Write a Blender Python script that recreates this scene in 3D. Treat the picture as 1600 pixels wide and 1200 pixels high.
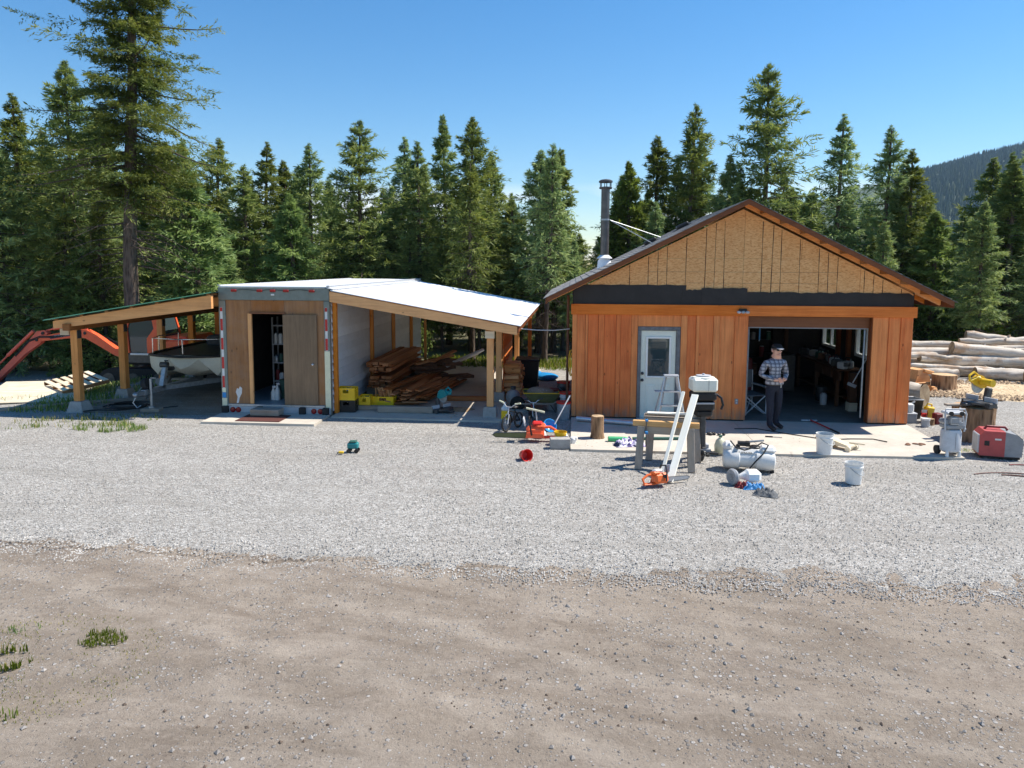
import bpy, bmesh, math, random
import numpy as np
from mathutils import Vector, Matrix, Euler
random.seed(7); RNG = np.random.default_rng(7)
R = math.radians
SC = bpy.context.scene
COL = SC.collection
for o in list(bpy.data.objects): bpy.data.objects.remove(o)

# ------------------------------------------------------------------ camera
cam = bpy.data.cameras.new('camera'); camo = bpy.data.objects.new('camera', cam); COL.objects.link(camo)
cam.sensor_width = 36; cam.lens = 36*1110/1600; cam.shift_y = -70/1600
cam.clip_start = .1; cam.clip_end = 9000
camo.matrix_world = Matrix.Translation((0, 0, 3.42)) @ Matrix.Rotation(R(4.8663), 4, 'Z') @ Matrix.Rotation(R(90-5.8639), 4, 'X') @ Matrix.Rotation(R(.3), 4, 'Z')
SC.camera = camo
SC.render.resolution_x = 1024; SC.render.resolution_y = 768

# ------------------------------------------------------------------ sky, sun, exposure
SUNV = Vector((.66, .21, 1.0)).normalized()          # towards the sun: right and a little behind the buildings
elev = math.asin(SUNV.z); azim = math.atan2(SUNV.x, SUNV.y)
W = bpy.data.worlds.new('World'); SC.world = W; W.use_nodes = True
wn, wl = W.node_tree.nodes, W.node_tree.links
wn.clear()
sky = wn.new('ShaderNodeTexSky'); sky.sky_type = 'NISHITA'; sky.sun_disc = False
sky.sun_elevation = elev; sky.sun_rotation = azim; sky.altitude = 900; sky.air_density = 1.3; sky.dust_density = 0.; sky.ozone_density = 4.
bgn = wn.new('ShaderNodeBackground'); bgn.inputs[1].default_value = .086
wo = wn.new('ShaderNodeOutputWorld')
tc = wn.new('ShaderNodeTexCoord')
sep = wn.new('ShaderNodeSeparateXYZ'); wl.new(tc.outputs['Generated'], sep.inputs[0])
mp = wn.new('ShaderNodeMapping'); mp.inputs['Scale'].default_value = (1, 1, 3.2); wl.new(tc.outputs['Generated'], mp.inputs[0])
cn = wn.new('ShaderNodeTexNoise'); cn.inputs['Scale'].default_value = 5.5; cn.inputs['Detail'].default_value = 7; wl.new(mp.outputs[0], cn.inputs[0])
cr = wn.new('ShaderNodeMapRange'); cr.inputs[1].default_value = .42; cr.inputs[2].default_value = .54; wl.new(cn.outputs[0], cr.inputs[0])
ce = wn.new('ShaderNodeMapRange'); ce.inputs[1].default_value = .115; ce.inputs[2].default_value = .075; wl.new(sep.outputs[2], ce.inputs[0])
cm = wn.new('ShaderNodeMath'); cm.operation = 'MULTIPLY'; wl.new(cr.outputs[0], cm.inputs[0]); wl.new(ce.outputs[0], cm.inputs[1])
cx = wn.new('ShaderNodeMix'); cx.data_type = 'RGBA'; cx.inputs[7].default_value = (8.2, 8.5, 8.9, 1)
wl.new(cm.outputs[0], cx.inputs[0]); hs_ = wn.new('ShaderNodeHueSaturation'); hs_.inputs['Saturation'].default_value = 1.31; wl.new(sky.outputs[0], hs_.inputs['Color']); wl.new(hs_.outputs[0], cx.inputs[6])
wl.new(cx.outputs[2], bgn.inputs[0]); wl.new(bgn.outputs[0], wo.inputs[0])
sun = bpy.data.lights.new('sun', 'SUN'); sun.energy = 4.2; sun.angle = R(.53); sun.color = (1, .945, .865)
suno = bpy.data.objects.new('sun', sun); COL.objects.link(suno); suno.location = (10, 10, 40)
suno.rotation_euler = SUNV.to_track_quat('Z', 'Y').to_euler()
SC.view_settings.view_transform = 'Standard'; SC.view_settings.look = 'None'
SC.view_settings.exposure = .84; SC.view_settings.gamma = 1

# ------------------------------------------------------------------ materials
MATS = {}
class NT:
    def __init__(s, name):
        s.m = bpy.data.materials.new(name); s.m.use_nodes = True
        s.t = s.m.node_tree; s.n = s.t.nodes; s.n.clear()
        s.out = s.n.new('ShaderNodeOutputMaterial'); s.b = s.n.new('ShaderNodeBsdfPrincipled')
        s.t.links.new(s.b.outputs[0], s.out.inputs[0]); MATS[name] = s.m
    def N(s, typ, **k):
        n = s.n.new('ShaderNode'+typ)
        for a, v in k.items(): setattr(n, a, v)
        return n
    def L(s, a, b): s.t.links.new(a, b)
    def co(s, scale=(1, 1, 1), rot=(0, 0, 0), src='Object', rnd=True):
        t = s.N('TexCoord'); m = s.N('Mapping'); m.inputs['Scale'].default_value = scale; m.inputs['Rotation'].default_value = rot
        s.L(t.outputs[src], m.inputs[0])
        if rnd:
            oi = s.N('ObjectInfo'); mu = s.N('Math', operation='MULTIPLY'); mu.inputs[1].default_value = 37.
            s.L(oi.outputs['Random'], mu.inputs[0]); s.L(mu.outputs[0], m.inputs['Location'])
        return m.outputs[0]
    def noise(s, co, scale, detail=5, rough=.6, dist=0):
        n = s.N('TexNoise'); n.inputs['Scale'].default_value = scale; n.inputs['Detail'].default_value = detail
        n.inputs['Roughness'].default_value = rough; n.inputs['Distortion'].default_value = dist; s.L(co, n.inputs[0]); return n.outputs[0]
    def voro(s, co, scale, out='Distance', feat='F1', rnd=1):
        n = s.N('TexVoronoi', feature=feat); n.inputs['Scale'].default_value = scale; n.inputs['Randomness'].default_value = rnd; s.L(co, n.inputs[0]); return n.outputs[out]
    def mr(s, v, a, b, c=0., d=1.):
        n = s.N('MapRange'); s.L(v, n.inputs[0])
        for i, x in enumerate((a, b, c, d)): n.inputs[i+1].default_value = x
        return n.outputs[0]
    def math(s, op, a, b=None):
        n = s.N('Math', operation=op)
        for i, v in enumerate((a, b)):
            if v is None: continue
            if isinstance(v, (int, float)): n.inputs[i].default_value = v
            else: s.L(v, n.inputs[i])
        return n.outputs[0]
    def mix(s, f, a, b, mode='MIX'):
        n = s.N('Mix', data_type='RGBA', blend_type=mode)
        for i, v in ((0, f), (6, a), (7, b)):
            if isinstance(v, (int, float)): n.inputs[i].default_value = v
            elif isinstance(v, tuple): n.inputs[i].default_value = (*v[:3], 1)
            else: s.L(v, n.inputs[i])
        return n.outputs[2]
    def ramp(s, v, stops):
        n = s.N('ValToRGB'); s.L(v, n.inputs[0]); e = n.color_ramp.elements
        while len(e) < len(stops): e.new(.5)
        for i, (p, c) in enumerate(stops): e[i].position = p; e[i].color = (*c, 1)
        return n.outputs[0]
    def hsv(s, col, val=None, hue=None, sat=None):
        n = s.N('HueSaturation'); s.L(col, n.inputs['Color'])
        for k, v in (('Value', val), ('Hue', hue), ('Saturation', sat)):
            if v is None: continue
            if isinstance(v, (int, float)): n.inputs[k].default_value = v
            else: s.L(v, n.inputs[k])
        return n.outputs[0]
    def rndval(s, a, b):
        o = s.N('ObjectInfo'); return s.mr(o.outputs['Random'], 0, 1, a, b)
    def col(s, v):
        if isinstance(v, tuple): s.b.inputs['Base Color'].default_value = (*v, 1)
        else: s.L(v, s.b.inputs['Base Color'])
    def rough(s, v):
        if isinstance(v, (int, float)): s.b.inputs['Roughness'].default_value = v
        else: s.L(v, s.b.inputs['Roughness'])
    def bump(s, v, st=.3, dist=.01):
        n = s.N('Bump'); n.inputs['Strength'].default_value = st; n.inputs['Distance'].default_value = dist
        s.L(v, n.inputs['Height']); s.L(n.outputs[0], s.b.inputs['Normal'])

def sc(c, k): return tuple(min(1, x*k) for x in c)
def mk(name, col, rough=.55, metal=0., var=.18, vs=7, bump=.12, bs=90, rnd=.12, spec=.4, dirt=.25):
    m = NT(name); co = m.co()
    a = m.noise(co, vs, 6, .65); b = m.noise(co, vs*5.3, 4, .7)
    c = m.mix(m.mr(a, .3, .7), sc(col, 1-var), sc(col, 1+var))
    if dirt: c = m.mix(m.mr(b, .52, .78, 0, dirt), c, (.16, .14, .115))
    if rnd: c = m.hsv(c, val=m.rndval(1-rnd, 1+rnd))
    m.col(c); m.rough(m.mr(b, .3, .7, max(.05, rough-.12), min(1, rough+.15)))
    m.b.inputs['Metallic'].default_value = metal; m.b.inputs['Specular IOR Level'].default_value = spec
    if bump: m.bump(m.noise(co, bs, 4), bump, .004)
    return m.m
def wood(name, ca, cb, axis=0, rough=.6, rnd=.25, st=22, knots=True, weather=0., satr=.1, splash=False):
    m = NT(name); s = [st, st, st]; s[axis] = st*.045
    co = m.co(tuple(s)); co1 = m.co()
    g = m.noise(co, 1.0, 7, .65, .6); g2 = m.noise(co, 4.2, 5, .6, .2); big = m.noise(co1, 1.7, 4)
    v = m.math('ADD', m.math('MULTIPLY', g, .65), m.math('MULTIPLY', g2, .35))
    c = m.mix(m.mr(v, .36, .62), ca, cb)
    c = m.mix(m.mr(big, .35, .68, 0, .45), c, sc(cb, 1.18))
    if knots:
        s2 = [3.2, 3.2, 3.2]; s2[axis] = 1.5
        k = m.voro(m.co(tuple(s2)), 1.6); c = m.mix(m.mr(k, .05, .10, .8, 0), c, sc(ca, .42))
    if weather: c = m.mix(m.mr(m.noise(co1, 3.1, 6, .7), .4, .62, 0, weather), c, (.30, .28, .25))
    if splash:
        sp = m.N('SeparateXYZ'); m.L(co1, sp.inputs[0]); tcz = m.N('TexCoord'); sz = m.N('SeparateXYZ'); m.L(tcz.outputs['Object'], sz.inputs[0]); sn = m.noise(m.co((9, 9, 3)), 1.2, 6, .7)
        c = m.mix(m.math('MULTIPLY', m.mr(sz.outputs[2], .42, .09), m.mr(sn, .38, .66)), c, (.30, .22, .16))
        c = m.mix(m.mr(m.noise(m.co((14, 14, .5)), 1.0, 6, .7), .58, .72, 0, .5), c, (.26, .07, .02))
    c = m.hsv(c, val=m.rndval(1-rnd, 1+rnd*.8), sat=m.rndval(1+satr, 1-satr), hue=m.rndval(.492, .506))
    m.col(c); m.rough(m.mr(g2, .3, .7, rough-.1, rough+.15)); m.bump(v, .35, .004); m.b.inputs['Specular IOR Level'].default_value = .3
    return m.m

wood('cedar', (.56, .138, .034), (.84, .275, .08), 2, .55, .045, st=16, splash=True, satr=.03)
wood('cedar_x', (.60, .165, .04), (.84, .30, .088), 0, .55, .08, st=16)
wood('rake_board', (.14, .048, .018), (.22, .08, .03), 0, .5, .06, knots=False)
wood('dark_wood', (.055, .026, .012), (.11, .052, .025), 2, .7, .1)
wood('post_wood', (.54, .20, .045), (.78, .34, .095), 2, .55, .1)
wood('beam_wood', (.56, .205, .048), (.80, .345, .098), 0, .55, .1)
wood('beam_y', (.22, .10, .036), (.36, .165, .06), 1, .6, .12)
wood('fir_wood', (.58, .235, .075), (.80, .40, .15), 0, .55, .1)
wood('fir_post', (.56, .225, .07), (.78, .385, .14), 2, .55, .1)
wood('lumber', (.30, .095, .03), (.50, .205, .075), 0, .6, .35)
wood('grey_wood', (.24, .185, .135), (.40, .32, .24), 0, .8, .2, weather=.5)
wood('grey_post', (.24, .18, .13), (.42, .33, .25), 2, .85, .2, weather=.5)
wood('pale_wood', (.58, .47, .31), (.78, .68, .50), 0, .6, .12)
wood('white_plank', (.84, .76, .60), (.92, .87, .75), 0, .55, .05, knots=False)
wood('plank_new', (.52, .27, .09), (.68, .40, .16), 0, .55, .08, knots=False)
wood('door_brown', (.13, .078, .042), (.235, .145, .08), 2, .45, .05, knots=False)
wood('panel_ply', (.20, .085, .03), (.40, .185, .066), 2, .65, .05, st=9, weather=.15)
wood('log_cut', (.42, .25, .12), (.66, .45, .25), 2, .8, .15, knots=False)
wood('firewood', (.50, .215, .07), (.74, .40, .17), 0, .75, .3)

def bark(name, ca, cb, sx=(9, 9, 1.6), bst=.9):
    m = NT(name); co = m.co(sx); v = m.voro(co, 2.2); n = m.noise(m.co((1, 1, .5)), 9, 7, .7)
    h = m.math('ADD', m.math('MULTIPLY', v, .7), m.math('MULTIPLY', n, .5))
    c = m.mix(m.mr(h, .25, .75), ca, cb); c = m.hsv(c, val=m.rndval(.75, 1.3))
    m.col(c); m.rough(.9); m.bump(h, bst, .03); m.b.inputs['Specular IOR Level'].default_value = .15
bark('bark', (.045, .034, .027), (.15, .115, .09))
bark('stump_bark', (.10, .055, .03), (.42, .26, .15), (7, 7, 1.3), 1.)
def logmat():
    m = NT('dry_log'); co = m.co((1.2, 9, 9)); co1 = m.co()
    g = m.noise(co, 1.4, 7, .7, .4); p = m.noise(co1, 2.3, 5, .6); b = m.noise(co1, 1.1, 4, .6)
    c = m.mix(m.mr(g, .33, .62), (.40, .325, .25), (.72, .64, .53))
    c = m.mix(m.mr(p, .50, .62, 0, .85), c, (.46, .30, .18))
    c = m.mix(m.mr(b, .60, .72, 0, .8), c, (.16, .12, .09))
    k = m.voro(m.co((2.2, 4, 4)), 1.3); c = m.mix(m.mr(k, .05, .09, .85, 0), c, (.10, .075, .06))
    c = m.hsv(c, val=m.rndval(.8, 1.15)); m.col(c); m.rough(.75); m.bump(g, .5, .02)
logmat()
def endgrain():
    m = NT('end_grain'); co = m.co((1, 1, 1), rnd=False)
    l = m.N('VectorMath', operation='LENGTH'); m.L(co, l.inputs[0])
    w = m.math('SINE', m.math('MULTIPLY', m.math('ADD', l.outputs['Value'], m.math('MULTIPLY', m.noise(co, 5, 3), .05)), 320.))
    n = m.noise(co, 6, 5); c = m.mix(m.mr(n, .35, .68), (.30, .19, .10), (.58, .43, .26)); c = m.mix(m.mr(w, -1, 1, 0, .3), c, (.22, .13, .07))
    m.col(m.hsv(c, val=m.rndval(.7, 1.15))); m.rough(.85); m.bump(n, .3, .01)
endgrain()
def osb():
    m = NT('osb'); co = m.co((1, 1, 1), rnd=False)
    v1 = m.N('TexVoronoi'); v1.inputs['Scale'].default_value = 21; mp1 = m.co((1, 1, 2.6), (0, .5, 0), rnd=False); m.L(mp1, v1.inputs[0])
    v2 = m.N('TexVoronoi'); v2.inputs['Scale'].default_value = 24; mp2 = m.co((1, 1, 3), (0, -.7, 0), rnd=False); m.L(mp2, v2.inputs[0])
    n = m.noise(co, 28, 4, .7); big = m.noise(co, 1.3, 5, .6)
    s1 = m.N('SeparateColor'); m.L(v1.outputs['Color'], s1.inputs[0]); s2 = m.N('SeparateColor'); m.L(v2.outputs['Color'], s2.inputs[0])
    v = m.math('ADD', m.math('MULTIPLY', s1.outputs[0], .5), m.math('MULTIPLY', s2.outputs[1], .5))
    c = m.ramp(v, [(.1, (.58, .26, .085)), (.45, (.77, .405, .155)), (.9, (.86, .52, .235))])
    c = m.mix(m.mr(big, .42, .66, 0, .35), c, (.72, .36, .13)); c = m.mix(m.mr(n, .62, .75, 0, .5), c, (.17, .085, .035))
    m.col(m.hsv(c, val=m.rndval(.93, 1.05))); m.rough(.7); m.bump(v, .25, .003)
osb()
def plyw():
    m = NT('ply_weathered'); co = m.co((1, 1, 1)); g = m.noise(m.co((1.2, 12, 12)), 1.2, 6, .7, .4); p = m.noise(co, 2.1, 6, .7)
    c = m.mix(m.mr(g, .35, .65), (.55, .45, .31), (.76, .68, .52)); c = m.mix(m.mr(p, .52, .68, 0, .65), c, (.40, .34, .27))
    m.col(c); m.rough(.7); m.bump(g, .2, .003)
plyw()
def shingle():
    m = NT('shingle'); co = m.co((1, 1, 1), rnd=False); v = m.N('TexVoronoi'); v.inputs['Scale'].default_value = 6; m.L(m.co((1, .7, 1), rnd=False), v.inputs[0])
    n = m.noise(co, 170, 3, .8); s = m.N('SeparateColor'); m.L(v.outputs['Color'], s.inputs[0])
    c = m.mix(s.outputs[0], (.13, .125, .12), (.30, .29, .275)); c = m.mix(m.mr(n, .4, .65), c, (.22, .21, .20)); m.col(c); m.rough(.9); m.bump(n, .5, .004)
shingle()
def concrete():
    m = NT('concrete'); co = m.co((1, 1, 1), rnd=False); a = m.noise(co, 1.1, 7, .65); b = m.noise(co, 14, 6, .7); s = m.noise(co, 2.7, 5, .6, .8)
    c = m.mix(m.mr(a, .3, .7), (.44, .39, .32), (.63, .57, .475)); c = m.mix(m.mr(b, .45, .7, 0, .35), c, (.38, .33, .27))
    c = m.mix(m.mr(s, .64, .74, 0, .6), c, (.20, .165, .13)); m.col(c); m.rough(.8); m.bump(b, .25, .004)
concrete()
mk('floor_shaded', (.17, .155, .135), .75, 0, .35, 1.6, .2, 30, dirt=.5)  # same slab as the apron, darkened: indoor shade put into the floor colour
mk('concrete_block', (.36, .345, .315), .9, 0, .2, 9, .5, 60)
def gravel():
    m = NT('gravel'); co = m.co((1, 1, 1), rnd=False)
    v = m.N('TexVoronoi'); v.inputs['Scale'].default_value = 62; m.L(co, v.inputs[0])
    v2 = m.N('TexVoronoi'); v2.inputs['Scale'].default_value = 31; m.L(co, v2.inputs[0])
    s = m.N('SeparateColor'); m.L(v.outputs['Color'], s.inputs[0]); s2 = m.N('SeparateColor'); m.L(v2.outputs['Color'], s2.inputs[0])
    big = m.noise(co, .5, 7, .68, .4); mid = m.noise(co, 2.2, 7, .74); trk = m.noise(m.co((.28, 2.3, 1), (0, 0, -.10), rnd=False), 1., 6, .62, .3); fine = m.noise(co, 11, 5, .75)
    val = m.math('ADD', m.math('MULTIPLY', s.outputs[0], .6), m.math('MULTIPLY', s2.outputs[0], .4))
    c = m.ramp(val, [(.10, (.17, .16, .142)), (.4, (.335, .318, .288)), (.65, (.44, .42, .382)), (.92, (.64, .612, .562))])
    c = m.mix(m.mr(v.outputs['Distance'], .45, .8, 0, .55), c, (.13, .12, .105))
    c = m.mix(m.mr(s.outputs[2], .80, .9, 0, .5), c, (.36, .30, .245))
    c = m.mix(m.mr(big, .52, .72, 0, .45), c, (.31, .275, .235)); c = m.mix(m.mr(mid, .54, .72, 0, .42), c, (.245, .228, .20)); c = m.mix(m.mr(trk, .50, .64, 0, .5), c, (.27, .25, .218)); c = m.mix(m.mr(fine, .60, .74, 0, .45), c, (.16, .148, .13))
    m.col(c); m.rough(.92); m.b.inputs['Specular IOR Level'].default_value = .2
    h = m.math('SUBTRACT', m.math('MULTIPLY', s2.outputs[1], .5), m.math('ADD', v.outputs['Distance'], m.math('MULTIPLY', v2.outputs['Distance'], .7)))
    m.bump(h, .75, .012)
gravel()
def dirt():
    m = NT('dirt'); co = m.co((1, 1, 1), rnd=False)
    big = m.noise(co, .4, 8, .7, .6); mid = m.noise(co, 2.1, 8, .78, .3); fine = m.noise(co, 19, 8, .82); grit = m.noise(co, 70, 4, .8)
    tr = m.noise(m.co((.7, 2.6, 1), (0, 0, -.42), rnd=False), 1.0, 8, .74, .5); tr2 = m.noise(m.co((1.2, 7.5, 1), (0, 0, -.30), rnd=False), 1.1, 6, .7, .3)
    c = m.mix(m.mr(big, .36, .64), (.235, .190, .145), (.35, .288, .224)); c = m.mix(m.mr(tr, .45, .66, 0, .6), c, (.44, .37, .30)); c = m.mix(m.mr(tr2, .54, .66, 0, .35), c, (.245, .196, .153))
    c = m.mix(m.mr(mid, .50, .70, 0, .6), c, (.215, .167, .128)); c = m.mix(m.mr(fine, .53, .72, 0, .6), c, (.14, .11, .085)); c = m.mix(m.mr(fine, .47, .32, 0, .55), c, (.46, .395, .325)); c = m.mix(m.mr(grit, .56, .72, 0, .55), c, (.13, .105, .084))
    ty = m.N('SeparateXYZ'); m.L(co, ty.inputs[0]); wob = m.math('MULTIPLY', m.noise(co, .35, 4, .6), .9)
    u = m.math('ADD', m.math('ADD', ty.outputs[1], m.math('MULTIPLY', ty.outputs[0], .36)), wob); brk = m.mr(m.noise(co, 1.6, 7, .75), .38, .62)
    for k_, (c0, w0, cl, am) in enumerate(((5.35, .17, (.45, .38, .305), .6), (6.35, .16, (.45, .38, .305), .55), (7.35, .18, (.42, .355, .285), .55), (8.3, .15, (.45, .38, .305), .5), (5.85, .10, (.185, .143, .106), .55), (7.0, .09, (.185, .143, .106), .5), (4.6, .2, (.43, .365, .295), .5))):
        d_ = m.math('ABSOLUTE', m.math('SUBTRACT', u, c0)); c = m.mix(m.math('MULTIPLY', m.mr(d_, w0, w0*.35, 0, am), brk), c, cl)
    sts = []; patch = m.noise(co, .9, 6, .72)
    for sc_, lo, hi in ((46, .94, .55), (24, .97, .72)):
        v = m.N('TexVoronoi'); v.inputs['Scale'].default_value = sc_; m.L(co, v.inputs[0]); s = m.N('SeparateColor'); m.L(v.outputs['Color'], s.inputs[0])
        st = m.math('MULTIPLY', m.math('GREATER_THAN', s.outputs[0], m.mr(patch, .44, .64, lo, hi)), m.mr(v.outputs['Distance'], .34, .44, 1, 0)); c = m.mix(st, c, m.mix(s.outputs[1], (.17, .152, .135), (.54, .50, .455))); sts.append(st)
    m.col(c); m.rough(.95); m.b.inputs['Specular IOR Level'].default_value = .15
    h = m.math('ADD', m.math('ADD', m.math('MULTIPLY', fine, 1.1), m.math('MULTIPLY', mid, .9)), m.math('ADD', m.math('MULTIPLY', sts[0], .5), m.math('ADD', m.math('MULTIPLY', sts[1], .8), m.math('MULTIPLY', grit, .35)))); m.bump(h, .9, .026)
dirt()
def floor_forest():
    m = NT('forest_floor'); co = m.co((1, 1, 1), rnd=False); a = m.noise(co, .35, 7, .7); b = m.noise(co, 9, 6, .75)
    c = m.mix(m.mr(a, .4, .62), (.11, .085, .055), (.085, .115, .035)); c = m.mix(m.mr(b, .42, .7, 0, .7), c, (.16, .125, .08)); m.col(c); m.rough(.95); m.bump(b, .8, .04)
floor_forest()
def sawd():
    m = NT('sawdust'); co = m.co((1, 1, 1), rnd=False); a = m.noise(co, 4, 6, .7); v = m.voro(co, 18, 'Color'); s = m.N('SeparateColor'); m.L(v, s.inputs[0])
    c = m.mix(m.mr(a, .35, .65), (.50, .36, .20), (.66, .53, .34)); c = m.mix(m.mr(s.outputs[0], .55, 1, 0, .7), c, (.33, .20, .11)); m.col(c); m.rough(.95); m.bump(s.outputs[1], .7, .03)
sawd()
mk('chips', (.44, .31, .19), .9, 0, .4, 9, .2, 60)
mk('pebble', (.44, .415, .375), .9, 0, .5, 2.6, .3, 80, rnd=0)
mk('soil_clod', (.13, .095, .07), .95, 0, .4, 6, .3, 60, rnd=0)
mk('pebble_dirt', (.30, .275, .25), .9, 0, .55, 2.6, .3, 80, rnd=0)

def foliage(name, ca, cb, tip, trans=.19):
    m = NT(name); at = m.N('Attribute'); at.attribute_name = 'tint'; sp = m.N('SeparateColor'); m.L(at.outputs['Color'], sp.inputs[0])
    c = m.mix(sp.outputs[0], ca, cb); c = m.mix(m.math('MULTIPLY', sp.outputs[1], .8), c, tip)
    c = m.hsv(c, val=m.rndval(.72, 1.42), hue=m.rndval(.474, .510), sat=m.rndval(1.1, .82)); m.col(c); m.rough(.62); m.b.inputs['Specular IOR Level'].default_value = .25
    tl = m.N('BsdfTranslucent'); m.L(m.hsv(c, val=1.5, sat=1.1), tl.inputs[0]); mx = m.N('MixShader'); mx.inputs[0].default_value = trans*1.6
    m.L(m.b.outputs[0], mx.inputs[1]); m.L(tl.outputs[0], mx.inputs[2]); m.L(mx.outputs[0], m.out.inputs[0])
foliage('fir_needles', (.098, .165, .056), (.245, .30, .08), (.50, .51, .16))
foliage('fir_needles_light', (.095, .16, .038), (.21, .27, .058), (.36, .40, .10), .2)
foliage('young_needles', (.11, .19, .035), (.19, .30, .05), (.27, .38, .08), .25)
foliage('twigs_dead', (.10, .075, .055), (.20, .15, .11), (.26, .20, .14), 0)
foliage('grass', (.085, .14, .025), (.17, .235, .045), (.58, .48, .22), .3)
foliage('bush_leaf', (.045, .085, .02), (.12, .18, .04), (.22, .27, .07), .3)
foliage('far_forest', (.026, .048, .026), (.05, .078, .034), (.075, .10, .042), 0)
mk('hill_soil', (.075, .10, .05), .95, 0, .35, .02, 0, 1, rnd=0, dirt=0)

mk('tar_paper', (.022, .019, .019), .55, 0, .3, 3, .4, 30, dirt=.1)
mk('white_metal', (.80, .81, .82), .38, 0, .04, 3, .05, 30, spec=.5, dirt=.06)
mk('white_siding', (.74, .76, .79), .5, 0, .06, 3, .08, 40, dirt=.12)
mk('green_metal', (.05, .16, .09), .4, 0, .15, 4, .1, 40)
mk('trailer_grey', (.20, .225, .20), .45, .25, .15, 5, .12, 50)
mk('aluminium', (.62, .63, .64), .38, .75, .1, 8, .1, 90, dirt=.15)
mk('galvanised', (.42, .44, .45), .45, .7, .2, 14, .1, 70)
mk('steel_dark', (.09, .09, .09), .5, .6, .25, 12, .2, 70)
mk('steel_pipe', (.13, .12, .115), .42, .7, .25, 6, .15, 60, dirt=.35)
mk('chrome', (.7, .7, .7), .2, 1., .06, 8, 0, 90, dirt=0)
mk('black_plastic', (.014, .014, .015), .42, 0, .25, 10, .1, 90)
mk('rubber', (.02, .02, .02), .8, 0, .3, 10, .3, 90)
mk('dark_cavity', (.018, .015, .013), .9, 0, .3, 4, .2, 30)
mk('dark_wall', (.028, .022, .018), .9, 0, .3, 3, .2, 30)  # very dark on purpose: deepens the garage's interior shade through colour
mk('yellow_plastic', (.95, .56, .012), .42, 0, .08, 6, .05, 60, dirt=.18)
mk('yellow_tool', (.80, .50, .02), .38, 0, .08, 12, .05, 60, dirt=.2)
mk('red_plastic', (.62, .025, .02), .38, 0, .12, 8, .05, 60, dirt=.15)
mk('red_dark', (.20, .02, .02), .5, 0, .2, 8, .1, 60)
mk('red_lens', (.30, .012, .012), .18, 0, .15, 18, .05, 60, dirt=.12)
mk('red_tape', (.55, .03, .025), .4, 0, .1, 12, .02, 60)
mk('white_tape', (.74, .73, .70), .4, 0, .08, 12, .02, 60)
mk('orange_paint', (.90, .13, .045), .35, 0, .1, 5, .05, 40, dirt=.22)
mk('orange_tool', (.80, .15, .03), .4, 0, .1, 12, .05, 60, dirt=.2)
mk('dusty_red', (.42, .07, .065), .5, 0, .15, 6, .05, 40, dirt=.3)
mk('salmon_paint', (.88, .15, .085), .45, 0, .12, 5, .05, 40, dirt=.25)
mk('white_plastic', (.78, .77, .73), .4, 0, .05, 5, .06, 40, dirt=.16)
mk('milky_plastic', (.76, .75, .64), .38, 0, .06, 4, .06, 40, dirt=.14)
mk('grey_plastic', (.30, .305, .31), .45, 0, .12, 8, .1, 60)
mk('light_grey', (.52, .53, .54), .45, 0, .1, 8, .1, 60)
mk('blue_plastic', (.02, .27, .62), .3, 0, .12, 5, .05, 40, dirt=.12)
mk('blue_tarp', (.03, .20, .45), .5, 0, .2, 14, .3, 25)
mk('navy_cloth', (.02, .03, .075), .9, 0, .3, 20, .3, 90)
mk('teal_plastic', (.015, .24, .25), .35, 0, .15, 9, .05, 60)
mk('green_plastic', (.05, .42, .17), .4, 0, .15, 9, .05, 60)
mk('dark_green', (.03, .10, .075), .5, 0, .2, 9, .1, 60)
mk('olive_paint', (.12, .12, .045), .6, 0, .3, 7, .2, 50, dirt=.5)
mk('purple_cloth', (.32, .27, .52), .9, 0, .5, 16, .4, 60)
def prt():
    m = NT('print_cloth'); co = m.co(); v = m.N('TexVoronoi'); v.inputs['Scale'].default_value = 17; m.L(co, v.inputs[0]); s = m.N('SeparateColor'); m.L(v.outputs['Color'], s.inputs[0])
    c = m.ramp(s.outputs[0], [(.2, (.03, .03, .12)), (.35, (.36, .28, .55)), (.6, (.72, .66, .78)), (.9, (.80, .78, .82))]); m.col(c); m.rough(.9); m.bump(m.noise(co, 22, 4), .5, .02)
prt()
mk('brown_mat', (.11, .035, .026), .95, 0, .3, 30, .6, 200)
mk('hull_cream', (.76, .70, .56), .3, 0, .07, 2, .03, 20, dirt=.2)
mk('hull_dark', (.10, .10, .09), .5, 0, .2, 3, .1, 20)
mk('door_green', (.74, .76, .66), .45, 0, .04, 3, .05, 40, dirt=.06)
mk('flash_tape', (.16, .16, .165), .6, .1, .35, 7, .4, 30)
mk('rust', (.17, .085, .05), .85, .2, .4, 12, .4, 60)
mk('black_hose', (.02, .02, .02), .5, 0, .2, 12, .1, 90)
mk('brown_cord', (.13, .05, .035), .6, 0, .2, 12, .1, 90)
mk('cream_plastic', (.74, .72, .50), .4, 0, .06, 8, .05, 60)
mk('skin', (.66, .37, .27), .55, 0, .1, 14, .1, 200, rnd=0, dirt=0)
mk('trousers', (.012, .016, .03), .9, 0, .3, 18, .4, 120, rnd=0, dirt=.1)
mk('boots', (.028, .022, .02), .7, 0, .3, 18, .3, 90, rnd=0)
mk('cap_cloth', (.012, .012, .013), .9, 0, .2, 18, .3, 90, rnd=0, dirt=0)
mk('grey_hair', (.36, .355, .35), .8, 0, .2, 30, .3, 200, rnd=0, dirt=0)
mk('camp_cloth', (.10, .105, .11), .9, 0, .2, 12, .2, 90)
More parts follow.
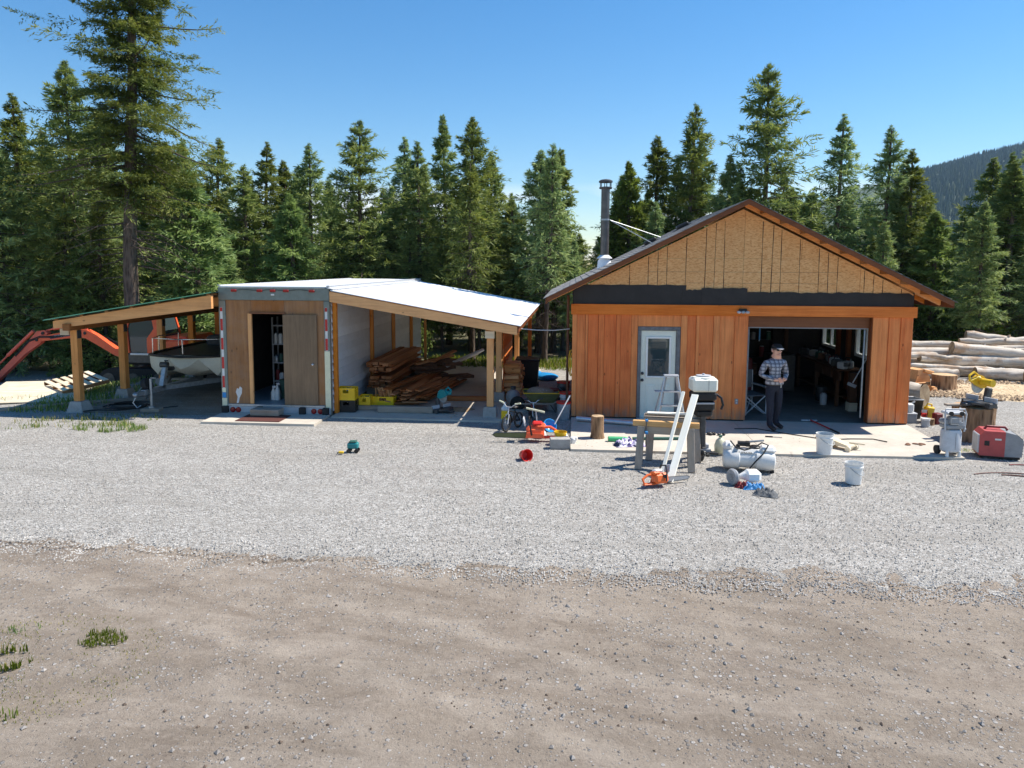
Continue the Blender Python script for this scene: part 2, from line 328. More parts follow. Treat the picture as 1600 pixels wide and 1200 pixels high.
def plaid():
    m = NT('plaid'); co = m.co((1, 1, 1), rnd=False); sp = m.N('SeparateXYZ'); m.L(co, sp.inputs[0])
    def stripes(v, k, ph): return m.mr(m.math('SINE', m.math('ADD', m.math('MULTIPLY', v, k), ph)), .25, .5)
    a = stripes(sp.outputs[0], 86, .4); b = stripes(sp.outputs[2], 86, 1.2); a2 = m.mr(m.math('SINE', m.math('MULTIPLY', sp.outputs[0], 172)), .93, .97); b2 = m.mr(m.math('SINE', m.math('MULTIPLY', sp.outputs[2], 172)), .93, .97)
    c = m.mix(m.math('MULTIPLY', a, .7), (.40, .40, .43), (.018, .02, .045)); c = m.mix(m.math('MULTIPLY', b, .75), c, (.02, .022, .05)); c = m.mix(m.math('MULTIPLY', m.math('MAXIMUM', a2, b2), .5), c, (.6, .6, .62))
    m.col(c); m.rough(.9); m.bump(m.noise(co, 25, 4), .5, .01)
plaid()
def glass():
    m = NT('glass'); m.b.inputs['Base Color'].default_value = (.6, .64, .63, 1); m.b.inputs['Roughness'].default_value = .03
    m.b.inputs['Transmission Weight'].default_value = 1; m.b.inputs['IOR'].default_value = 1.45
glass()
def cabglass():
    m = NT('tinted_glass'); m.b.inputs['Base Color'].default_value = (.04, .06, .065, 1); m.b.inputs['Roughness'].default_value = .04; m.b.inputs['Specular IOR Level'].default_value = .8
cabglass()

# ------------------------------------------------------------------ mesh helpers
class MB:
    def __init__(s): s.v = []; s.f = []; s.sm = []
    def add(s, vs, fs, M=None, smooth=False):
        o = len(s.v)
        s.v += [tuple(M @ Vector(v)) for v in vs] if M is not None else [tuple(v) for v in vs]
        s.f += [tuple(i+o for i in f) for f in fs]; s.sm += [smooth]*len(fs); return s
    def box(s, c, d, rot=None, b=0.):
        M = Matrix.Translation(c) @ (Euler(rot).to_matrix().to_4x4() if rot is not None else Matrix())
        hx, hy, hz = d[0]/2, d[1]/2, d[2]/2
        if b <= 0:
            vs = [(x, y, z) for x in (-hx, hx) for y in (-hy, hy) for z in (-hz, hz)]
            return s.add(vs, [(0, 1, 3, 2), (4, 6, 7, 5), (0, 4, 5, 1), (2, 3, 7, 6), (0, 2, 6, 4), (1, 5, 7, 3)], M)
        b = min(b, hx*.9, hy*.9, hz*.9); vs = []; idx = {}
        for sx in (-1, 1):
            for sy in (-1, 1):
                for sz in (-1, 1):
                    for a in range(3):
                        p = [sx*(hx-b), sy*(hy-b), sz*(hz-b)]; p[a] = (sx*hx, sy*hy, sz*hz)[a]
                        idx[(sx, sy, sz, a)] = len(vs); vs.append(p)
        fs = []; S = (-1, 1)
        for a in range(3):
            o1, o2 = [(1, 2), (2, 0), (0, 1)][a]
            for sg in S:
                q = []
                for (u, w) in ((-1, -1), (1, -1), (1, 1), (-1, 1)):
                    k = [0, 0, 0]; k[a] = sg; k[o1] = u; k[o2] = w; q.append(idx[(*k, a)])
                fs.append(tuple(q if sg > 0 else q[::-1]))
            for u in S:
                for w in S:
                    k0 = [0, 0, 0]; k0[o1] = u; k0[o2] = w; k0[a] = -1; k1 = list(k0); k1[a] = 1
                    q = (idx[(*k0, o1)], idx[(*k1, o1)], idx[(*k1, o2)], idx[(*k0, o2)]); fs.append(q if u*w < 0 else q[::-1])
        for sx in S:
            for sy in S:
                for sz in S:
                    t = tuple(idx[(sx, sy, sz, a)] for a in range(3)); fs.append(t if sx*sy*sz > 0 else t[::-1])
        return s.add(vs, fs, M)
    def bar(s, p, q, w, h, b=.003, up=(0, 0, 1)):
        p, q = Vector(p), Vector(q); d = q-p; L = d.length; x = d.normalized(); u = Vector(up)
        if abs(x.dot(u)) > .98: u = Vector((0, 1, 0))
        y = u.cross(x).normalized(); z = x.cross(y)
        M = Matrix((x, y, z)).transposed().to_4x4(); M.translation = (p+q)/2
        t = MB(); t.box((0, 0, 0), (L, w, h), None, b); return s.add(t.v, t.f, M)
    def tube(s, pts, r, n=8, caps=True, closed=False):
        pts = [Vector(p) for p in pts]; m = len(pts); rs = r if isinstance(r, (list, tuple)) else [r]*m; vs = []; pu = None
        for i, p in enumerate(pts):
            a = pts[i-1] if (i > 0 or closed) else p; c = pts[(i+1) % m] if (i < m-1 or closed) else p
            t = (c-a).normalized() if (c-a).length > 1e-9 else Vector((0, 0, 1))
            if pu is None: u = t.orthogonal().normalized()
            else:
                u = pu-t*pu.dot(t); u = u.normalized() if u.length > 1e-6 else t.orthogonal().normalized()
            pu = u; w = t.cross(u)
            for k in range(n): A = 2*math.pi*k/n; vs.append(p+(u*math.cos(A)+w*math.sin(A))*rs[i])
        fs = []
        for i in range(m if closed else m-1):
            j = (i+1) % m
            for k in range(n): fs.append((i*n+k, i*n+(k+1) % n, j*n+(k+1) % n, j*n+k))
        s.add(vs, fs, None, True)
        if caps and not closed:
            s.add([vs[k] for k in range(n)], [tuple(range(n))[::-1]]); s.add([vs[(m-1)*n+k] for k in range(n)], [tuple(range(n))])
        return s
    def cyl(s, p, q, r, r2=None, n=16): return s.tube([p, q], [r, r if r2 is None else r2], n)
    def lathe(s, prof, c=(0, 0, 0), n=20, M=None, jit=0., sx=1., sy=1., seed=0):
        rg = random.Random(seed); vs = []; js = [1+rg.uniform(-jit, jit) for _ in range(n)]
        for (r, z) in prof:
            for k in range(n): A = 2*math.pi*k/n; vs.append((r*js[k]*math.cos(A)*sx, r*js[k]*math.sin(A)*sy, z))
        fs = []
        for i in range(len(prof)-1):
            for k in range(n): fs.append((i*n+k, i*n+(k+1) % n, (i+1)*n+(k+1) % n, (i+1)*n+k))
        if prof[0][0] > 1e-4: fs.append(tuple(range(n))[::-1])
        if prof[-1][0] > 1e-4: fs.append(tuple((len(prof)-1)*n+k for k in range(n)))
        T = Matrix.Translation(c) @ (M if M is not None else Matrix()); return s.add(vs, fs, T, True)
    def prism(s, poly, a, b, axis='y', M=None):
        n = len(poly); f = {'y': lambda u, w, t: (u, t, w), 'x': lambda u, w, t: (t, u, w), 'z': lambda u, w, t: (u, w, t)}[axis]
        vs = [f(u, w, a) for u, w in poly]+[f(u, w, b) for u, w in poly]
        fs = [tuple(range(n)), tuple(range(2*n-1, n-1, -1))]+[(i, i+n, (i+1) % n+n, (i+1) % n) for i in range(n)]
        return s.add(vs, fs, M)
    def ell(s, c, r, n=14, m=9, rot=None):
        vs = []; fs = []
        for i in range(m+1):
            t = math.pi*i/m
            for k in range(n): A = 2*math.pi*k/n; vs.append((r[0]*math.sin(t)*math.cos(A), r[1]*math.sin(t)*math.sin(A), r[2]*math.cos(t)))
        for i in range(m):
            for k in range(n): fs.append((i*n+k, (i+1)*n+k, (i+1)*n+(k+1) % n, i*n+(k+1) % n))
        M = Matrix.Translation(c) @ (Euler(rot).to_matrix().to_4x4() if rot is not None else Matrix()); return s.add(vs, fs, M, True)
    def mesh(s, name, off=None):
        me = bpy.data.meshes.new(name); vs = s.v if off is None else [(x-off[0], y-off[1], z-off[2]) for x, y, z in s.v]
        me.from_pydata(vs, [], s.f); me.polygons.foreach_set('use_smooth', s.sm)
        bm = bmesh.new(); bm.from_mesh(me); bmesh.ops.recalc_face_normals(bm, faces=bm.faces)
        for e in bm.edges:
            if len(e.link_faces) == 2 and e.calc_face_angle(0) > .75: e.smooth = False
        bm.to_mesh(me); bm.free(); me.update(); return me

def obj(name, mb, mat, parent=None, world=False, loc=None, rot=None, label=None):
    """world=True: mesh given in world coordinates under a parent Empty"""
    off = parent.location if (world and parent is not None) else None
    me = mb.mesh(name, off) if isinstance(mb, MB) else mb
    if mat and not me.materials: me.materials.append(MATS[mat])
    o = bpy.data.objects.new(name, me); COL.objects.link(o)
    if parent is not None: o.parent = parent
    if loc is not None: o.location = loc
    if rot is not None: o.rotation_euler = rot
    if label: o['label'] = label
    return o
def tag(o, label, cat, group=None, kind=None):
    o['label'] = label
    if kind: o['kind'] = kind
    if cat: o['category'] = cat
    if group: o['group'] = group
    return o
def struct(o): o['kind'] = 'structure'; return o
def thing(name, label, cat, loc=(0, 0, 0), rotz=0., group=None, rot=None):
    o = bpy.data.objects.new(name, None); COL.objects.link(o); o.location = loc; o.rotation_euler = rot if rot is not None else (0, 0, rotz); o.empty_display_size = .2
    return tag(o, label, cat, group)
def dup(root, loc=None, rotz=None, label=None, group=None, scale=None, rot=None):
    def cp(o, par):
        c = o.copy(); COL.objects.link(c); c.parent = par
        for ch in o.children: cp(ch, c)
        return c
    r = cp(root, None)
    if loc is not None: r.location = loc
    if rotz is not None: r.rotation_euler = (0, 0, rotz)
    if rot is not None: r.rotation_euler = rot
    if scale is not None: r.scale = scale
    if label: r['label'] = label
    if group: r['group'] = group
    return r
def npmesh(name, V, F, mat, tint=None, smooth=False):
    """fast mesh from arrays; F is (n,3) or (n,4)"""
    me = bpy.data.meshes.new(name); n, k = F.shape
    me.vertices.add(len(V)); me.vertices.foreach_set('co', V.astype(np.float32).ravel())
    me.loops.add(n*k); me.loops.foreach_set('vertex_index', F.astype(np.int32).ravel())
    me.polygons.add(n); me.polygons.foreach_set('loop_start', np.arange(0, n*k, k, dtype=np.int32))
    try: me.polygons.foreach_set('loop_total', np.full(n, k, dtype=np.int32))
    except Exception: pass
    me.polygons.foreach_set('use_smooth', np.full(n, smooth, dtype=bool))
    me.update(calc_edges=True)
    if tint is not None:
        at = me.color_attributes.new('tint', 'FLOAT_COLOR', 'POINT'); c = np.ones((len(V), 4), np.float32); c[:, :tint.shape[1]] = tint; at.data.foreach_set('color', c.ravel())
    me.materials.append(MATS[mat]); return me
def vnoise(x, y, seed=0):
    """cheap smooth value noise on arrays"""
    def h(i, j): 
        n = np.sin(i*127.1+j*311.7+seed*74.7)*43758.5453; return n-np.floor(n)
    i = np.floor(x); j = np.floor(y); u = x-i; w = y-j; u = u*u*(3-2*u); w = w*w*(3-2*w)
    return (h(i, j)*(1-u)+h(i+1, j)*u)*(1-w)+(h(i, j+1)*(1-u)+h(i+1, j+1)*u)*w
def fbm(x, y, oct=4, seed=0):
    s = 0; a = .5
    for k in range(oct): s = s+a*vnoise(x*2**k, y*2**k, seed+k); a *= .5
    return s

# ------------------------------------------------------------------ ground
def sstep(a, b, v): t = np.clip((v-a)/(b-a), 0, 1); return t*t*(3-2*t)
def ground_h(x, y):
    return -.5*sstep(-11.8, -16, x)*sstep(15.5, 20, y)
def edge_y(x): # where the gravel ends and the dirt track begins
    return 7.72+.012*(x-1)**2*.22+.22*(fbm(x*.45+9, x*0+3, 3, 5)-.5)+.30*(fbm(x*2.6, x*0, 4, 8)-.5)
def grid(xs, ys, zf, name, mat):
    X, Y = np.meshgrid(xs, ys); Z = zf(X, Y); nx, ny = len(xs), len(ys)
    V = np.stack([X, Y, Z], -1).reshape(-1, 3); i = np.arange(nx*ny).reshape(ny, nx)
    F = np.stack([i[:-1, :-1], i[:-1, 1:], i[1:, 1:], i[1:, :-1]], -1).reshape(-1, 4); return npmesh(name, V, F, mat, smooth=True)
def spread(lo, hi, a, b, step, far): # fine between a and b, growing outside
    out = list(np.arange(a, b+1e-6, step)); s = step; v = a
    while v > lo: s *= 1.5; v -= s; out.insert(0, max(v, lo))
    s = step; v = out[-1]
    while v < hi: s *= 1.5; v += s; out.append(min(v, hi))
    return np.array(sorted(set(out)))
gx = spread(-1500, 2050, -40, 44, 1.2, 0); gy = spread(-150, 2500, -10, 60, 1.2, 0)
struct(obj('ground', grid(gx, gy, lambda x, y: ground_h(x, y)-.05-.0*x, 'ground', 'forest_floor'), None))
def dirt_z(x, y):
    z = .03*(fbm(x*.7, y*1.6, 4, 1)-.5)+.030*(fbm(x*5, y*5, 4, 4)-.5)
    yy = y-.12*x
    z = z-.022*np.exp(-((yy-5.6)/.16)**2)-.02*np.exp(-((yy-7.0)/.18)**2)+.012*np.exp(-((yy-5.95)/.12)**2)
    return z*sstep(9.5, 8.2, y)-.004
struct(obj('dirt_road', grid(np.arange(-13, 15, .07), np.arange(2.2, 9.4, .06), dirt_z, 'dirt_road', 'dirt'), None))
def gravel_yard():
    xs = np.concatenate([np.arange(-26, -10, .2), np.arange(-10, 11, .045), np.arange(11, 24, .2)]); t = np.concatenate([np.linspace(0, .06, 5), np.linspace(.06, 1, 70)[1:]])
    X, T = np.meshgrid(xs, t); e = edge_y(X)+.20*(fbm(X*9, X*0+1, 3, 31)-.5)+.10*(RNG.random(X.shape)-.5)*(T < .03); back = 24.2+1.3*(fbm(X*.3, X*0+2, 3, 2)-.5)+4.2*sstep(7, 10, X)
    Y = e+(back-e)*T; Z = -.012+.034*sstep(0, .035, T)+.03*(fbm(X*.8, Y*.8, 3, 6)-.5)*sstep(0, .1, T)+.012*(fbm(X*3.5, Y*3.5, 2, 6)-.5)+ground_h(X, Y)
    V = np.stack([X, Y, Z], -1).reshape(-1, 3); ny, nx = X.shape; i = np.arange(nx*ny).reshape(ny, nx)
    F = np.stack([i[:-1, :-1], i[:-1, 1:], i[1:, 1:], i[1:, :-1]], -1).reshape(-1, 4); return npmesh('gravel_yard', V, F, 'gravel', smooth=True)
struct(obj('gravel_yard', gravel_yard(), None))

def stones(name, pts, sizes, mat, label):
    base = np.array([(1, 0, 0), (-.9, .25, 0), (.1, .95, .1), (-.1, -.9, 0), (.15, .1, .75), (0, 0, -.5)]); tri = np.array([(0, 2, 4), (2, 1, 4), (1, 3, 4), (3, 0, 4), (2, 0, 5), (1, 2, 5), (3, 1, 5), (0, 3, 5)])
    n = len(pts); a = RNG.random(n)*6.283; c, s = np.cos(a), np.sin(a); B = base[None]*(1+.5*(RNG.random((n, 6, 3))-.5)); 
    X = B[..., 0]*c[:, None]-B[..., 1]*s[:, None]; Y = B[..., 0]*s[:, None]+B[..., 1]*c[:, None]
    V = np.stack([X, Y, B[..., 2]], -1)*sizes[:, None, None]+pts[:, None, :]
    F = (tri[None]+np.arange(n)[:, None, None]*6).reshape(-1, 3); o = obj(name, npmesh(name, V.reshape(-1, 3), F, mat), None); tag(o, label, 'stones', kind='stuff'); return o
n = 9000; x = RNG.uniform(-9, 10, n); y = 3.6+4.6*RNG.random(n)**.9; y = np.where(RNG.random(n) < .22, edge_y(x)-.35*RNG.random(n)**2, y); k = fbm(x*.8, y*.8, 3, 3)+.25*RNG.random(n) > .56; x, y = x[k], y[k]; y = np.minimum(y, edge_y(x)+.2)
stones('track_stones', np.stack([x, y, dirt_z(x, y)+.004], -1), .004+.022*RNG.random(len(x))**5, 'pebble_dirt', 'small loose stones scattered over the brown dirt track')
n = 3000; x = RNG.uniform(-9, 10, n); y = 3.6+4.3*RNG.random(n); k = fbm(x*.7+4, y*1.1, 4, 13)+.12*RNG.random(n) > .55; x, y = x[k], y[k]; y = np.minimum(y, edge_y(x)-.1)
stones('soil_clods', np.stack([x, y, dirt_z(x, y)+.003], -1), .004+.016*RNG.random(len(x))**4, 'soil_clod', 'dark soil clods scattered over the brown dirt track')
n = 52000; x = RNG.uniform(-12, 13, n); y = edge_y(x)-.30+8.2*RNG.random(n)**1.25; y = np.where(RNG.random(n) < .16, edge_y(x)+RNG.normal(-.04, .16, n), y); z = np.where(y < edge_y(x), .0, .026)
inpad = ((x > -.2) & (x < 7.4) & (y > 12.7)) | ((x < 0) & (y > 14.2)); x, y, z = x[~inpad], y[~inpad], z[~inpad]
stones('gravel_stones', np.stack([x, y, z], -1), .006+.009*RNG.random(len(x)), 'pebble', 'pale crushed gravel stones covering the yard')

# ------------------------------------------------------------------ concrete slabs
SZ = .06   # slab top
def slab(name, poly, z0, z1):
    b = MB(); b.prism(poly, z0, z1, 'z'); return struct(obj(name, b, 'concrete'))
slab('garage_apron', [(0, 12.92), (3.535, 12.96), (3.535, 15.8), (0, 15.8)], -.1, SZ)
slab('garage_apron', [(3.545, 12.96), (7.02, 13.05), (7.22, 15.6), (7.22, 15.8), (3.545, 15.8)], -.1, SZ)
struct(obj('garage_floor', MB().prism([(.0, 15.81), (7.22, 15.81), (7.22, 21.3), (.0, 21.3)], -.1, SZ-.004, 'z'), 'floor_shaded'))
slab('shelter_floor', [(-5.35, 15.22), (-1.55, 15.17), (-1.02, 16.5), (-1.02, 23.6), (-5.35, 23.6)], -.1, SZ-.005)
struct(obj('carport_floor', grid(np.arange(-11.55, -7.95, .12), np.arange(15.2, 24.5, .12), lambda x, y: .035+.03*(fbm(x*1.5, y*1.5, 3, 3)-.5), 'carport_floor', 'dirt'), None))
slab('trailer_pad', [(-7.92, 14.36), (-5.42, 14.36), (-5.42, 15.36), (-7.92, 15.36)], -.06, .07)

# ------------------------------------------------------------------ workshop building
GY = 15.75
gar = thing('workshop_garage', 'cedar clad garage with open overhead door and bare gable sheathing', 'garage', (3.61, GY, 0))
def gp(name, b, mat, par=None, label=None):
    o = obj(name, b, mat, gar if par is None else par, world=(par is None), label=label); return o
def wbox(x0, x1, y0, y1, z0, z1, b=.004): return MB().box(((x0+x1)/2, (y0+y1)/2, (z0+z1)/2), (x1-x0, y1-y0, z1-z0), None, b)
# vertical siding: wide boards with narrower battens proud of them
def siding(x0, x1, kind, z0=.09, z1=2.372): gp('siding_board', wbox(x0+.002, x1-.002, GY-(.045 if kind else .022), GY, z0, z1, .003), 'cedar')
for a, b_, k in [(0.0, .105, 1), (.105, .289, 0), (.289, .345, 1), (.345, .575, 0), (.575, .70, 1), (.70, .965, 0), (.965, 1.06, 1), (1.06, 1.30, 0), (1.30, 1.437, 0),
                 (2.365, 2.50, 1), (2.50, 2.69, 0), (2.69, 2.76, 1), (2.76, 3.06, 0), (3.06, 3.195, 1), (3.195, 3.51, 0), (3.51, 3.79, 1),
                 (6.39, 6.58, 1), (6.58, 6.72, 0), (6.72, 6.80, 1), (6.80, 6.965, 0), (6.965, 7.05, 1), (7.05, 7.222, 0)]: siding(a, b_, k)
siding(1.437, 2.365, 0, 2.12)
gp('trim_board', wbox(-.03, 3.60, GY-.075, GY-.001, 2.375, 2.605), 'cedar_x'); gp('trim_board', wbox(3.602, 7.27, GY-.075, GY-.001, 2.375, 2.605), 'cedar_x')
# structural wall behind siding
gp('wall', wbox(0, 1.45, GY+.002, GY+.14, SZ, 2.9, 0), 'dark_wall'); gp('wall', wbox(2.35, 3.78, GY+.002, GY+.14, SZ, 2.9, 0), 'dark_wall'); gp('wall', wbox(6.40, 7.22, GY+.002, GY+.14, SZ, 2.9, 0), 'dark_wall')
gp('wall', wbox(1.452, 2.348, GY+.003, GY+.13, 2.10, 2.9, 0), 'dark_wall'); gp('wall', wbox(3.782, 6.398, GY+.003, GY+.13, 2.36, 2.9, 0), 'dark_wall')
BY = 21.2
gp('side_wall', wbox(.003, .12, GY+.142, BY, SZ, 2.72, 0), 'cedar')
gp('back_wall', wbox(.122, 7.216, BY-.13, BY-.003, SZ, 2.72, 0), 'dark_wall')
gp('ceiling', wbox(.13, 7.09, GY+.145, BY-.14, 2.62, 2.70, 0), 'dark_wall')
# right wall with two window openings
wins = [(17.25, 18.5, 1.22, 2.2), (19.6, 20.9, 1.22, 2.2)]
ys = [GY+.142, 17.25, 18.5, 19.6, 20.9, BY-.132]
for i in range(5):
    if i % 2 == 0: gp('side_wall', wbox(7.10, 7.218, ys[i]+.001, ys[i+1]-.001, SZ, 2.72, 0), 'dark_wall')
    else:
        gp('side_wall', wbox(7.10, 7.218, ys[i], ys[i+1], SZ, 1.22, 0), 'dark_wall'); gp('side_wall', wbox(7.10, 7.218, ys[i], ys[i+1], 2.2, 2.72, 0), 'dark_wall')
for y0, y1, z0, z1 in wins:
    f = MB(); f.box((7.16, y0+.04, (z0+z1)/2), (.10, .08, z1-z0), None, .004); f.box((7.16, y1-.04, (z0+z1)/2), (.10, .08, z1-z0), None, .004)
    f.box((7.16, (y0+y1)/2, z0+.04), (.10, y1-y0-.16, .08), None, .004); f.box((7.16, (y0+y1)/2, z1-.04), (.10, y1-y0-.16, .08), None, .004); f.box((7.16, (y0+y1)/2, (z0+z1)/2), (.08, .05, z1-z0-.16), None, .004)
    w = gp('window', f, 'white_plastic'); g = MB(); g.box((7.165, (y0+y1)/2, (z0+z1)/2), (.008, y1-y0-.16, z1-z0-.16)); o = obj('pane', g, 'glass', w, False); o.location = (0, 0, 0); o.data = g.mesh('pane', gar.location); o.data.materials.append(MATS['glass'])
for y in (16.8, 18.75, 19.45): gp('stud', wbox(7.0, 7.097, y-.06, y+.06, SZ, 2.6), 'rake_board')
gp('stud', wbox(6.10, 6.20, BY-.24, BY-.132, SZ, 2.6), 'dark_wood')
gp('stud', wbox(6.52, 6.68, 17.1, 17.26, SZ+.2, .96), 'dark_wood'); gp('stud_foot', wbox(6.50, 6.70, 17.08, 17.28, SZ, SZ+.2), 'pale_wood')
# overhead door: lowest rolled-up panel, jambs, tracks
gp('jamb', wbox(3.765, 3.80, GY-.02, GY+.15, .08, 2.37), 'cedar'); gp('jamb', wbox(6.375, 6.41, GY-.02, GY+.15, .08, 2.37), 'rake_board')
od = gp('overhead_door', wbox(3.80, 6.375, GY+.10, GY+.15, 2.13, 2.374), 'rake_board', label='edge of the dark brown overhead door rolled up under the beam')
gp('door_seal', wbox(3.82, 6.355, GY+.105, GY+.145, 2.105, 2.129), 'grey_plastic')
for x in (3.86, 6.32): gp('door_track', MB().tube([(x, GY+.19, .15), (x, GY+.19, 2.2), (x, GY+.3, 2.42), (x, GY+2.4, 2.5)], .022, 6), 'galvanised')
# entry door
d = thing('x', 'x', 'x'); bpy.data.objects.remove(d)
D = gp('entry_door', wbox(1.515, 2.27, GY-.005, GY+.04, .085, 2.03, .004), 'door_green', label='pale green entry door with half window')
def dp(name, b, mat): o = obj(name, b.mesh(name, gar.location), mat, D); return o
b = MB()
for x0, x1, z0, z1 in [(1.62, 1.665, .98, 1.90), (2.125, 2.17, .98, 1.90), (1.665, 2.125, .98, 1.025), (1.665, 2.125, 1.855, 1.90)]: b.box(((x0+x1)/2, GY-.018, (z0+z1)/2), (x1-x0, .025, z1-z0), None, .006)
dp('glazing_frame', b, 'white_plastic'); dp('pane', wbox(1.665, 2.125, GY-.016, GY-.010, 1.025, 1.855, 0), 'glass_door' if 'glass_door' in MATS else 'tinted_glass')
for x0, x1 in ((1.63, 1.85), (1.93, 2.15)):
    b = MB(); b.box(((x0+x1)/2, GY-.010, .53), (x1-x0, .012, .62), None, .006); b.box(((x0+x1)/2, GY-.018, .53), (x1-x0-.07, .012, .55), None, .008); dp('raised_panel', b, 'door_green')
for z in (.93, 1.08):
    b = MB(); b.cyl((1.555, GY-.006, z), (1.555, GY-.02, z), .034, n=14); b.ell((1.555, GY-.045, z), (.028, .026, .028)); dp('door_knob' if z < 1 else 'deadbolt', b, 'steel_dark')
gp('door_frame', MB().box((1.4765, GY-.012, 1.06), (.07, .05, 1.95), None, .003), 'flash_tape'); gp('door_frame', MB().box((2.3165, GY-.012, 1.06), (.085, .05, 1.95), None, .003), 'flash_tape'); gp('door_frame', MB().box((1.90, GY-.012, 2.078), (.915, .05, .08), None, .003), 'flash_tape')
gp('threshold', wbox(1.44, 2.36, GY-.08, GY+.1, SZ+.001, .083), 'aluminium')
# tar paper bands over the trim
def tarpiece(poly, dy): b = MB(); b.prism(poly, GY-.012-dy, GY-.004-dy, 'y'); gp('tar_paper', b, 'tar_paper')
def wav(x0, x1, z, n=12, a=.014): return [(x0+(x1-x0)*i/n, z+random.uniform(-a, a)) for i in range(n+1)]
tarpiece([(.02, 2.60), (2.42, 2.60)]+wav(2.46, .02, 3.035), 0)
tarpiece([(2.35, 2.60), (3.0, 2.60)]+wav(3.0, 2.38, 2.93), .009)
tarpiece([(2.80, 2.60), (3.75, 2.60)]+wav(3.75, 2.78, 2.975), .018)
tarpiece([(3.70, 2.60), (7.20, 2.60), (7.20, 2.83)]+wav(7.1, 3.70, 2.89, 26, .018), .009)
# gable sheathing: sheets of strand board, cut to the roof slope
PKX, PKZ, SL = 3.61, 4.66, .497
def roofz(x): return PKZ-SL*abs(x-PKX)
def sheet(x0, x1, z0, z1):
    pts = [(x0, z0), (x1, z0)]; top = []
    xs = sorted([x for x in (x0, PKX, x1) if x0 <= x <= x1]+[PKX+sg*(PKZ-z1)/SL for sg in (-1, 1) if x0 < PKX+sg*(PKZ-z1)/SL < x1]+[PKX+sg*(PKZ-z0)/SL for sg in (-1, 1) if x0 < PKX+sg*(PKZ-z0)/SL < x1], reverse=True)
    for x in xs: top.append((x, max(z0, min(z1, roofz(x)))))
    poly = []
    for q in pts+top:
        if not poly or (abs(q[0]-poly[-1][0])+abs(q[1]-poly[-1][1])) > .004: poly.append(q)
    poly = [q for q in poly if q[1] <= roofz(q[0])+.002]
    if len(poly) >= 3: b = MB(); b.prism(poly, GY-.002, GY+.012, 'y'); gp('sheathing_sheet', b, 'osb')
g_ = .003
for z0, z1, xs in [(2.80, 3.605, [.02, 1.23, 3.65, 6.09, 7.20]), (3.608, 4.7, [.8, 2.44, 3.655, 4.86, 6.4])]:
    for a, c in zip(xs[:-1], xs[1:]): sheet(a+g_, c-g_, z0, z1)
# stud lines snapped on the sheathing in chalk ink
for x in (1.227, 1.63, 1.831, 2.031, 2.431, 2.844, 3.042, 3.246, 4.037, 4.244, 4.433, 4.828, 5.23, 5.423, 5.616, 6.176, 6.367, 6.558, 6.947):
    t = min(roofz(x)-.02, 4.4); dx = random.uniform(-.012, .012); zs = np.linspace(2.86, t, 7); b = MB(); ws = [random.choice([.004, .006, .008]) for _ in zs]
    b.add([(x+s_*w+dx*(z-3), GY-.0035, z) for z, w in zip(zs, ws) for s_ in (-1, 1)], [(2*k, 2*k+1, 2*k+3, 2*k+2) for k in range(6)]); gp('marking_line', b, 'dark_cavity')
for z, x0, x1 in ((3.32, 1.6, 5.7), (3.08, 2.4, 5.6)): b = MB(); b.add([(x0, GY-.0032, z-.0025), (x1, GY-.0032, z-.0025), (x1, GY-.0032, z+.0025), (x0, GY-.0032, z+.0025)], [(0, 1, 2, 3)]); gp('marking_line', b, 'rust')
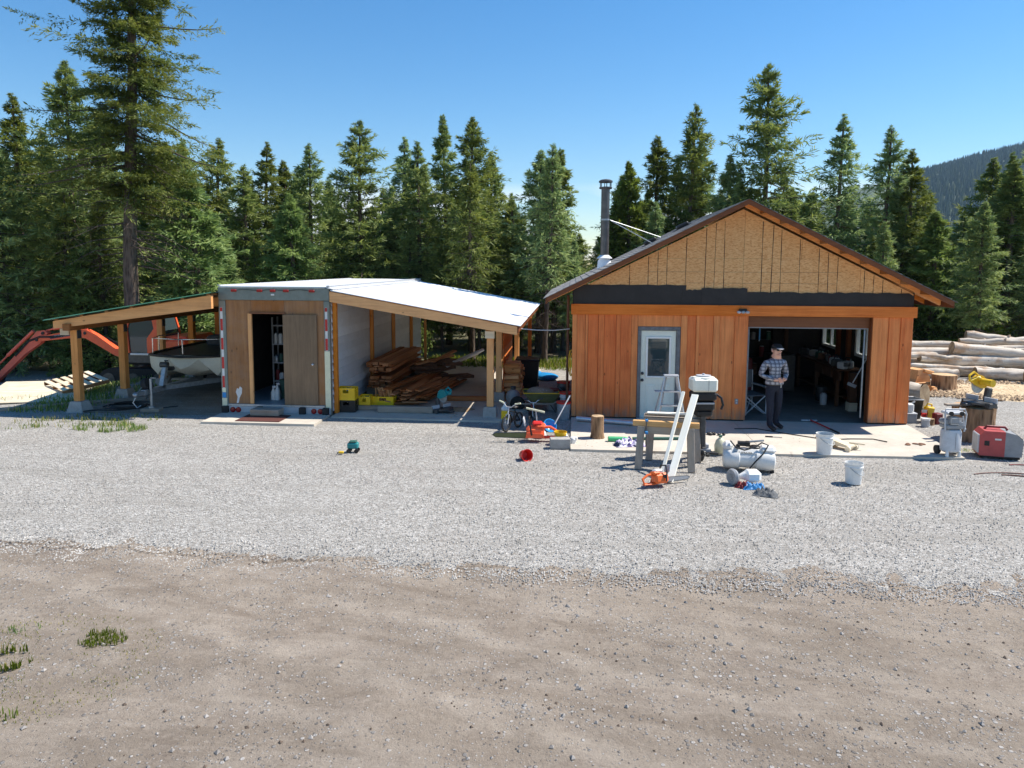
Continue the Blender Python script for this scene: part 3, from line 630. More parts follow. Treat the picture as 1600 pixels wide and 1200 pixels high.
# roof: decks, stepped shingle courses, rake boards, lookouts, fascia
RF, RB = 15.28, 21.55
th = math.atan(SL)
def slope_pt(x, off): # height of deck top at x plus offset along normal
    return PKZ+.17-SL*abs(x-PKX)+off
for sg in (-1, 1):
    xe = PKX+sg*4.17
    b = MB(); b.prism([(PKX, slope_pt(PKX, 0)), (xe, slope_pt(xe, 0)), (xe, slope_pt(xe, -.02)), (PKX, slope_pt(PKX, -.02))], RF+.03, RB, 'y'); gp('roof_deck', b, 'osb')
    n = 30; b = MB()
    for i in range(n):
        a0 = i/n; a1 = (i+1)/n; x0 = PKX+sg*4.22*a0; x1 = PKX+sg*4.22*(a1+.006)
        for j in range(9):
            ya = RF-.012+(RB-RF)*j/9+random.uniform(-.008, .008)*(j == 0); yb = RF+(RB-RF)*(j+1)/9
            h = .016+random.uniform(0, .006)
            b.add([(x0, ya, slope_pt(x0, .004)), (x1, ya, slope_pt(x1, h)), (x1, yb, slope_pt(x1, h)), (x0, yb, slope_pt(x0, .004)), (x1, ya, slope_pt(x1, .001)), (x1, yb, slope_pt(x1, .001)), (x0, ya, slope_pt(x0, .001))], [(0, 1, 2, 3), (1, 4, 5, 2), (0, 6, 4, 1)])
    gp('shingles', b, 'shingle')
    b = MB(); b.prism([(PKX, slope_pt(PKX, -.003)), (xe, slope_pt(xe, -.003)), (xe, slope_pt(xe, -.105)), (PKX, slope_pt(PKX, -.105))], RF-.005, RF+.032, 'y'); gp('rake_board', b, 'rake_board' if sg < 0 else 'rake_board')
    for yy in (GY-.06, ): b = MB(); b.prism([(PKX+sg*.02, slope_pt(PKX, -.022)), (xe-sg*.05, slope_pt(xe-sg*.05, -.022)), (xe-sg*.05, slope_pt(xe-sg*.05, -.13)), (PKX+sg*.02, slope_pt(PKX, -.13))], yy, yy+.045, 'y'); gp('barge_rafter', b, 'beam_wood')
    for k in range(9):
        x = PKX+sg*(.35+k*.42); b = MB(); b.bar((x, RF+.035, slope_pt(x, -.065)), (x, GY-.062, slope_pt(x, -.065)), .038, .085, .002); gp('lookout', b, 'beam_y')
    for k in range(9):
        y = RF+.5+k*.68; xa = PKX+sg*3.3; xb = xe-sg*.02; b = MB(); b.prism([(xa, slope_pt(xa, -.022)), (xb, slope_pt(xb, -.022)), (xb, slope_pt(xb, -.13)), (xa, slope_pt(xa, -.15))], y, y+.04, 'y'); gp('rafter_tail', b, 'beam_wood')
    b = MB(); b.box((xe+sg*.012, (RF+RB)/2, slope_pt(xe, -.08)), (.02, RB-RF, .13), None, .003); gp('fascia', b, 'rake_board')
for x, y in ((1.95, 18.6), (2.75, 18.6)): 
    z = slope_pt(x, .02); b = MB(); b.box((x, y, z+.05), (.32, .3, .10), (0, -th, 0), .03); b.box((x, y, z+.005), (.42, .42, .012), (0, -th, 0)); gp('roof_vent', b, 'black_plastic')
# stove pipe with cap, collar, flashing and braces
cx_, cy_ = .80, 18.6
b = MB(); b.lathe([(.20, 3.18), (.19, 3.30), (.17, 3.56), (.125, 3.66)], (cx_, cy_, 0), 22); F_ = gp('chimney_flashing', b, 'white_metal')
ch = gp('stove_pipe', MB().lathe([(.108, 3.4), (.108, 4.2), (.112, 4.2), (.112, 4.24), (.108, 4.24), (.108, 5.42)], (cx_, cy_, 0), 22), 'steel_pipe')
def chp(n_, b, m_): return obj(n_, b.mesh(n_, gar.location), m_, ch)
chp('storm_collar', MB().lathe([(.112, 3.72), (.20, 3.64), (.20, 3.63), (.112, 3.70)], (cx_, cy_, 0), 22), 'white_metal')
b = MB(); b.lathe([(.16, 5.40), (.165, 5.44), (.11, 5.45)], (cx_, cy_, 0), 22); b.lathe([(.175, 5.56), (.175, 5.60), (.12, 5.63), (0.001, 5.65)], (cx_, cy_, 0), 22); b.lathe([(.173, 5.562), (0.001, 5.563)], (cx_, cy_, 0), 22)
for k in range(6): A = k*math.pi/3+.3; b.box((cx_+.145*math.cos(A), cy_+.145*math.sin(A), 5.50), (.02, .02, .13))
chp('rain_cap', b, 'steel_dark')
chp('pipe_band', MB().lathe([(.113, 4.60), (.116, 4.60), (.116, 4.64), (.113, 4.64)], (cx_, cy_, 0), 22), 'galvanised')
for dx, dy in ((1.09, -1.1), (1.51, .7)):
    x = cx_+dx; b = MB(); b.tube([(cx_+.1, cy_+.03*np.sign(dy), 4.62), (x, cy_+dy, slope_pt(x, .02))], .011, 6); b.box((x, cy_+dy, slope_pt(x, .02)), (.08, .06, .02), (0, -th, 0)); chp('brace', b, 'galvanised')
# floodlight, outlet
b = MB(); b.box((3.655, GY-.10, 2.50), (.17, .05, .07), None, .01); fl = gp('floodlight', b, 'black_plastic')
for dx in (-.09, .0, .09): 
    b = MB(); b.ell((3.655+dx, GY-.14, 2.462), (.045, .05, .03)); obj('lamp_head', b.mesh('lamp_head', gar.location), 'light_grey', fl)
b = MB(); b.box((3.60, GY-.055, .50), (.07, .03, .12), None, .006); ob = gp('outlet_box', b, 'grey_plastic')
b = MB(); [b.box((3.60, GY-.072, z), (.035, .01, .035), None, .004) for z in (.475, .53)]; obj('socket', b.mesh('socket', gar.location), 'light_grey', ob)

# ------------------------------------------------------------------ storage trailer
TX0, TX1, TY, TB, TH = -7.97, -5.40, 15.42, 25.0, 2.92
tr = thing('storage_trailer', 'old box trailer with plywood end wall and sliding brown door', 'trailer', (-6.685, TY, 0))
def tp(name, b, mat, par=None, label=None):
    if par is None: return obj(name, b, mat, tr, True, label=label)
    return obj(name, b.mesh(name, tr.location), mat, par, label=label)
tp('header', wbox(TX0, TX1, TY-.02, TY+.1, 2.63, TH-.002, .012), 'trailer_grey')
for x0, x1 in ((TX0, TX0+.155), (TX1-.135, TX1)):
    tp('corner_post', wbox(x0, x1, TY-.012, TY+.1, .02, 2.628, .012), 'trailer_grey')
tp('corner_post', wbox(TX1-.13, TX1-.004, TY-.018, TY-.0125, .20, 1.5, .002), 'cream_plastic')
for i, x in enumerate((-7.59, -6.99, -6.685, -6.38, -5.79)): tp('marker_light', MB().box((x, TY-.035, 2.845), (.13, .03, .055), None, .01), 'red_lens')
b = MB(); pts = [(-7.5+i*.09, TY-.03, 2.86+.012*math.sin(i*.9)) for i in range(21)]; b.tube(pts, .006, 5); tp('wire', b, 'black_hose')
tp('plate_light', MB().box((-6.69, TY-.03, 2.76), (.08, .02, .04), None, .005), 'white_plastic')
# reflective tape, alternating
for x, n, ztop in ((-7.905, 11, 2.46), (-5.475, 6, 2.475)):
    z = ztop; k = 0
    tb = tp('tape_backing', wbox(x-.028, x+.028, TY-.0165, TY-.0125, z-(1.92 if n > 6 else .97), z+.005, 0), 'white_tape')
    while k < n:
        h = .085 if k == 0 else (.265 if k % 2 == 0 else .17)
        if z-h < .55: break
        if k % 2 == 0: tp('red_tape', wbox(x-.026, x+.026, TY-.0195, TY-.017, z-h, z, 0), 'red_tape', tb)
        z -= h; k += 1
tp('sticker', wbox(-7.945, -7.86, TY-.0195, TY-.0165, .40, .52, 0), 'blue_plastic'); tp('sticker', wbox(-7.945, -7.86, TY-.0192, TY-.0162, .525, .62, 0), 'cream_plastic'); tp('post_foot', wbox(-7.955, -7.84, TY-.018, TY-.0125, .2, .39, 0), 'cream_plastic')
# end wall of plywood around the doorway
tp('end_panel', wbox(-7.813, -7.22, TY+.012, TY+.04, .262, 2.628), 'panel_ply'); tp('end_panel', wbox(-7.218, -6.45, TY+.012, TY+.04, 2.33, 2.628), 'panel_ply'); tp('end_panel', wbox(-6.448, -5.536, TY+.0125, TY+.04, .262, 2.628), 'panel_ply')
tp('door_jamb', wbox(-7.30, -7.215, TY-.006, TY+.05, .265, 2.33), 'post_wood'); tp('door_rail', wbox(-7.26, -6.42, TY-.02, TY+.011, 2.325, 2.365), 'rake_board')
sd = tp('sliding_door', wbox(-6.47, -5.69, TY-.045, TY-.008, .27, 2.315, .004), 'door_brown')
b = MB(); b.cyl((-5.79, TY-.046, 1.2), (-5.79, TY-.06, 1.2), .03, n=14); b.ell((-5.79, TY-.085, 1.2), (.026, .024, .026)); tp('door_knob', b, 'chrome', sd)
b = MB(); b.prism([(-7.63, .27), (-7.58, .28), (-7.555, .40), (-7.50, .50), (-7.49, .62), (-7.54, .66), (-7.57, .60), (-7.61, .62), (-7.64, .53), (-7.60, .42)], TY+.0085, TY+.0118, 'y'); tp('paint_smear', b, 'white_tape')
tp('sill', wbox(-7.81, -5.54, TY-.035, TY+.12, .215, .261, .004), 'galvanised')
tp('bumper', wbox(-7.95, -5.42, TY-.03, TY+.05, .045, .212, .006), 'light_grey')
for x in (-7.86, -7.05, -6.05, -5.51): tp('rubber_buffer', wbox(x-.07, x+.07, TY-.13, TY-.03, .05, .22, .012), 'rubber')
for x in (-7.70, -7.57, -5.80, -5.65): b = MB(); b.lathe([(.062, 0), (.062, .02), (.05, .035), (.001, .04)], (0, 0, 0), 18, Matrix.Translation((x, TY-.03, .13)) @ Matrix.Rotation(R(90), 4, 'X')); tp('tail_light', b, 'red_lens')
# body: roof sheet, walls with ribs, floor, dark interior
tp('roof', wbox(TX0+.002, TX1-.002, TY+.02, TB, TH, TH+.03, .008), 'white_metal'); tp('left_wall', wbox(TX0, TX0+.04, TY+.1, TB, .2, TH-.001, 0), 'white_siding')
tp('roof_rail', wbox(TX1-.06, TX1+.012, TY-.02, TB, TH+.031, TH+.055, .006), 'light_grey'); tp('roof_rail', wbox(TX0-.01, TX0+.05, TY-.02, TB, TH+.031, TH+.05, .006), 'light_grey')
tp('back_wall', wbox(TX0+.05, TX1-.05, TB-.05, TB-.002, .2, TH-.003, 0), 'white_siding'); tp('floor', wbox(TX0+.05, TX1-.05, TY+.12, TB-.06, .19, .262, 0), 'grey_plastic')
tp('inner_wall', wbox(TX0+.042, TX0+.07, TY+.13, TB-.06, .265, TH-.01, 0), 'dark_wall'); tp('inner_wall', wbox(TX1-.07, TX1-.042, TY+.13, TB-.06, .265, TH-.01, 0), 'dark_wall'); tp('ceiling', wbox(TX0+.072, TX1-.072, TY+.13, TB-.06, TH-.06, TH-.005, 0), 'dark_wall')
# right side wall: horizontal lap boards
nb = 15
for i in range(nb):
    z0 = .12+i*(TH-.16)/nb; z1 = z0+(TH-.16)/nb
    b = MB(); b.prism([(TX1-.03, z0), (TX1+.012, z0), (TX1+.012, z0+.02), (TX1-.02, z1-.002), (TX1-.03, z1-.002)], TY+.11, TB-.001, 'y'); tp('lap_siding', b, 'white_siding')
# contents seen through the doorway
shelf = thing('storage_shelf', 'metal shelf loaded with jars inside the trailer doorway', 'shelf', (-7.0, 16.7, .262))
for x in (-.22, .22):
    for y in (-.15, .15): obj('upright', MB().box((x, y, .95), (.035, .035, 1.9)), 'galvanised', shelf)
for z in (.35, .8, 1.25, 1.7): obj('shelf_board', MB().box((0, 0, z), (.47, .34, .02)), 'light_grey', shelf)
for i in range(12):
    z = (.361, .811, 1.261)[i % 3]; h = random.uniform(.12, .26); r_ = random.uniform(.035, .06); c = thing('jar', 'jar or can on a metal shelf inside the trailer', 'jar', (-7.0-.16+.11*(i//3), 16.62+random.uniform(-.04, .04), .262+z), 0, 'jars on the trailer shelf')
    obj('body', MB().lathe([(r_*.9, 0), (r_, .01), (r_, h*.8), (r_*.6, h)], n=10), random.choice(['white_plastic', 'galvanised', 'rust', 'dark_green', 'red_dark']), c); obj('lid', MB().lathe([(r_*.62, h), (r_*.62, h+.02), (.001, h+.022)], n=10), 'steel_dark', c)
t = thing('tote_bin', 'dark green storage tote on the trailer floor', 'bin', (-6.62, 16.35, .262)); b = MB(); b.prism([(-.24, 0), (.24, 0), (.28, .42), (-.28, .42)], -.2, .2, 'y'); obj('tub', b, 'dark_green', t); obj('lid', MB().box((0, 0, .435), (.6, .44, .03), None, .01), 'dark_green', t)
for x, h in ((-6.98, .34), (-6.88, .42)):
    t = thing('spray_bottle', 'white spray bottle on trailer floor, %s of the two' % ('shorter' if h < .4 else 'taller'), 'bottle', (x, 15.95, .262), 0, 'bottles by the trailer doorway'); obj('body', MB().lathe([(.055, 0), (.06, .02), (.06, h*.55), (.025, h*.72), (.022, h*.85)], n=14), 'white_plastic', t); obj('trigger', MB().box((.02, 0, h*.92), (.09, .03, .05), None, .008), 'light_grey', t)
t = thing('crutch_tool', 'brown upright boards leaning inside the trailer doorway', 'boards', (-6.62, 17.2, .262))
for i in range(3): obj('board', MB().box((.09*i, 0, .6), (.08, .03, 1.2+.1*i), (0, .03*i, 0), .003), 'cedar', t)

# step block and mat on the pad
o = obj('door_mat', MB().box((0, 0, 0), (.98, .66, .016), None, .004), 'brown_mat', loc=(-6.72, 14.80, .079)); tag(o, 'brown door mat lying on the concrete pad', 'mat')
o = obj('step_block', MB().box((0, 0, .07), (.66, .3, .14), None, .012), 'grey_wood', loc=(-6.78, 15.12, .088)); tag(o, 'weathered wooden step block in front of the trailer door', 'step')

# ------------------------------------------------------------------ left carport
cp = thing('left_carport', 'open carport with green edged roof on thick timber posts', 'carport', (-9.8, 15.35, 0))
def cpp(name, b, mat, par=None): return obj(name, b, mat, cp, True) if par is None else obj(name, b.mesh(name, cp.location), mat, par)
CPY = [15.35, 17.05, 18.75, 20.35, 21.95, 23.5]
def roofl(x): return 2.80+(x+7.95)*.166   # underside of roofing at x
for i, y in enumerate(CPY):
    p = cpp('post', wbox(-11.46, -11.30, y-.08, y+.08, .26, 1.915, .006), 'post_wood')
    b = MB(); h0, h1 = .21, .135; g0 = float(ground_h(np.array(-11.48), np.array(y)))-.05
    b.add([(-11.38+sx*(h0 if k == 0 else h1), y+sy*(h0 if k == 0 else h1), g0 if k == 0 else .26) for k in (0, 1) for sx, sy in ((-1, -1), (1, -1), (1, 1), (-1, 1))], [(3, 2, 1, 0), (4, 5, 6, 7), (0, 1, 5, 4), (1, 2, 6, 5), (2, 3, 7, 6), (3, 0, 4, 7)]); cpp('pier', b, 'concrete_block')
    cpp('bracket', wbox(-11.297, -11.285, y-.07, y+.07, 1.72, 1.91, .002), 'steel_dark', p)
cpp('eave_beam', wbox(-11.47, -11.30, 15.05, 24.0, 1.918, 2.075, .006), 'beam_y')
for i, y in enumerate([15.12]+[17.05+1.7*k for k in range(5)]):
    b = MB(); x0, x1 = -11.74, -7.985; hz = .215
    b.prism([(x0, roofl(x0)-.045), (x1, roofl(x1)-.045), (x1, roofl(x1)-.045-(.30 if i == 0 else .2)), (x0, roofl(x0)-.045-(.17 if i == 0 else .12))], y, y+(.09 if i == 0 else .06), 'y'); cpp('rafter', b, 'beam_wood')
for k in range(7):
    x = -11.65+k*.6; cpp('purlin', MB().bar((x, 15.12, roofl(x)-.022), (x, 24.1, roofl(x)-.022), .085, .038, .002), 'beam_y')
nsh = 11
for i in range(nsh):
    y0 = 15.0+i*.84; b = MB(); x0, x1 = -11.90, -7.93
    poly = [(y0, 0), (y0+.06, .02), (y0+.12, 0), (y0+.40, 0), (y0+.46, .02), (y0+.52, 0), (y0+.845, 0)]
    vs = []; 
    for (x) in (x0, x1):
        for (yy, dz) in poly: vs.append((x, yy, roofl(x)+dz+.001+(i % 2)*.002))
    n_ = len(poly); b.add(vs+[(x_, y_, z_-.003) for x_, y_, z_ in vs], [(k, k+1, n_+k+1, n_+k) for k in range(n_-1)]+[(2*n_+k, 3*n_+k, 3*n_+k+1, 2*n_+k+1) for k in range(n_-1)]+[(k, 2*n_+k, 2*n_+k+1, k+1) for k in range(n_-1)]+[(0, n_, 3*n_, 2*n_)]); cpp('roof_sheet', b, 'green_metal')
cpp('knee_block', wbox(-11.68, -11.47, 15.24, 15.46, 1.80, 1.955, .004), 'pale_wood')

# ------------------------------------------------------------------ right lean-to shelter
ls = thing('lean_to_shelter', 'white metal roofed lean-to shelter between trailer and garage', 'shelter', (-3.3, 15.5, SZ))
def lsp(name, b, mat, par=None): return obj(name, b, mat, ls, True) if par is None else obj(name, b.mesh(name, ls.location), mat, par)
def roofr(x): return 2.875-(x+5.4)*.1745
LB = 24.75
n_s = 5; L_ = (-1.12+5.40)
for i in range(12):      # ribbed roofing sheets, ribs run down the slope
    y0 = 15.38+i*(LB-15.38)/12; w_ = (LB-15.38)/12; prof = []
    for k in range(4): prof += [(y0+w_*k/4, 0), (y0+w_*k/4+.02, .016), (y0+w_*k/4+.045, .016), (y0+w_*k/4+.065, 0)]
    prof.append((y0+w_, 0)); n_ = len(prof); b = MB(); vs = [(x, yy, roofr(x)+dz+(i % 2)*.002) for x in (-5.36, -1.12) for yy, dz in prof]
    b.add(vs, [(k, k+1, n_+k+1, n_+k) for k in range(n_-1)]); b.add([(x, y, z-.004) for x, y, z in vs], [(k+1, k, n_+k, n_+k+1) for k in range(n_-1)])
    if i == 0: b.add([(-5.36, 15.379, roofr(-5.36)), (-1.12, 15.379, roofr(-1.12)), (-1.12, 15.379, roofr(-1.12)-.012), (-5.36, 15.379, roofr(-5.36)-.012)], [(0, 1, 2, 3)])
    lsp('roof_sheet', b, 'white_metal')
lsp('ridge_strip', MB().box((-5.37, (15.38+LB)/2, 2.902), (.14, LB-15.38, .012), (0, .17, 0)), 'light_grey')
b = MB(); b.prism([(-5.39, roofr(-5.39)-.035), (-1.20, roofr(-1.20)-.035), (-1.20, roofr(-1.20)-.22), (-5.39, roofr(-5.39)-.265)], 15.40, 15.47, 'y'); lsp('front_beam', b, 'fir_wood')
for k in range(6): b = MB(); y = 17.0+k*1.5; b.prism([(-5.38, roofr(-5.38)-.04), (-1.22, roofr(-1.22)-.04), (-1.22, roofr(-1.22)-.18), (-5.38, roofr(-5.38)-.2)], y, y+.05, 'y'); lsp('rafter', b, 'beam_wood')
for k in range(7): x = -5.1+k*.63; lsp('purlin', MB().bar((x, 15.48, roofr(x)-.02), (x, LB-.05, roofr(x)-.02), .08, .034, .002), 'beam_y')
lsp('eave_fascia', MB().box((-1.185, (15.40+LB)/2, roofr(-1.19)-.10), (.03, LB-15.42, .15), None, .003), 'rake_board')
for i, y in enumerate((15.66, 17.55, 20.3, 23.2)):
    p = lsp('post', wbox(-1.89, -1.74, y-.075, y+.075, .28, 2.0-.01, .006), 'fir_post'); b = MB()
    g0 = -.04; h0, h1 = .16, .135; b.add([(-1.815+sx*(h0 if k == 0 else h1), y+sy*(h0 if k == 0 else h1), g0 if k == 0 else .28) for k in (0, 1) for sx, sy in ((-1, -1), (1, -1), (1, 1), (-1, 1))], [(3, 2, 1, 0), (4, 5, 6, 7), (0, 1, 5, 4), (1, 2, 6, 5), (2, 3, 7, 6), (3, 0, 4, 7)]); lsp('pier', b, 'concrete_block')
lsp('side_beam', wbox(-1.90, -1.73, 15.48, 24.4, 1.992, 2.105, .005), 'beam_y')
lsp('beam_end', wbox(-1.92, -1.71, 15.50, 15.575, 1.83, 2.0, .004), 'pale_wood')
for y in (15.62, 18.55, 20.85, 23.2): lsp('wall_stud', wbox(TX1+.012, TX1+.10, y-.05, y+.05, SZ, 2.60, .004), 'post_wood')
# partition boards beside the firewood
for i in range(9): z0 = .12+i*.205; lsp('partition_board', wbox(-1.735, -1.71, 17.65, 20.2, z0, z0+.198, .002), 'cedar_x')
lsp('corner_post', wbox(-1.24, -1.14, 19.85, 19.95, SZ, 2.0, .004), 'post_wood'); lsp('corner_post', wbox(-5.28, -5.20, 24.9, 25.0, 0, 2.6, .004), 'fir_post')
# cable strung across to the garage and a hanging yellow rope
b = MB(); b.tube([(-1.15, 15.9, 2.02), (-.8, 15.95, 1.99), (-.4, 16.0, 1.985), (-.06, 16.05, 2.02)], .012, 6); o = obj('overhead_cable', b, 'light_grey'); tag(o, 'grey cable strung from the lean-to to the garage', 'cable')
b = MB(); b.tube([(-.10, 16.1, 2.78), (-.10, 16.1, .25)], .03, 8); o = obj('drain_pipe', b, 'rust'); tag(o, 'thin brown pipe standing at the left corner of the garage', 'pipe')
b = MB(); b.tube([(-.02+.05*math.sin(a), 16.02, 1.25+.30*math.cos(a)) for a in np.linspace(0, 6.0, 20)], .012, 6); b.tube([(.0+.035*math.sin(a), 16.0, 1.22+.26*math.cos(a)) for a in np.linspace(.3, 6.2, 20)], .012, 6); o = obj('coiled_rope', b, 'yellow_tool'); tag(o, 'yellow rope coil hanging at the garage corner', 'rope')

# ------------------------------------------------------------------ boat on its road trailer under the left carport
bt = thing('motor_boat', 'cream open motor boat with bow rail under the left carport', 'boat', (-9.78, 16.95, 0)); bt.scale = (1.18, 1, 1)
def hull():
    # cathedral hull: stations along +y from blunt bow, cross-section across x
    st = [(-.05, .55, .80, .85), (.25, .84, .62, .55), (.8, .98, .50, .42), (1.8, 1.03, .44, .38), (3.2, 1.03, .44, .38), (4.9, .98, .46, .42)]
    vs = []; n = 0
    for y, w, zk, zs in st:
        top = 1.10+.03*(y < .9); row = [(-w, top), (-w*1.0, .95), (-w*.97, .80), (-w*.80, zs+.06), (-w*.60, zs+.20), (-w*.30, zk+.08), (0, zk), (w*.30, zk+.08), (w*.60, zs+.20), (w*.80, zs+.06), (w*.97, .80), (w, .95), (w, top)]
        n = len(row); vs += [(x, y+(.22*abs(x)/w if y < .1 else 0), z) for x, z in row]
    fs = [(i*n+k, i*n+k+1, (i+1)*n+k+1, (i+1)*n+k) for i in range(len(st)-1) for k in range(n-1)]
    fs.append(tuple(range(n))); fs.append(tuple((len(st)-1)*n+k for k in range(n-1, -1, -1))); b = MB(); b.add(vs, fs, None, True); return b, st
hb, st_ = hull(); obj('hull', hb, 'hull_cream', bt)
gw = [(-st_[-1][1], 4.9), (-1.05, 3.2), (-1.05, 1.8), (-1.0, .8), (-.86, .28), (-.57, .12), (0, -.07), (.57, .12), (.86, .28), (1.0, .8), (1.05, 1.8), (1.05, 3.2), (st_[-1][1], 4.9)]
obj('gunwale', MB().tube([(x, y, 1.115) for x, y in gw], .035, 8), 'black_plastic', bt)
obj('deck', MB().add([(x*.97, y+.03, 1.09) for x, y in gw], [tuple(range(len(gw)))]), 'hull_dark', bt)
rl = [(-.98, 1.9), (-.95, .9), (-.80, .32), (-.5, .18), (0, .05), (.5, .18), (.80, .32), (.95, .9), (.98, 1.9)]
rp = obj('bow_rail', MB().tube([(x, y, 1.54) for x, y in rl], .014, 8), 'chrome', bt)
for x, y in (rl[1], rl[2], rl[4], rl[6], rl[7], rl[0], rl[8]): obj('stanchion', MB().tube([(x*1.02, y+.02, 1.12), (x, y, 1.54)], .011, 6), 'chrome', rp)
b = MB(); b.box((.35, 2.3, 1.25), (.7, .8, .34), None, .05); b.box((.35, 2.05, 1.45), (.65, .12, .3), (-.3, 0, 0), .03); obj('console', b, 'hull_dark', bt)
obj('seat', MB().box((-.4, 3.0, 1.22), (.6, .5, .3), None, .05), 'camp_cloth', bt); b = MB(); b.box((0, 5.0, 1.2), (.4, .4, .6), None, .06); b.box((0, 5.05, .7), (.14, .2, .7), None, .03); obj('outboard', b, 'black_plastic', bt)
bx = thing('boat_trailer', 'galvanised boat trailer with winch post and tongue jack', 'trailer', (-9.85, 15.4, 0))
b = MB(); b.bar((0, .0, .47), (0, 2.6, .42), .10, .12); b.bar((.02, .9, .44), (.88, 2.6, .42), .07, .10); b.bar((-.02, .9, .44), (-.88, 2.6, .42), .07, .10); [b.bar((s*.88, 2.6, .42), (s*.88, 6.2, .42), .07, .10) for s in (-1, 1)]; [b.bar((-.9, y, .36), (.9, y, .36), .06, .06) for y in (2.7, 4.2, 5.9)]; obj('frame', b, 'galvanised', bx)
b = MB(); b.bar((0, -.28, .48), (0, .05, .47), .09, .09); b.ell((0, -.28, .47), (.06, .08, .06)); b.bar((0, -.2, .5), (0, -.05, .6), .02, .02); obj('coupler', b, 'galvanised', bx)
wp = obj('winch_post', MB().bar((0, .75, .45), (0, .95, 1.02), .10, .10), 'galvanised', bx); b = MB(); b.cyl((-.09, .9, 1.0), (.09, .9, 1.0), .07, n=14); b.bar((.1, .9, 1.0), (.1, .75, 1.12), .02, .02); b.cyl((.1, .75, 1.12), (.18, .75, 1.12), .018); obj('winch', b, 'steel_dark', wp); b = MB(); b.box((0, 1.12, .88), (.25, .1, .1), None, .03); b.bar((0, .93, .88), (0, 1.1, .88), .05, .05); obj('bow_stop', b, 'rubber', wp)
b = MB(); b.cyl((.12, .12, .14), (.12, .12, .78), .03, n=12); b.cyl((.12, .12, .10), (.12, .12, .14), .07, n=12); b.bar((.12, .12, .80), (.25, .12, .80), .02, .02); obj('tongue_jack', b, 'galvanised', bx)
b = MB(); b.lathe([(.03, -.06), (.15, -.06), (.17, 0), (.15, .06), (.03, .06)], (0, 0, 0), 18, Matrix.Translation((-.04, .22, .62)) @ Matrix.Rotation(R(70), 4, 'Y')); obj('jockey_wheel', b, 'rubber', bx)
for s in (-1, 1):
    w_ = obj('wheel', MB().lathe([(.12, -.09), (.26, -.09), (.29, -.05), (.29, .05), (.26, .09), (.12, .09)], (0, 0, 0), 22, Matrix.Translation((s*1.02, 4.4, .29)) @ Matrix.Rotation(R(90), 4, 'Y')), 'rubber', bx); obj('rim', MB().lathe([(.001, -.05), (.14, -.05), (.14, .05), (.001, .05)], (0, 0, 0), 16, Matrix.Translation((s*1.02, 4.4, .29)) @ Matrix.Rotation(R(90), 4, 'Y')), 'white_plastic', w_); obj('fender', MB().box((s*1.02, 4.4, .63), (.24, .8, .02), None, .005), 'galvanised', bx)
b = MB(); b.tube([(-.04, -.2, .43), (-.10, -.24, .28), (-.02, -.22, .16), (.03, -.15, .2)], .012, 6); obj('safety_chain', b, 'galvanised', bx)
o = obj('jack_block', MB().box((0, 0, .05), (.42, .26, .10), (0, 0, .1), .015), 'grey_wood', loc=(-9.72, 15.5, .0)); tag(o, 'wooden block under the boat trailer jack', 'block')
def coil(pts, r, mat, name, label, cat): o = obj(name, MB().tube(pts, r, 6), mat); return tag(o, label, cat)
rg = random.Random(5)
coil([(-10.6+.45*math.cos(a)*(1+.1*math.sin(a*2.3))+a*.012, 15.75+.32*math.sin(a), .05+.004*a) for a in np.linspace(0, 22, 90)], .014, 'black_hose', 'black_hose', 'tangled black hose on the ground beside the boat trailer tongue', 'hose')
coil([(-11.2+i*.12, 15.2+.1*math.sin(i*.9)+.05*i, .045) for i in range(16)], .014, 'black_hose', 'black_hose', 'black cable trailing across the ground under the carport beam', 'hose')

# ------------------------------------------------------------------ excavator
ex = thing('excavator', 'orange compact excavator with its boom stretched to the left', 'excavator', (-12.9, 21.4, -.42))
for s in (-1, 1):
    prof = [(-1.2+.32*math.cos(a), .34+.32*math.sin(a)) for a in np.linspace(math.pi/2, 3*math.pi/2, 8)]+[(1.2+.32*math.cos(a), .34+.32*math.sin(a)) for a in np.linspace(-math.pi/2, math.pi/2, 8)]
    t = obj('track', MB().prism(prof, s*.85-.2, s*.85+.2, 'y'), 'rubber', ex)
    for x in (-1.2, -.4, .4, 1.2): obj('roller', MB().cyl((x, s*.85-.215, .34), (x, s*.85+.215, .34), .2, n=14), 'steel_dark', t)
obj('undercarriage', MB().box((0, 0, .5), (1.2, 1.3, .3), None, .04), 'steel_dark', ex)
b = MB(); b.box((.2, 0, .98), (2.0, 1.85, .42), None, .08); obj('deck', b, 'steel_dark', ex)
b = MB(); b.box((.85, -.05, 1.35), (1.0, 1.8, .62), None, .15); obj('engine_cover', b, 'orange_paint', ex); obj('counterweight', MB().lathe([(.85, .8), (.95, .9), (.95, 1.35), (.8, 1.5)], (.45, 0, 0), 24, None, 0, .85, 1.0), 'steel_dark', ex)
cab = obj('cab', MB().prism([(-.55, 1.15), (.42, 1.15), (.55, 1.7), (.36, 2.38), (-.45, 2.38), (-.6, 1.9)], -.95, -.05, 'y'), 'tinted_glass', ex)
b = MB()
for y in (-.96, -.04):
    for p, q in (((-.55, 1.15), (-.6, 1.9)), ((-.6, 1.9), (-.45, 2.38)), ((.42, 1.15), (.55, 1.7)), ((.55, 1.7), (.36, 2.38)), ((-.45, 2.4), (.36, 2.4))): b.bar((p[0], y, p[1]), (q[0], y, q[1]), .07, .08, .01)
b.box((-.05, -.5, 2.42), (.95, 1.0, .09), None, .03); obj('cab_frame', b, 'orange_paint', cab)
b = MB(); b.prism([(.05, 1.15), (.5, 1.15), (.62, 1.7), (.40, 2.36), (.2, 2.36), (.28, 1.9), (.05, 1.6)], -1.0, -.965, 'y'); obj('side_panel', b, 'orange_paint', cab)
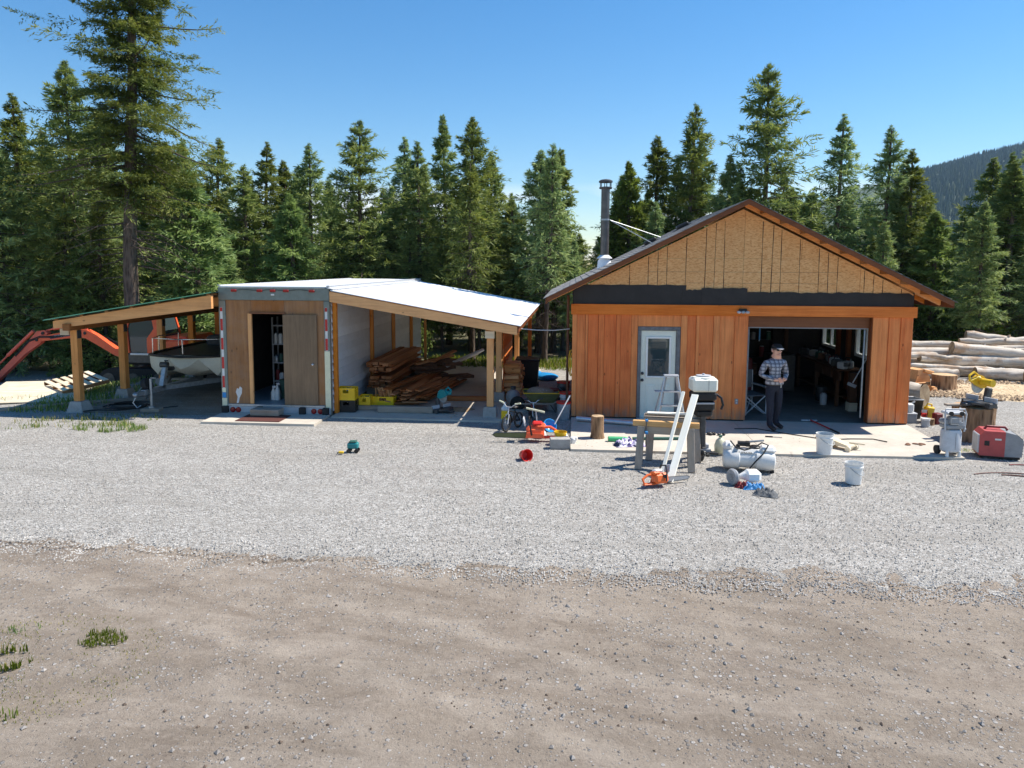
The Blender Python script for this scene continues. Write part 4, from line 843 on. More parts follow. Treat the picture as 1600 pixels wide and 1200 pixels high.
obj('cab_post', MB().bar((-.62, -.98, 1.1), (-.62, -.98, 2.42), .06, .06), 'red_plastic', cab); obj('light_strip', MB().box((-.2, -1.0, 1.12), (.6, .03, .06), None, .01), 'white_plastic', ex)
# boom (two pieces) and arm, as profiles with thickness; x is to the left (negative)
def limb(pts, w, mat, name, par): b = MB(); b.prism(pts, -w/2, w/2, 'y', Matrix.Translation((0, .25, 0))); return obj(name, b, mat, par)
bm1 = limb([(-.70, .72), (-.55, .95), (-1.75, 1.14), (-2.35, 1.55), (-2.70, 1.73), (-3.05, 1.73), (-4.45, 1.47), (-4.5, 1.31), (-3.05, 1.48), (-2.76, 1.46), (-2.40, 1.27), (-1.75, .90)], .22, 'orange_paint', 'boom', ex)
arm = limb([(-4.05, 1.60), (-4.15, 1.70), (-4.42, 1.66), (-4.95, 1.12), (-6.05, .08), (-5.95, -.05), (-4.85, .93), (-4.35, 1.25)], .18, 'salmon_paint', 'arm', ex)
b = MB(); b.cyl((-4.15, .25, 1.68), (-3.9, .25, 1.74), .028, n=10); b.cyl((-3.9, .25, 1.74), (-2.85, .25, 1.93), .055, n=12); b.bar((-2.85, .25, 1.93), (-2.75, .25, 1.70), .05, .08); obj('arm_cylinder', b, 'salmon_paint', bm1)
b = MB(); b.cyl((-4.60, .25, 1.66), (-5.55, .25, .84), .055, n=12); b.cyl((-5.55, .25, .84), (-6.15, .25, .30), .028, n=10); b.bar((-6.15, .25, .30), (-6.02, .25, .05), .05, .06); obj('bucket_cylinder', b, 'salmon_paint', arm)
b = MB(); b.cyl((-.85, .25, .6), (-1.9, .25, 1.02), .07, n=12); b.cyl((-1.9, .25, 1.02), (-2.4, .25, 1.28), .035, n=10); obj('lift_cylinder', b, 'steel_dark', bm1)
b = MB(); [b.tube([(-.6, .40, .98+.02*k), (-1.5, .42, 1.05+.03*k), (-2.2, .42, 1.40+.03*k), (-3.0, .40, 1.60+.02*k), (-4.2, .4, 1.45), (-4.6, .38, 1.3)], .016, 6) for k in range(3)]; obj('hydraulic_hose', b, 'black_hose', bm1)
def text(s, size, name, mat, par, M):
    cu = bpy.data.curves.new(name, 'FONT'); cu.body = s; cu.size = size; cu.extrude = .001; cu.align_x = 'CENTER'; cu.align_y = 'CENTER'
    t = bpy.data.objects.new(name, cu); COL.objects.link(t); bpy.context.view_layer.update(); me = bpy.data.meshes.new_from_object(t.evaluated_get(bpy.context.evaluated_depsgraph_get())); bpy.data.objects.remove(t); bpy.data.curves.remove(cu)
    me.transform(M); me.materials.clear(); me.materials.append(MATS[mat]); o = bpy.data.objects.new(name, me); COL.objects.link(o); o.parent = par; return o
b = MB(); [b.tube([(-3.2-.05*k, .145, 1.60-.02*k), (-3.8, .142, 1.50-.03*k), (-4.3, .14, 1.50-.04*k), (-4.7, .15, 1.36-.04*k), (-5.2, .15, .86-.03*k)], .018, 6) for k in range(2)]; [b.cyl((x, .12, z), (x, .38, z), .05, n=12) for x, z in ((-4.2, 1.60), (-4.42, 1.38), (-2.75, 1.62), (-5.98, .05))]; obj('hydraulic_hose', b, 'black_hose', arm)
obj('decal', MB().add([(-3.95, .137, 1.42), (-3.25, .137, 1.53), (-3.25, .137, 1.63), (-3.95, .137, 1.52)], [(0, 1, 2, 3)]), 'navy_cloth', bm1)
text('KUBOTA', .10, 'boom_lettering', 'white_plastic', bm1, Matrix.Translation((-3.6, .133, 1.525)) @ Matrix.Rotation(R(-9), 4, 'Y') @ Matrix.Rotation(R(90), 4, 'X'))
b = MB(); prof = [(.0, 0), (.12, -.10), (.0, -.30), (-.3, -.33), (-.5, -.22), (-.42, -.16), (-.2, -.22), (-.05, -.12)]; b.prism(prof, -.3, .3, 'y', Matrix.Translation((-6.0, .25, .22))); obj('bucket', b, 'steel_dark', ex)

# sheets, pallet and edging left of the carport
sh = [((-14.0, 16.6), .42, 2.9, 1.5, .16, 'nearest weathered plywood sheet on the grass at the left edge'), ((-14.5, 18.3), .36, 2.4, 1.3, .26, 'weathered plywood sheet lying behind the nearest one')]
for (x, y), a, L, w, z, lab in sh: tag(obj('plywood_sheet', MB().box((0, 0, 0), (L, w, .02), (0, .0, 0), .002), 'ply_weathered', loc=(x, y, z+float(ground_h(np.array(x), np.array(y)))), rot=(.10, .02, a)), lab, 'plywood', 'plywood sheets on the ground')
pl = thing('wooden_pallet', 'pale wooden pallet propped on the grass behind the first carport post', 'pallet', (-13.2, 17.75, .20), rot=(.14, .10, -.55))
for i in range(6): obj('deck_slat', MB().box((0, -.5+.2*i, .12), (1.2, .12, .02), None, .002), 'pale_wood', pl)
for i in (-1, 0, 1): obj('stringer', MB().box((i*.55, 0, .06), (.05, 1.15, .09), None, .003), 'beam_y', pl)
tag(obj('edging_timber', MB().box((0, 0, .05), (4.6, .14, .12), None, .01), 'grey_wood', loc=(-12.6, 15.55, -.02), rot=(0, 0, .62)), 'long grey edging timber running past the first carport pier', 'timber')

# ------------------------------------------------------------------ lumber in the lean-to
lb = MB().box((0, 0, 0), (1, .14, .036), None, .003).mesh('board')
lb.materials.append(MATS['lumber'])
lb2 = MB().box((0, 0, 0), (1, .14, .08), None, .003).mesh('board'); lb2.materials.append(MATS['lumber'])
def board(x, y, z, L, rz, lab, grp, ry=0., rx=0., me=lb, w=1.):
    o = bpy.data.objects.new('lumber_board', me); COL.objects.link(o); o.location = (x, y, z); o.rotation_euler = (rx, ry, rz); o.scale = (L, w, 1); return tag(o, lab, 'board', grp)
AX = R(90)
rg = random.Random(3)
for lay in range(8):
    for k in range(4):
        z = .40+lay*.068 if lay >= 4 else .30+lay*.068
        L = 3.6+rg.uniform(-.3, .3); board(-5.14+.155*k+rg.uniform(-.02, .02), 17.55+L/2+rg.uniform(-.12, .2), z+.05, L, AX+rg.uniform(-.02, .02), 'reddish board in the neat tall stack against the white trailer wall', 'boards stacked against the trailer wall', me=lb2 if lay % 2 else lb)
for i, y in enumerate((17.9, 19.6, 20.9)): tag(obj('stack_bearer', MB().box((0, 0, .12), (.75, .14, .16 if i else .16), None, .006), 'grey_wood', loc=(-4.92, y, .06)), 'squared bearer under the tall lumber stack, %s from the front' % ('first', 'second', 'third')[i], 'bearer')
for lay in range(6):
    n_ = 8-lay
    for k in range(n_):
        L = 3.0+rg.uniform(-.5, .4); x = -4.42+lay*.03+.155*k+rg.uniform(-.03, .03); y0 = 16.72+rg.uniform(-.25, .25)+(.25 if k > 5 else 0)
        board(x, y0+L/2*.97, .13+lay*.052+rg.uniform(0, .01), L, AX+rg.uniform(-.06, .04)-.10, 'reddish board in the loose sloping pile on the lean-to floor', 'boards in the loose floor pile', rx=rg.uniform(-.12, .12), me=lb)
for x, y, z, L, a, ra in ((-3.55, 17.3, .42, 1.3, 1.35, .1), (-3.45, 17.0, .30, 1.1, 1.2, -.1), (-3.75, 17.0, .50, 1.6, 1.5, .2), (-4.2, 17.3, .52, 2.2, 1.42, 0), (-4.0, 16.62, .12, .7, .25, .05), (-3.75, 16.58, .16, .6, .1, -.1)):
    board(x, y, z, L, a, 'short offcut board tossed on top of the loose lumber pile', 'offcuts on the loose lumber pile', rx=ra)
for i, (x, y, z, a, L) in enumerate(((-3.9, 19.9, .75, .9, 1.4), (-3.7, 20.2, .82, 1.3, 1.5), (-4.0, 20.4, .70, .6, 1.2))): board(x, y, z, L, a, 'dark board in the jumbled heap at the back of the lean-to', 'jumbled boards at the back', ry=-.1)
b = MB(); [b.box((-3.9+rg.uniform(-.5, .6), 20.2+rg.uniform(-.3, .3), .15+.09*i), (1.3, .5, .08), (0, 0, rg.uniform(0, 3)), .004) for i in range(7)]; tag(obj('scrap_heap', b, 'rust'), 'heap of dark scrap timber behind the loose lumber', 'scrap heap')
for i in range(3): tag(obj('white_pipe', MB().tube([(-3.5+.1*i, 19.6, .62+.05*i), (-2.85+.08*i, 21.2, .80+.05*i)], .05, 10), 'light_grey'), 'pale pipe on the scrap heap, %s from the left' % ('first', 'second', 'third')[i], 'pipe')
tag(obj('timber_beam', MB().box((0, 0, .07), (1.28, .16, .14), (0, 0, .02), .008), 'grey_wood', loc=(-3.80, 15.85, SZ)), 'short thick squared timber lying in front of the lumber pile', 'timber')
tag(obj('timber_beam', MB().box((0, 0, .05), (1.0, .12, .10), (0, 0, .04), .008), 'grey_wood', loc=(-4.62, 16.05, SZ)), 'thin grey timber lying beside the yellow crates', 'timber')
tag(obj('timber_beam', MB().box((0, 0, .06), (1.1, .11, .12), (0, 0, .08), .008), 'lumber', loc=(-2.55, 17.4, SZ)), 'reddish timber lying on the floor behind the teal saw', 'timber')

def crate(name, label, loc, rotz, mat, L=.42, w=.32, h=.26, grp='plastic crates'):
    c = thing(name, label, 'crate', loc, rotz, grp); t = .014
    obj('base', MB().box((0, 0, t/2), (L, w, t)), mat, c)
    for s in (-1, 1):
        for (lx, ly, L2, ax) in ((0, s*(w/2-t/2), L, 0), (s*(L/2-t/2), 0, w-2*t, 1)):
            b = MB()
            d = (lambda u, z, su, sz: b.box((lx+u, ly, z), (su, t, sz))) if ax == 0 else (lambda u, z, su, sz: b.box((lx, ly+u, z), (t, su, sz)))
            d(0, h*.18+t/2, L2, h*.32); d(0, h*.93, L2, h*.14); d(-L2*.33, h*.6, L2*.34, h*.52); d(L2*.33, h*.6, L2*.34, h*.52); d(0, h*.46, L2*.32, h*.24)
            obj('side', b, mat, c)
    return c
crate('plastic_crate', 'black plastic crate underneath the yellow crate beside the trailer', (-5.16, 15.85, SZ), .03, 'black_plastic', h=.28)
crate('plastic_crate', 'yellow plastic crate stacked on top of a black crate', (-5.16, 15.84, SZ+.282), .03, 'yellow_plastic', h=.28)
crate('plastic_crate', 'yellow crate standing on the floor right behind the stacked crates', (-4.86, 16.25, SZ), .1, 'yellow_plastic', .28, .36, .30)
c2 = (-4.50, 16.6, SZ); crate('plastic_crate', 'yellow crate filled with kindling in front of the tall lumber stack', c2, .02, 'yellow_plastic', .52, .34, .24)
km = MB().box((0, 0, 0), (.36, .022, .022), None, .002).mesh('stick'); km.materials.append(MATS['firewood'])
for i in range(26):
    o = bpy.data.objects.new('kindling_stick', km); COL.objects.link(o); o.location = (c2[0]+rg.uniform(-.2, .2), c2[1]+rg.uniform(-.1, .1), SZ+.22+rg.uniform(0, .07)); o.rotation_euler = (0, R(-90)+rg.uniform(-.6, .6), rg.uniform(0, 6)); tag(o, 'split kindling stick standing in the yellow crate', 'kindling', 'kindling in the yellow crate')

def mitre(label, loc, rotz, cbody, cbase, s=1., blade='galvanised'):
    m = thing('mitre_saw', label, 'mitre saw', loc, rotz); b = MB()
    b.lathe([(.20, .05), (.21, .06), (.21, .09), (.001, .09)], (0, 0, 0), 22); b.box((0, .05, .05), (.56, .18, .09), None, .01); b.box((0, -.2, .05), (.12, .25, .05), None, .01); [b.box((x, y, .02), (.05, .06, .04)) for x in (-.25, .25) for y in (-.02, .12)]; obj('base', b, cbase, m)
    b = MB(); b.box((-.18, .10, .13), (.24, .03, .09), None, .006); b.box((.18, .10, .13), (.24, .03, .09), None, .006); obj('fence', b, 'light_grey', m)
    b = MB(); b.bar((.0, .22, .08), (.0, .26, .32), .09, .12, .02); obj('pivot_arm', b, cbase, m)
    T = Matrix.Translation((-.02, .02, .38)) @ Matrix.Rotation(R(-12), 4, 'X')
    bl = obj('blade', MB().lathe([(.001, -.002), (.15, -.002), (.15, .002), (.001, .002)], (0, 0, 0), 30, T @ Matrix.Rotation(R(90), 4, 'Y')), blade, m)
    g = MB(); arc = [(.175*math.cos(a), .175*math.sin(a)) for a in np.linspace(-.1, math.pi*.95, 14)]+[(-.09, -.02), (.09, -.05)]; g.prism([(u, w) for u, w in arc], -.025, .03, 'x', T); obj('blade_guard', g, cbody, m)
    g = MB(); g.bar((.0, .2, .36), (.02, -.05, .52), .08, .07, .02); g.cyl((.03, .05, .44), (.24, .05, .44), .065, n=16); g.bar((.02, -.02, .53), (.02, -.22, .46), .045, .05, .015); g.tube([(.02, -.05, .56), (.02, -.14, .62), (.02, -.24, .56), (.02, -.22, .46)], .02, 8); obj('motor', g, cbody, m)
    m.scale = (s, s, s); return m
mitre('teal and grey mitre saw standing on the lean-to floor', (-2.93, 15.98, SZ), .9, 'teal_plastic', 'steel_dark', .95)
b = MB(); b.lathe([(.30, 0), (.22, .02), (.001, .045)], (-2.6, 16.3, SZ), 16, None, .25); tag(obj('sawdust_patch', b, 'chips'), 'thin brown sawdust heap on the floor beside the teal saw', 'sawdust')

# right end of the lean-to: firewood stack, bin, ball
fwm = []
for i in range(4):
    b = MB(); r = random.Random(i); A = [0, r.uniform(.9, 1.3), r.uniform(1.8, 2.4)][:3]; poly = [(0, 0)]+[(.085*math.cos(a), .085*math.sin(a)) for a in np.linspace(0, r.uniform(1.4, 2.2), 5)]; b.prism(poly, -.2, .2, 'x'); me = b.mesh('split'); me.materials.append(MATS['firewood']); fwm.append(me)
for lay in range(8):
    for k in range(9):
        if lay > 5 and k > 12-lay: continue
        o = bpy.data.objects.new('split_firewood', rg.choice(fwm)); COL.objects.link(o); o.location = (-1.50+rg.uniform(-.05, .05), 17.75+.13*k+rg.uniform(-.03, .03), .10+lay*.112+rg.uniform(-.01, .01)); o.rotation_euler = (rg.uniform(0, 6.2), rg.uniform(-.08, .08), rg.uniform(-.15, .15)); tag(o, 'split firewood log in the stack beside the lean-to partition', 'firewood', 'firewood stacked at the lean-to side')
bn = thing('garbage_bin', 'tall black bin at the back right corner of the lean-to', 'bin', (-1.20, 19.4, SZ)); b = MB(); b.add([(sx*w, sy*w, z) for w, z in ((.25, .03), (.31, .80)) for sx, sy in ((-1, -1), (1, -1), (1, 1), (-1, 1))], [(3, 2, 1, 0), (4, 5, 6, 7), (0, 1, 5, 4), (1, 2, 6, 5), (2, 3, 7, 6), (3, 0, 4, 7)]); obj('tub', b, 'black_plastic', bn); obj('lid', MB().box((0, 0, .82), (.68, .68, .05), (.03, 0, 0), .02), 'black_plastic', bn); obj('handle', MB().tube([(-.2, .36, .78), (-.2, .4, .8), (.2, .4, .8), (.2, .36, .78)], .015, 6), 'black_plastic', bn); [obj('wheel', MB().cyl((s*.2, .27, .08), (s*.28, .27, .08), .08, n=14), 'rubber', bn) for s in (-1, 1)]
tk = thing('gas_cylinder', 'dark grey round gas tank beside the firewood stack', 'tank', (-1.42, 17.1, SZ)); obj('vessel', MB().lathe([(.10, 0), (.11, .02), (.17, .10), (.18, .2), (.15, .3), (.07, .36), (.03, .38)], n=20), 'grey_plastic', tk); obj('collar', MB().lathe([(.06, .36), (.07, .44), (.06, .44), (.05, .37)], n=14), 'steel_dark', tk)
tag(obj('ramp_board', MB().box((0, 0, 0), (.42, 2.3, .03), None, .004), 'grey_wood', loc=(-.92, 17.6, .05), rot=(0, 0, .04)), 'grey plank lying along the edge of the lean-to floor', 'plank')

# gap between shelter and garage
def pail(label, loc, body, lid=None, r=.15, h=.37, grp='buckets by the garage corner', handle=True, name='bucket', fill=None):
    p = thing(name, label, 'bucket', loc, random.uniform(0, 1), grp)
    prof = [(r*.86, 0), (r*.87, .012), (r*.965, h*.78), (r*1.03, h*.80), (r*1.03, h*.84), (r*.98, h*.86), (r*1.0, h), (r*1.035, h)] 
    if not lid: prof += [(r*1.035, h-.006), (r*.97, h-.008), (r*.84, .02), (.001, .02)]
    obj('tub', MB().lathe(prof, n=24), body, p)
    if lid: obj('lid', MB().lathe([(r*1.07, h-.02), (r*1.07, h+.018), (r*.95, h+.02), (r*.93, h+.008), (.001, h+.008)], n=24), lid, p)
    if handle: obj('handle', MB().tube([(r*1.04*math.cos(a), -.02-.12*math.sin(a)*.6-.04, h*.82-.13*math.sin(a)) if False else (r*1.05*math.cos(a), r*1.05*-math.sin(a)*1.02, h*.82-.12*math.sin(a)) for a in np.linspace(0, math.pi, 13)], .005, 6), 'galvanised', p)
    if fill: obj('contents', MB().lathe([(r*.93, h*.8), (.001, h*.8)], n=20), fill, p)
    return p
pail('grey bucket with red lid, nearest of those by the garage corner', (-.17, 15.7, 0), 'grey_plastic', 'red_plastic', .15, .40)
pail('grey bucket with red lid standing behind the nearest one', (-.12, 16.35, 0), 'light_grey', 'red_plastic', .15, .5)
pail('grey bucket beside the wheelbarrow', (-.45, 16.75, 0), 'grey_plastic', 'red_dark', .15, .5)
pail('dark bucket with red lid farthest back along the garage wall', (-.2, 17.3, 0), 'steel_dark', 'red_plastic', .15, .6)
wb = thing('wheelbarrow', 'old olive wheelbarrow full of soil parked by the garage corner', 'wheelbarrow', (-.72, 16.6, 0), .1)
b = MB(); b.add([(-.42, -.28, .48), (.42, -.30, .48), (.42, .30, .48), (-.42, .28, .48), (-.22, -.17, .24), (.30, -.2, .24), (.30, .2, .24), (-.22, .17, .24)], [(4, 5, 6, 7), (0, 1, 5, 4), (1, 2, 6, 5), (2, 3, 7, 6), (3, 0, 4, 7)]); obj('tray', b, 'olive_paint', wb)
obj('rim', MB().tube([(-.42, -.28, .48), (.42, -.30, .48), (.42, .30, .48), (-.42, .28, .48)], .012, 6, closed=True), 'yellow_tool', wb); b = MB(); b.ell((0, 0, .46), (.34, .24, .13), rot=(0, .05, 0)); obj('load', b, 'dirt', wb)
for s in (-1, 1): obj('handle', MB().tube([(-.62, s*.12, .2), (.25, s*.25, .22), (.75, s*.28, .46)], .017, 6), 'grey_wood', wb); obj('leg', MB().tube([(.2, s*.24, .22), (.35, s*.25, 0), (.42, s*.25, .0), (.45, s*.26, .3)], .012, 6), 'steel_dark', wb)
b = MB(); b.lathe([(.05, -.05), (.16, -.05), (.18, 0), (.16, .05), (.05, .05)], (0, 0, 0), 18, Matrix.Translation((-.55, 0, .18)) @ Matrix.Rotation(R(90), 4, 'X')); obj('wheel', b, 'rubber', wb)

def bike(label, loc, rotz, s, frame, grip):
    k = thing('childs_bicycle', label, 'bicycle', loc, rotz, 'small bicycles'); r = .15
    for x in (-.24, .24):
        A = [(x+r*math.cos(a), 0, .165+r*math.sin(a)) for a in np.linspace(0, 2*math.pi, 22)[:-1]]; w_ = obj('wheel', MB().tube(A, .02, 8, closed=True), 'rubber', k); b = MB(); [b.tube([(x, 0, .165), (x+r*math.cos(a), 0, .165+r*math.sin(a))], .003, 4) for a in np.linspace(0, 6.28, 13)[:-1]]; b.cyl((x, -.03, .165), (x, .03, .165), .018); obj('spokes', b, 'galvanised', w_)
    b = MB(); [b.tube(p, .015, 8) for p in ([(-.03, 0, .19), (-.10, 0, .42)], [(-.08, 0, .36), (.15, 0, .42)], [(-.03, 0, .19), (.15, 0, .40)], [(-.03, .03, .19), (-.24, .03, .165)], [(-.03, -.03, .19), (-.24, -.03, .165)], [(-.09, .02, .37), (-.24, .03, .165)])]; obj('frame', b, frame, k)
    b = MB(); [b.tube(p, .013, 8) for p in ([(.24, .035, .165), (.18, .03, .36)], [(.24, -.035, .165), (.18, -.03, .36)], [(.18, 0, .35), (.14, 0, .5)])]; obj('fork', b, 'light_grey', k)
    h_ = obj('handlebar', MB().tube([(.10, -.25, .60), (.12, -.12, .55), (.14, -.06, .50), (.14, .06, .50), (.12, .12, .55), (.10, .25, .60)], .011, 8), 'light_grey', k); [obj('grip', MB().cyl((.115, y*.52, .57), (.10, y, .60), .017, n=10), grip, h_) for y in (-.26, .26)]
    b = MB(); b.ell((-.13, 0, .46), (.11, .055, .03)); b.cyl((-.10, 0, .40), (-.12, 0, .45), .012); obj('saddle', b, 'black_plastic', k)
    b = MB(); b.tube([(-.03, .07, .10), (-.03, .05, .19), (-.03, -.05, .19), (-.03, -.07, .28)], .008, 6); b.box((-.03, .1, .10), (.07, .07, .02)); b.box((-.03, -.1, .28), (.07, .07, .02)); b.lathe([(.001, 0), (.06, 0), (.06, .006), (.001, .006)], (0, 0, 0), 16, Matrix.Translation((-.03, -.045, .19)) @ Matrix.Rotation(R(90), 4, 'X')); obj('crank', b, 'black_plastic', k); k.scale = (s, s, s); return k
bike('child bicycle with black frame and cream grips in front of the lean-to post', (-1.22, 14.55, .02), R(-118), 1.0, 'black_plastic', 'cream_plastic')
bike('darker red child bicycle standing behind the black one', (-.86, 15.45, .02), R(-75), .85, 'red_dark', 'black_plastic')
jg = thing('oil_jug', 'clear jug half full of yellow fluid by the lean-to pier', 'jug', (-1.47, 15.45, .03)); b = MB(); b.box((0, 0, .10), (.15, .11, .20), None, .02); obj('fluid', b, 'yellow_plastic', jg); b = MB(); b.box((0, 0, .245), (.152, .112, .10), None, .03); b.lathe([(.05, .29), (.022, .34), (.022, .37)], n=12); obj('neck', b, 'white_plastic', jg); obj('cap', MB().cyl((0, 0, .37), (0, 0, .395), .025), 'white_plastic', jg)

def chainsaw(label, loc, rotz, cbody, ccover, s=1., bar='olive_paint', tilt=0.):
    k = thing('chainsaw', label, 'chainsaw', loc, rot=(tilt, 0, rotz))
    b = MB(); b.box((.02, 0, .13), (.26, .18, .17), None, .04); b.box((.10, .0, .22), (.14, .16, .06), None, .025); b.prism([(-.12, .06), (.15, .06), (.13, .12), (-.1, .14)], -.11, -.09, 'y'); obj('engine_body', b, cbody, k)
    b = MB(); b.box((.05, .0, .255), (.15, .13, .05), None, .02); obj('top_cover', b, ccover, k)
    b = MB(); b.tube([(.12, 0, .20), (.24, 0, .20), (.34, 0, .14), (.32, 0, .06), (.12, 0, .05)], .022, 8); b.box((.22, 0, .05), (.24, .09, .02), None, .008); obj('rear_handle', b, cbody, k)
    obj('front_handle', MB().tube([(-.03, -.11, .10), (-.05, -.12, .22), (-.07, -.08, .33), (-.07, .08, .33), (-.05, .12, .22), (-.03, .11, .08)], .013, 8), 'black_plastic', k)
    obj('hand_guard', MB().box((-.14, 0, .28), (.02, .16, .12), (0, -.25, 0), .008), 'light_grey', k)
    b = MB(); pr = [(-.08, .045), (-.55, .06), (-.60, .09), (-.55, .12), (-.08, .135)]; b.prism(pr, -.074, -.066, 'y'); g = obj('guide_bar', b, bar, k); b = MB(); b.tube([(x, -.07, z) for x, z in pr], .007, 6, closed=True); obj('chain', b, 'steel_dark', g)
    obj('filler_cap', MB().cyl((-.02, .09, .16), (-.02, .115, .16), .028), 'black_plastic', k); k.scale = (s, s, s); return k
chainsaw('large red chainsaw lying on the gravel with its bar pointing left', (-.72, 13.62, .03), .03, 'orange_paint', 'red_plastic', 1.35)
chainsaw('orange and white chainsaw on the gravel below the leaning white planks', (1.42, 10.92, .03), R(205), 'orange_tool', 'white_plastic', .95, 'grey_plastic', .25)
tag(obj('concrete_block', MB().box((0, 0, .10), (.38, .19, .19), None, .01), 'concrete_block', loc=(-.20, 13.12, .02), rot=(0, 0, .12)), 'grey concrete block on gravel in front of the red chainsaw', 'block')
pail('small yellow bucket sitting behind the concrete block', (-.20, 13.42, .10), 'yellow_plastic', None, .12, .17, 'small buckets')
b = MB(); b.ell((0, 0, .09), (.15, .12, .10)); b.ell((.1, .02, .06), (.09, .1, .07)); tag(obj('dark_bag', b, 'navy_cloth', loc=(-.16, 13.38, .02)), 'dark bag slumped under the small yellow bucket', 'bag')
b = MB(); b.box((0, 0, .08), (.12, .16, .15), (0, .3, .3), .03); b.box((.06, -.02, .14), (.05, .10, .05), (0, .3, .3), .02); tag(obj('white_jug', b, 'white_plastic', loc=(.04, 13.40, .02)), 'white jug lying beside the small yellow bucket', 'jug')
nt = thing('scoop_net', 'blue pool scoop with long white handle propped near the buckets', 'scoop', (-.43, 14.1, .22)); T = Matrix.Rotation(R(55), 4, 'X') @ Matrix.Rotation(R(25), 4, 'Y'); obj('scoop', MB().lathe([(.001, -.05), (.06, -.045), (.11, -.01), (.135, .03), (.145, .03), (.12, -.02), (.06, -.055), (.001, -.06)], (0, 0, 0), 20, T), 'blue_plastic', nt); obj('handle', MB().cyl((.10, .02, .03), (.40, .25, .58), .013, n=8), 'white_plastic', nt); obj('clip', MB().cyl((-.15, -.04, -.05), (-.28, -.02, .0), .022, n=8), 'green_plastic', nt)
ax = thing('push_scooter', 'push scooter lying with its cream handle bar up behind the chainsaw', 'scooter', (-.72, 14.35, .02)); obj('handle_bar', MB().tube([(-.20, 0, .50), (.18, -.08, .44)], .022, 8), 'cream_plastic', ax); obj('stem', MB().tube([(-.0, -.04, .47), (.02, -.06, .25), (.05, .1, .08)], .014, 8), 'light_grey', ax); obj('deck', MB().box((.15, .15, .08), (.42, .10, .025), (0, 0, .2), .006), 'grey_plastic', ax); [obj('wheel', MB().cyl((x, .13, .05), (x, .17, .05), .05, n=14), 'rubber', ax) for x in (-.02, .36)]
b = MB(); b.ell((0, 0, .07), (.12, .11, .09)); o = thing('welding_helmet', 'white and pink helmet lying behind the red chainsaw', 'helmet', (-.62, 13.95, .02)); obj('shell', MB().lathe([(.13, 0), (.14, .03), (.12, .11), (.06, .16), (.001, .17)], n=18), 'white_plastic', o); obj('visor', MB().box((0, -.13, .05), (.14, .06, .05), None, .02), 'black_plastic', o)
rb = thing('red_pail', 'bright red toy pail lying on its side on open gravel', 'pail', (-.80, 12.26, .10), rot=(R(80), 0, R(30))); obj('tub', MB().lathe([(.075, -.09), (.08, -.085), (.105, .09), (.112, .09), (.1, .085), (.07, -.07), (.001, -.07)], n=20), 'red_plastic', rb); obj('handle', MB().tube([(.108*math.cos(a), .108*math.sin(a), .085) for a in np.linspace(0, 3.1, 10)], .006, 6), 'red_plastic', rb)
ty = thing('toy_truck', 'teal toy truck alone on the gravel in front of the trailer', 'toy truck', (-3.96, 12.42, .02), .1); b = MB(); b.box((.0, 0, .13), (.20, .13, .11), None, .02); obj('dump_body', b, 'teal_plastic', ty); b = MB(); b.box((.0, 0, .20), (.14, .11, .04), None, .015); obj('cab', b, 'dark_green', ty); [obj('wheel', MB().cyl((x, y-.015, .04), (x, y+.015, .04), .04, n=14), 'black_plastic', ty) for x in (-.07, .07) for y in (-.065, .065)]
tg = thing('toy_digger', 'tiny yellow toy beside the teal toy truck', 'toy', (-4.13, 12.25, .03)); obj('body', MB().box((0, 0, .03), (.09, .05, .04), None, .01), 'yellow_tool', tg); obj('scoop', MB().box((-.06, 0, .02), (.03, .06, .03), None, .01), 'steel_dark', tg)
b = MB(); b.ell((0, 0, .10), (.42, .30, .12), 18, 10); b.ell((-.32, .08, .14), (.25, .22, .13), rot=(0, .3, 0)); tag(obj('plastic_sled', b, 'blue_plastic', loc=(-.80, 21.2, .02), rot=(0, 0, -.3)), 'bright blue plastic sled on the gravel behind the lean-to', 'sled')

# ------------------------------------------------------------------ on and before the garage apron
def stump(label, loc, r, h, name='log_stump', seed=1, flare=1.0, grp=None, cut='end_grain'):
    s_ = thing(name, label, 'stump', loc, random.uniform(0, 6), grp)
    obj('bark', MB().lathe([(r*1.05*flare, 0), (r*1.0, h*.2), (r*.97, h*.6), (r*.99, h*.985), (r*.93, h)], n=26, jit=.055, seed=seed), 'stump_bark', s_)
    b = MB(); b.lathe([(r*.94, 0), (r*.5, .004), (.001, .005)], n=26, jit=.05, seed=seed); o = obj('cut_face', b, cut, s_, loc=(0, 0, h)); return s_
stump('small upright log stump on the apron near the garage left corner', (.52, 13.86, SZ), .125, .44, seed=3, flare=1.1)
b = MB(); b.tube([(.12, 15.3, .13), (1.38, 14.98, .115)], .052, 16, caps=False); b.tube([(.12, 15.3, .13), (1.38, 14.98, .115)], .046, 16, caps=False); tag(obj('metal_pipe', b, 'aluminium'), 'shiny metal pipe lying on the apron behind the small stump', 'pipe')
def cloth(name, label, cat, loc, sx, sy, h, mat, seed, rz=0):
    n = 22; xs = np.linspace(-1, 1, n); X, Y = np.meshgrid(xs, xs); d = np.maximum(0, 1-(np.abs(X)**2.4+np.abs(Y)**2.4)); Z = h*(d**.5)*(.15+1.5*np.abs(fbm(X*3.4+seed, Y*3.4, 4, seed)-.42)*2.2); e = 1+.25*(fbm(X*2+5, Y*2+seed, 2, seed+2)-.5)
    V = np.stack([X*sx/2*e, Y*sy/2*e, Z+.004], -1).reshape(-1, 3); i = np.arange(n*n).reshape(n, n); F = np.stack([i[:-1, :-1], i[:-1, 1:], i[1:, 1:], i[1:, :-1]], -1).reshape(-1, 4)
    o = obj(name, npmesh(name, V, F, mat, smooth=True), None, loc=loc, rot=(0, 0, rz)); return tag(o, label, cat)
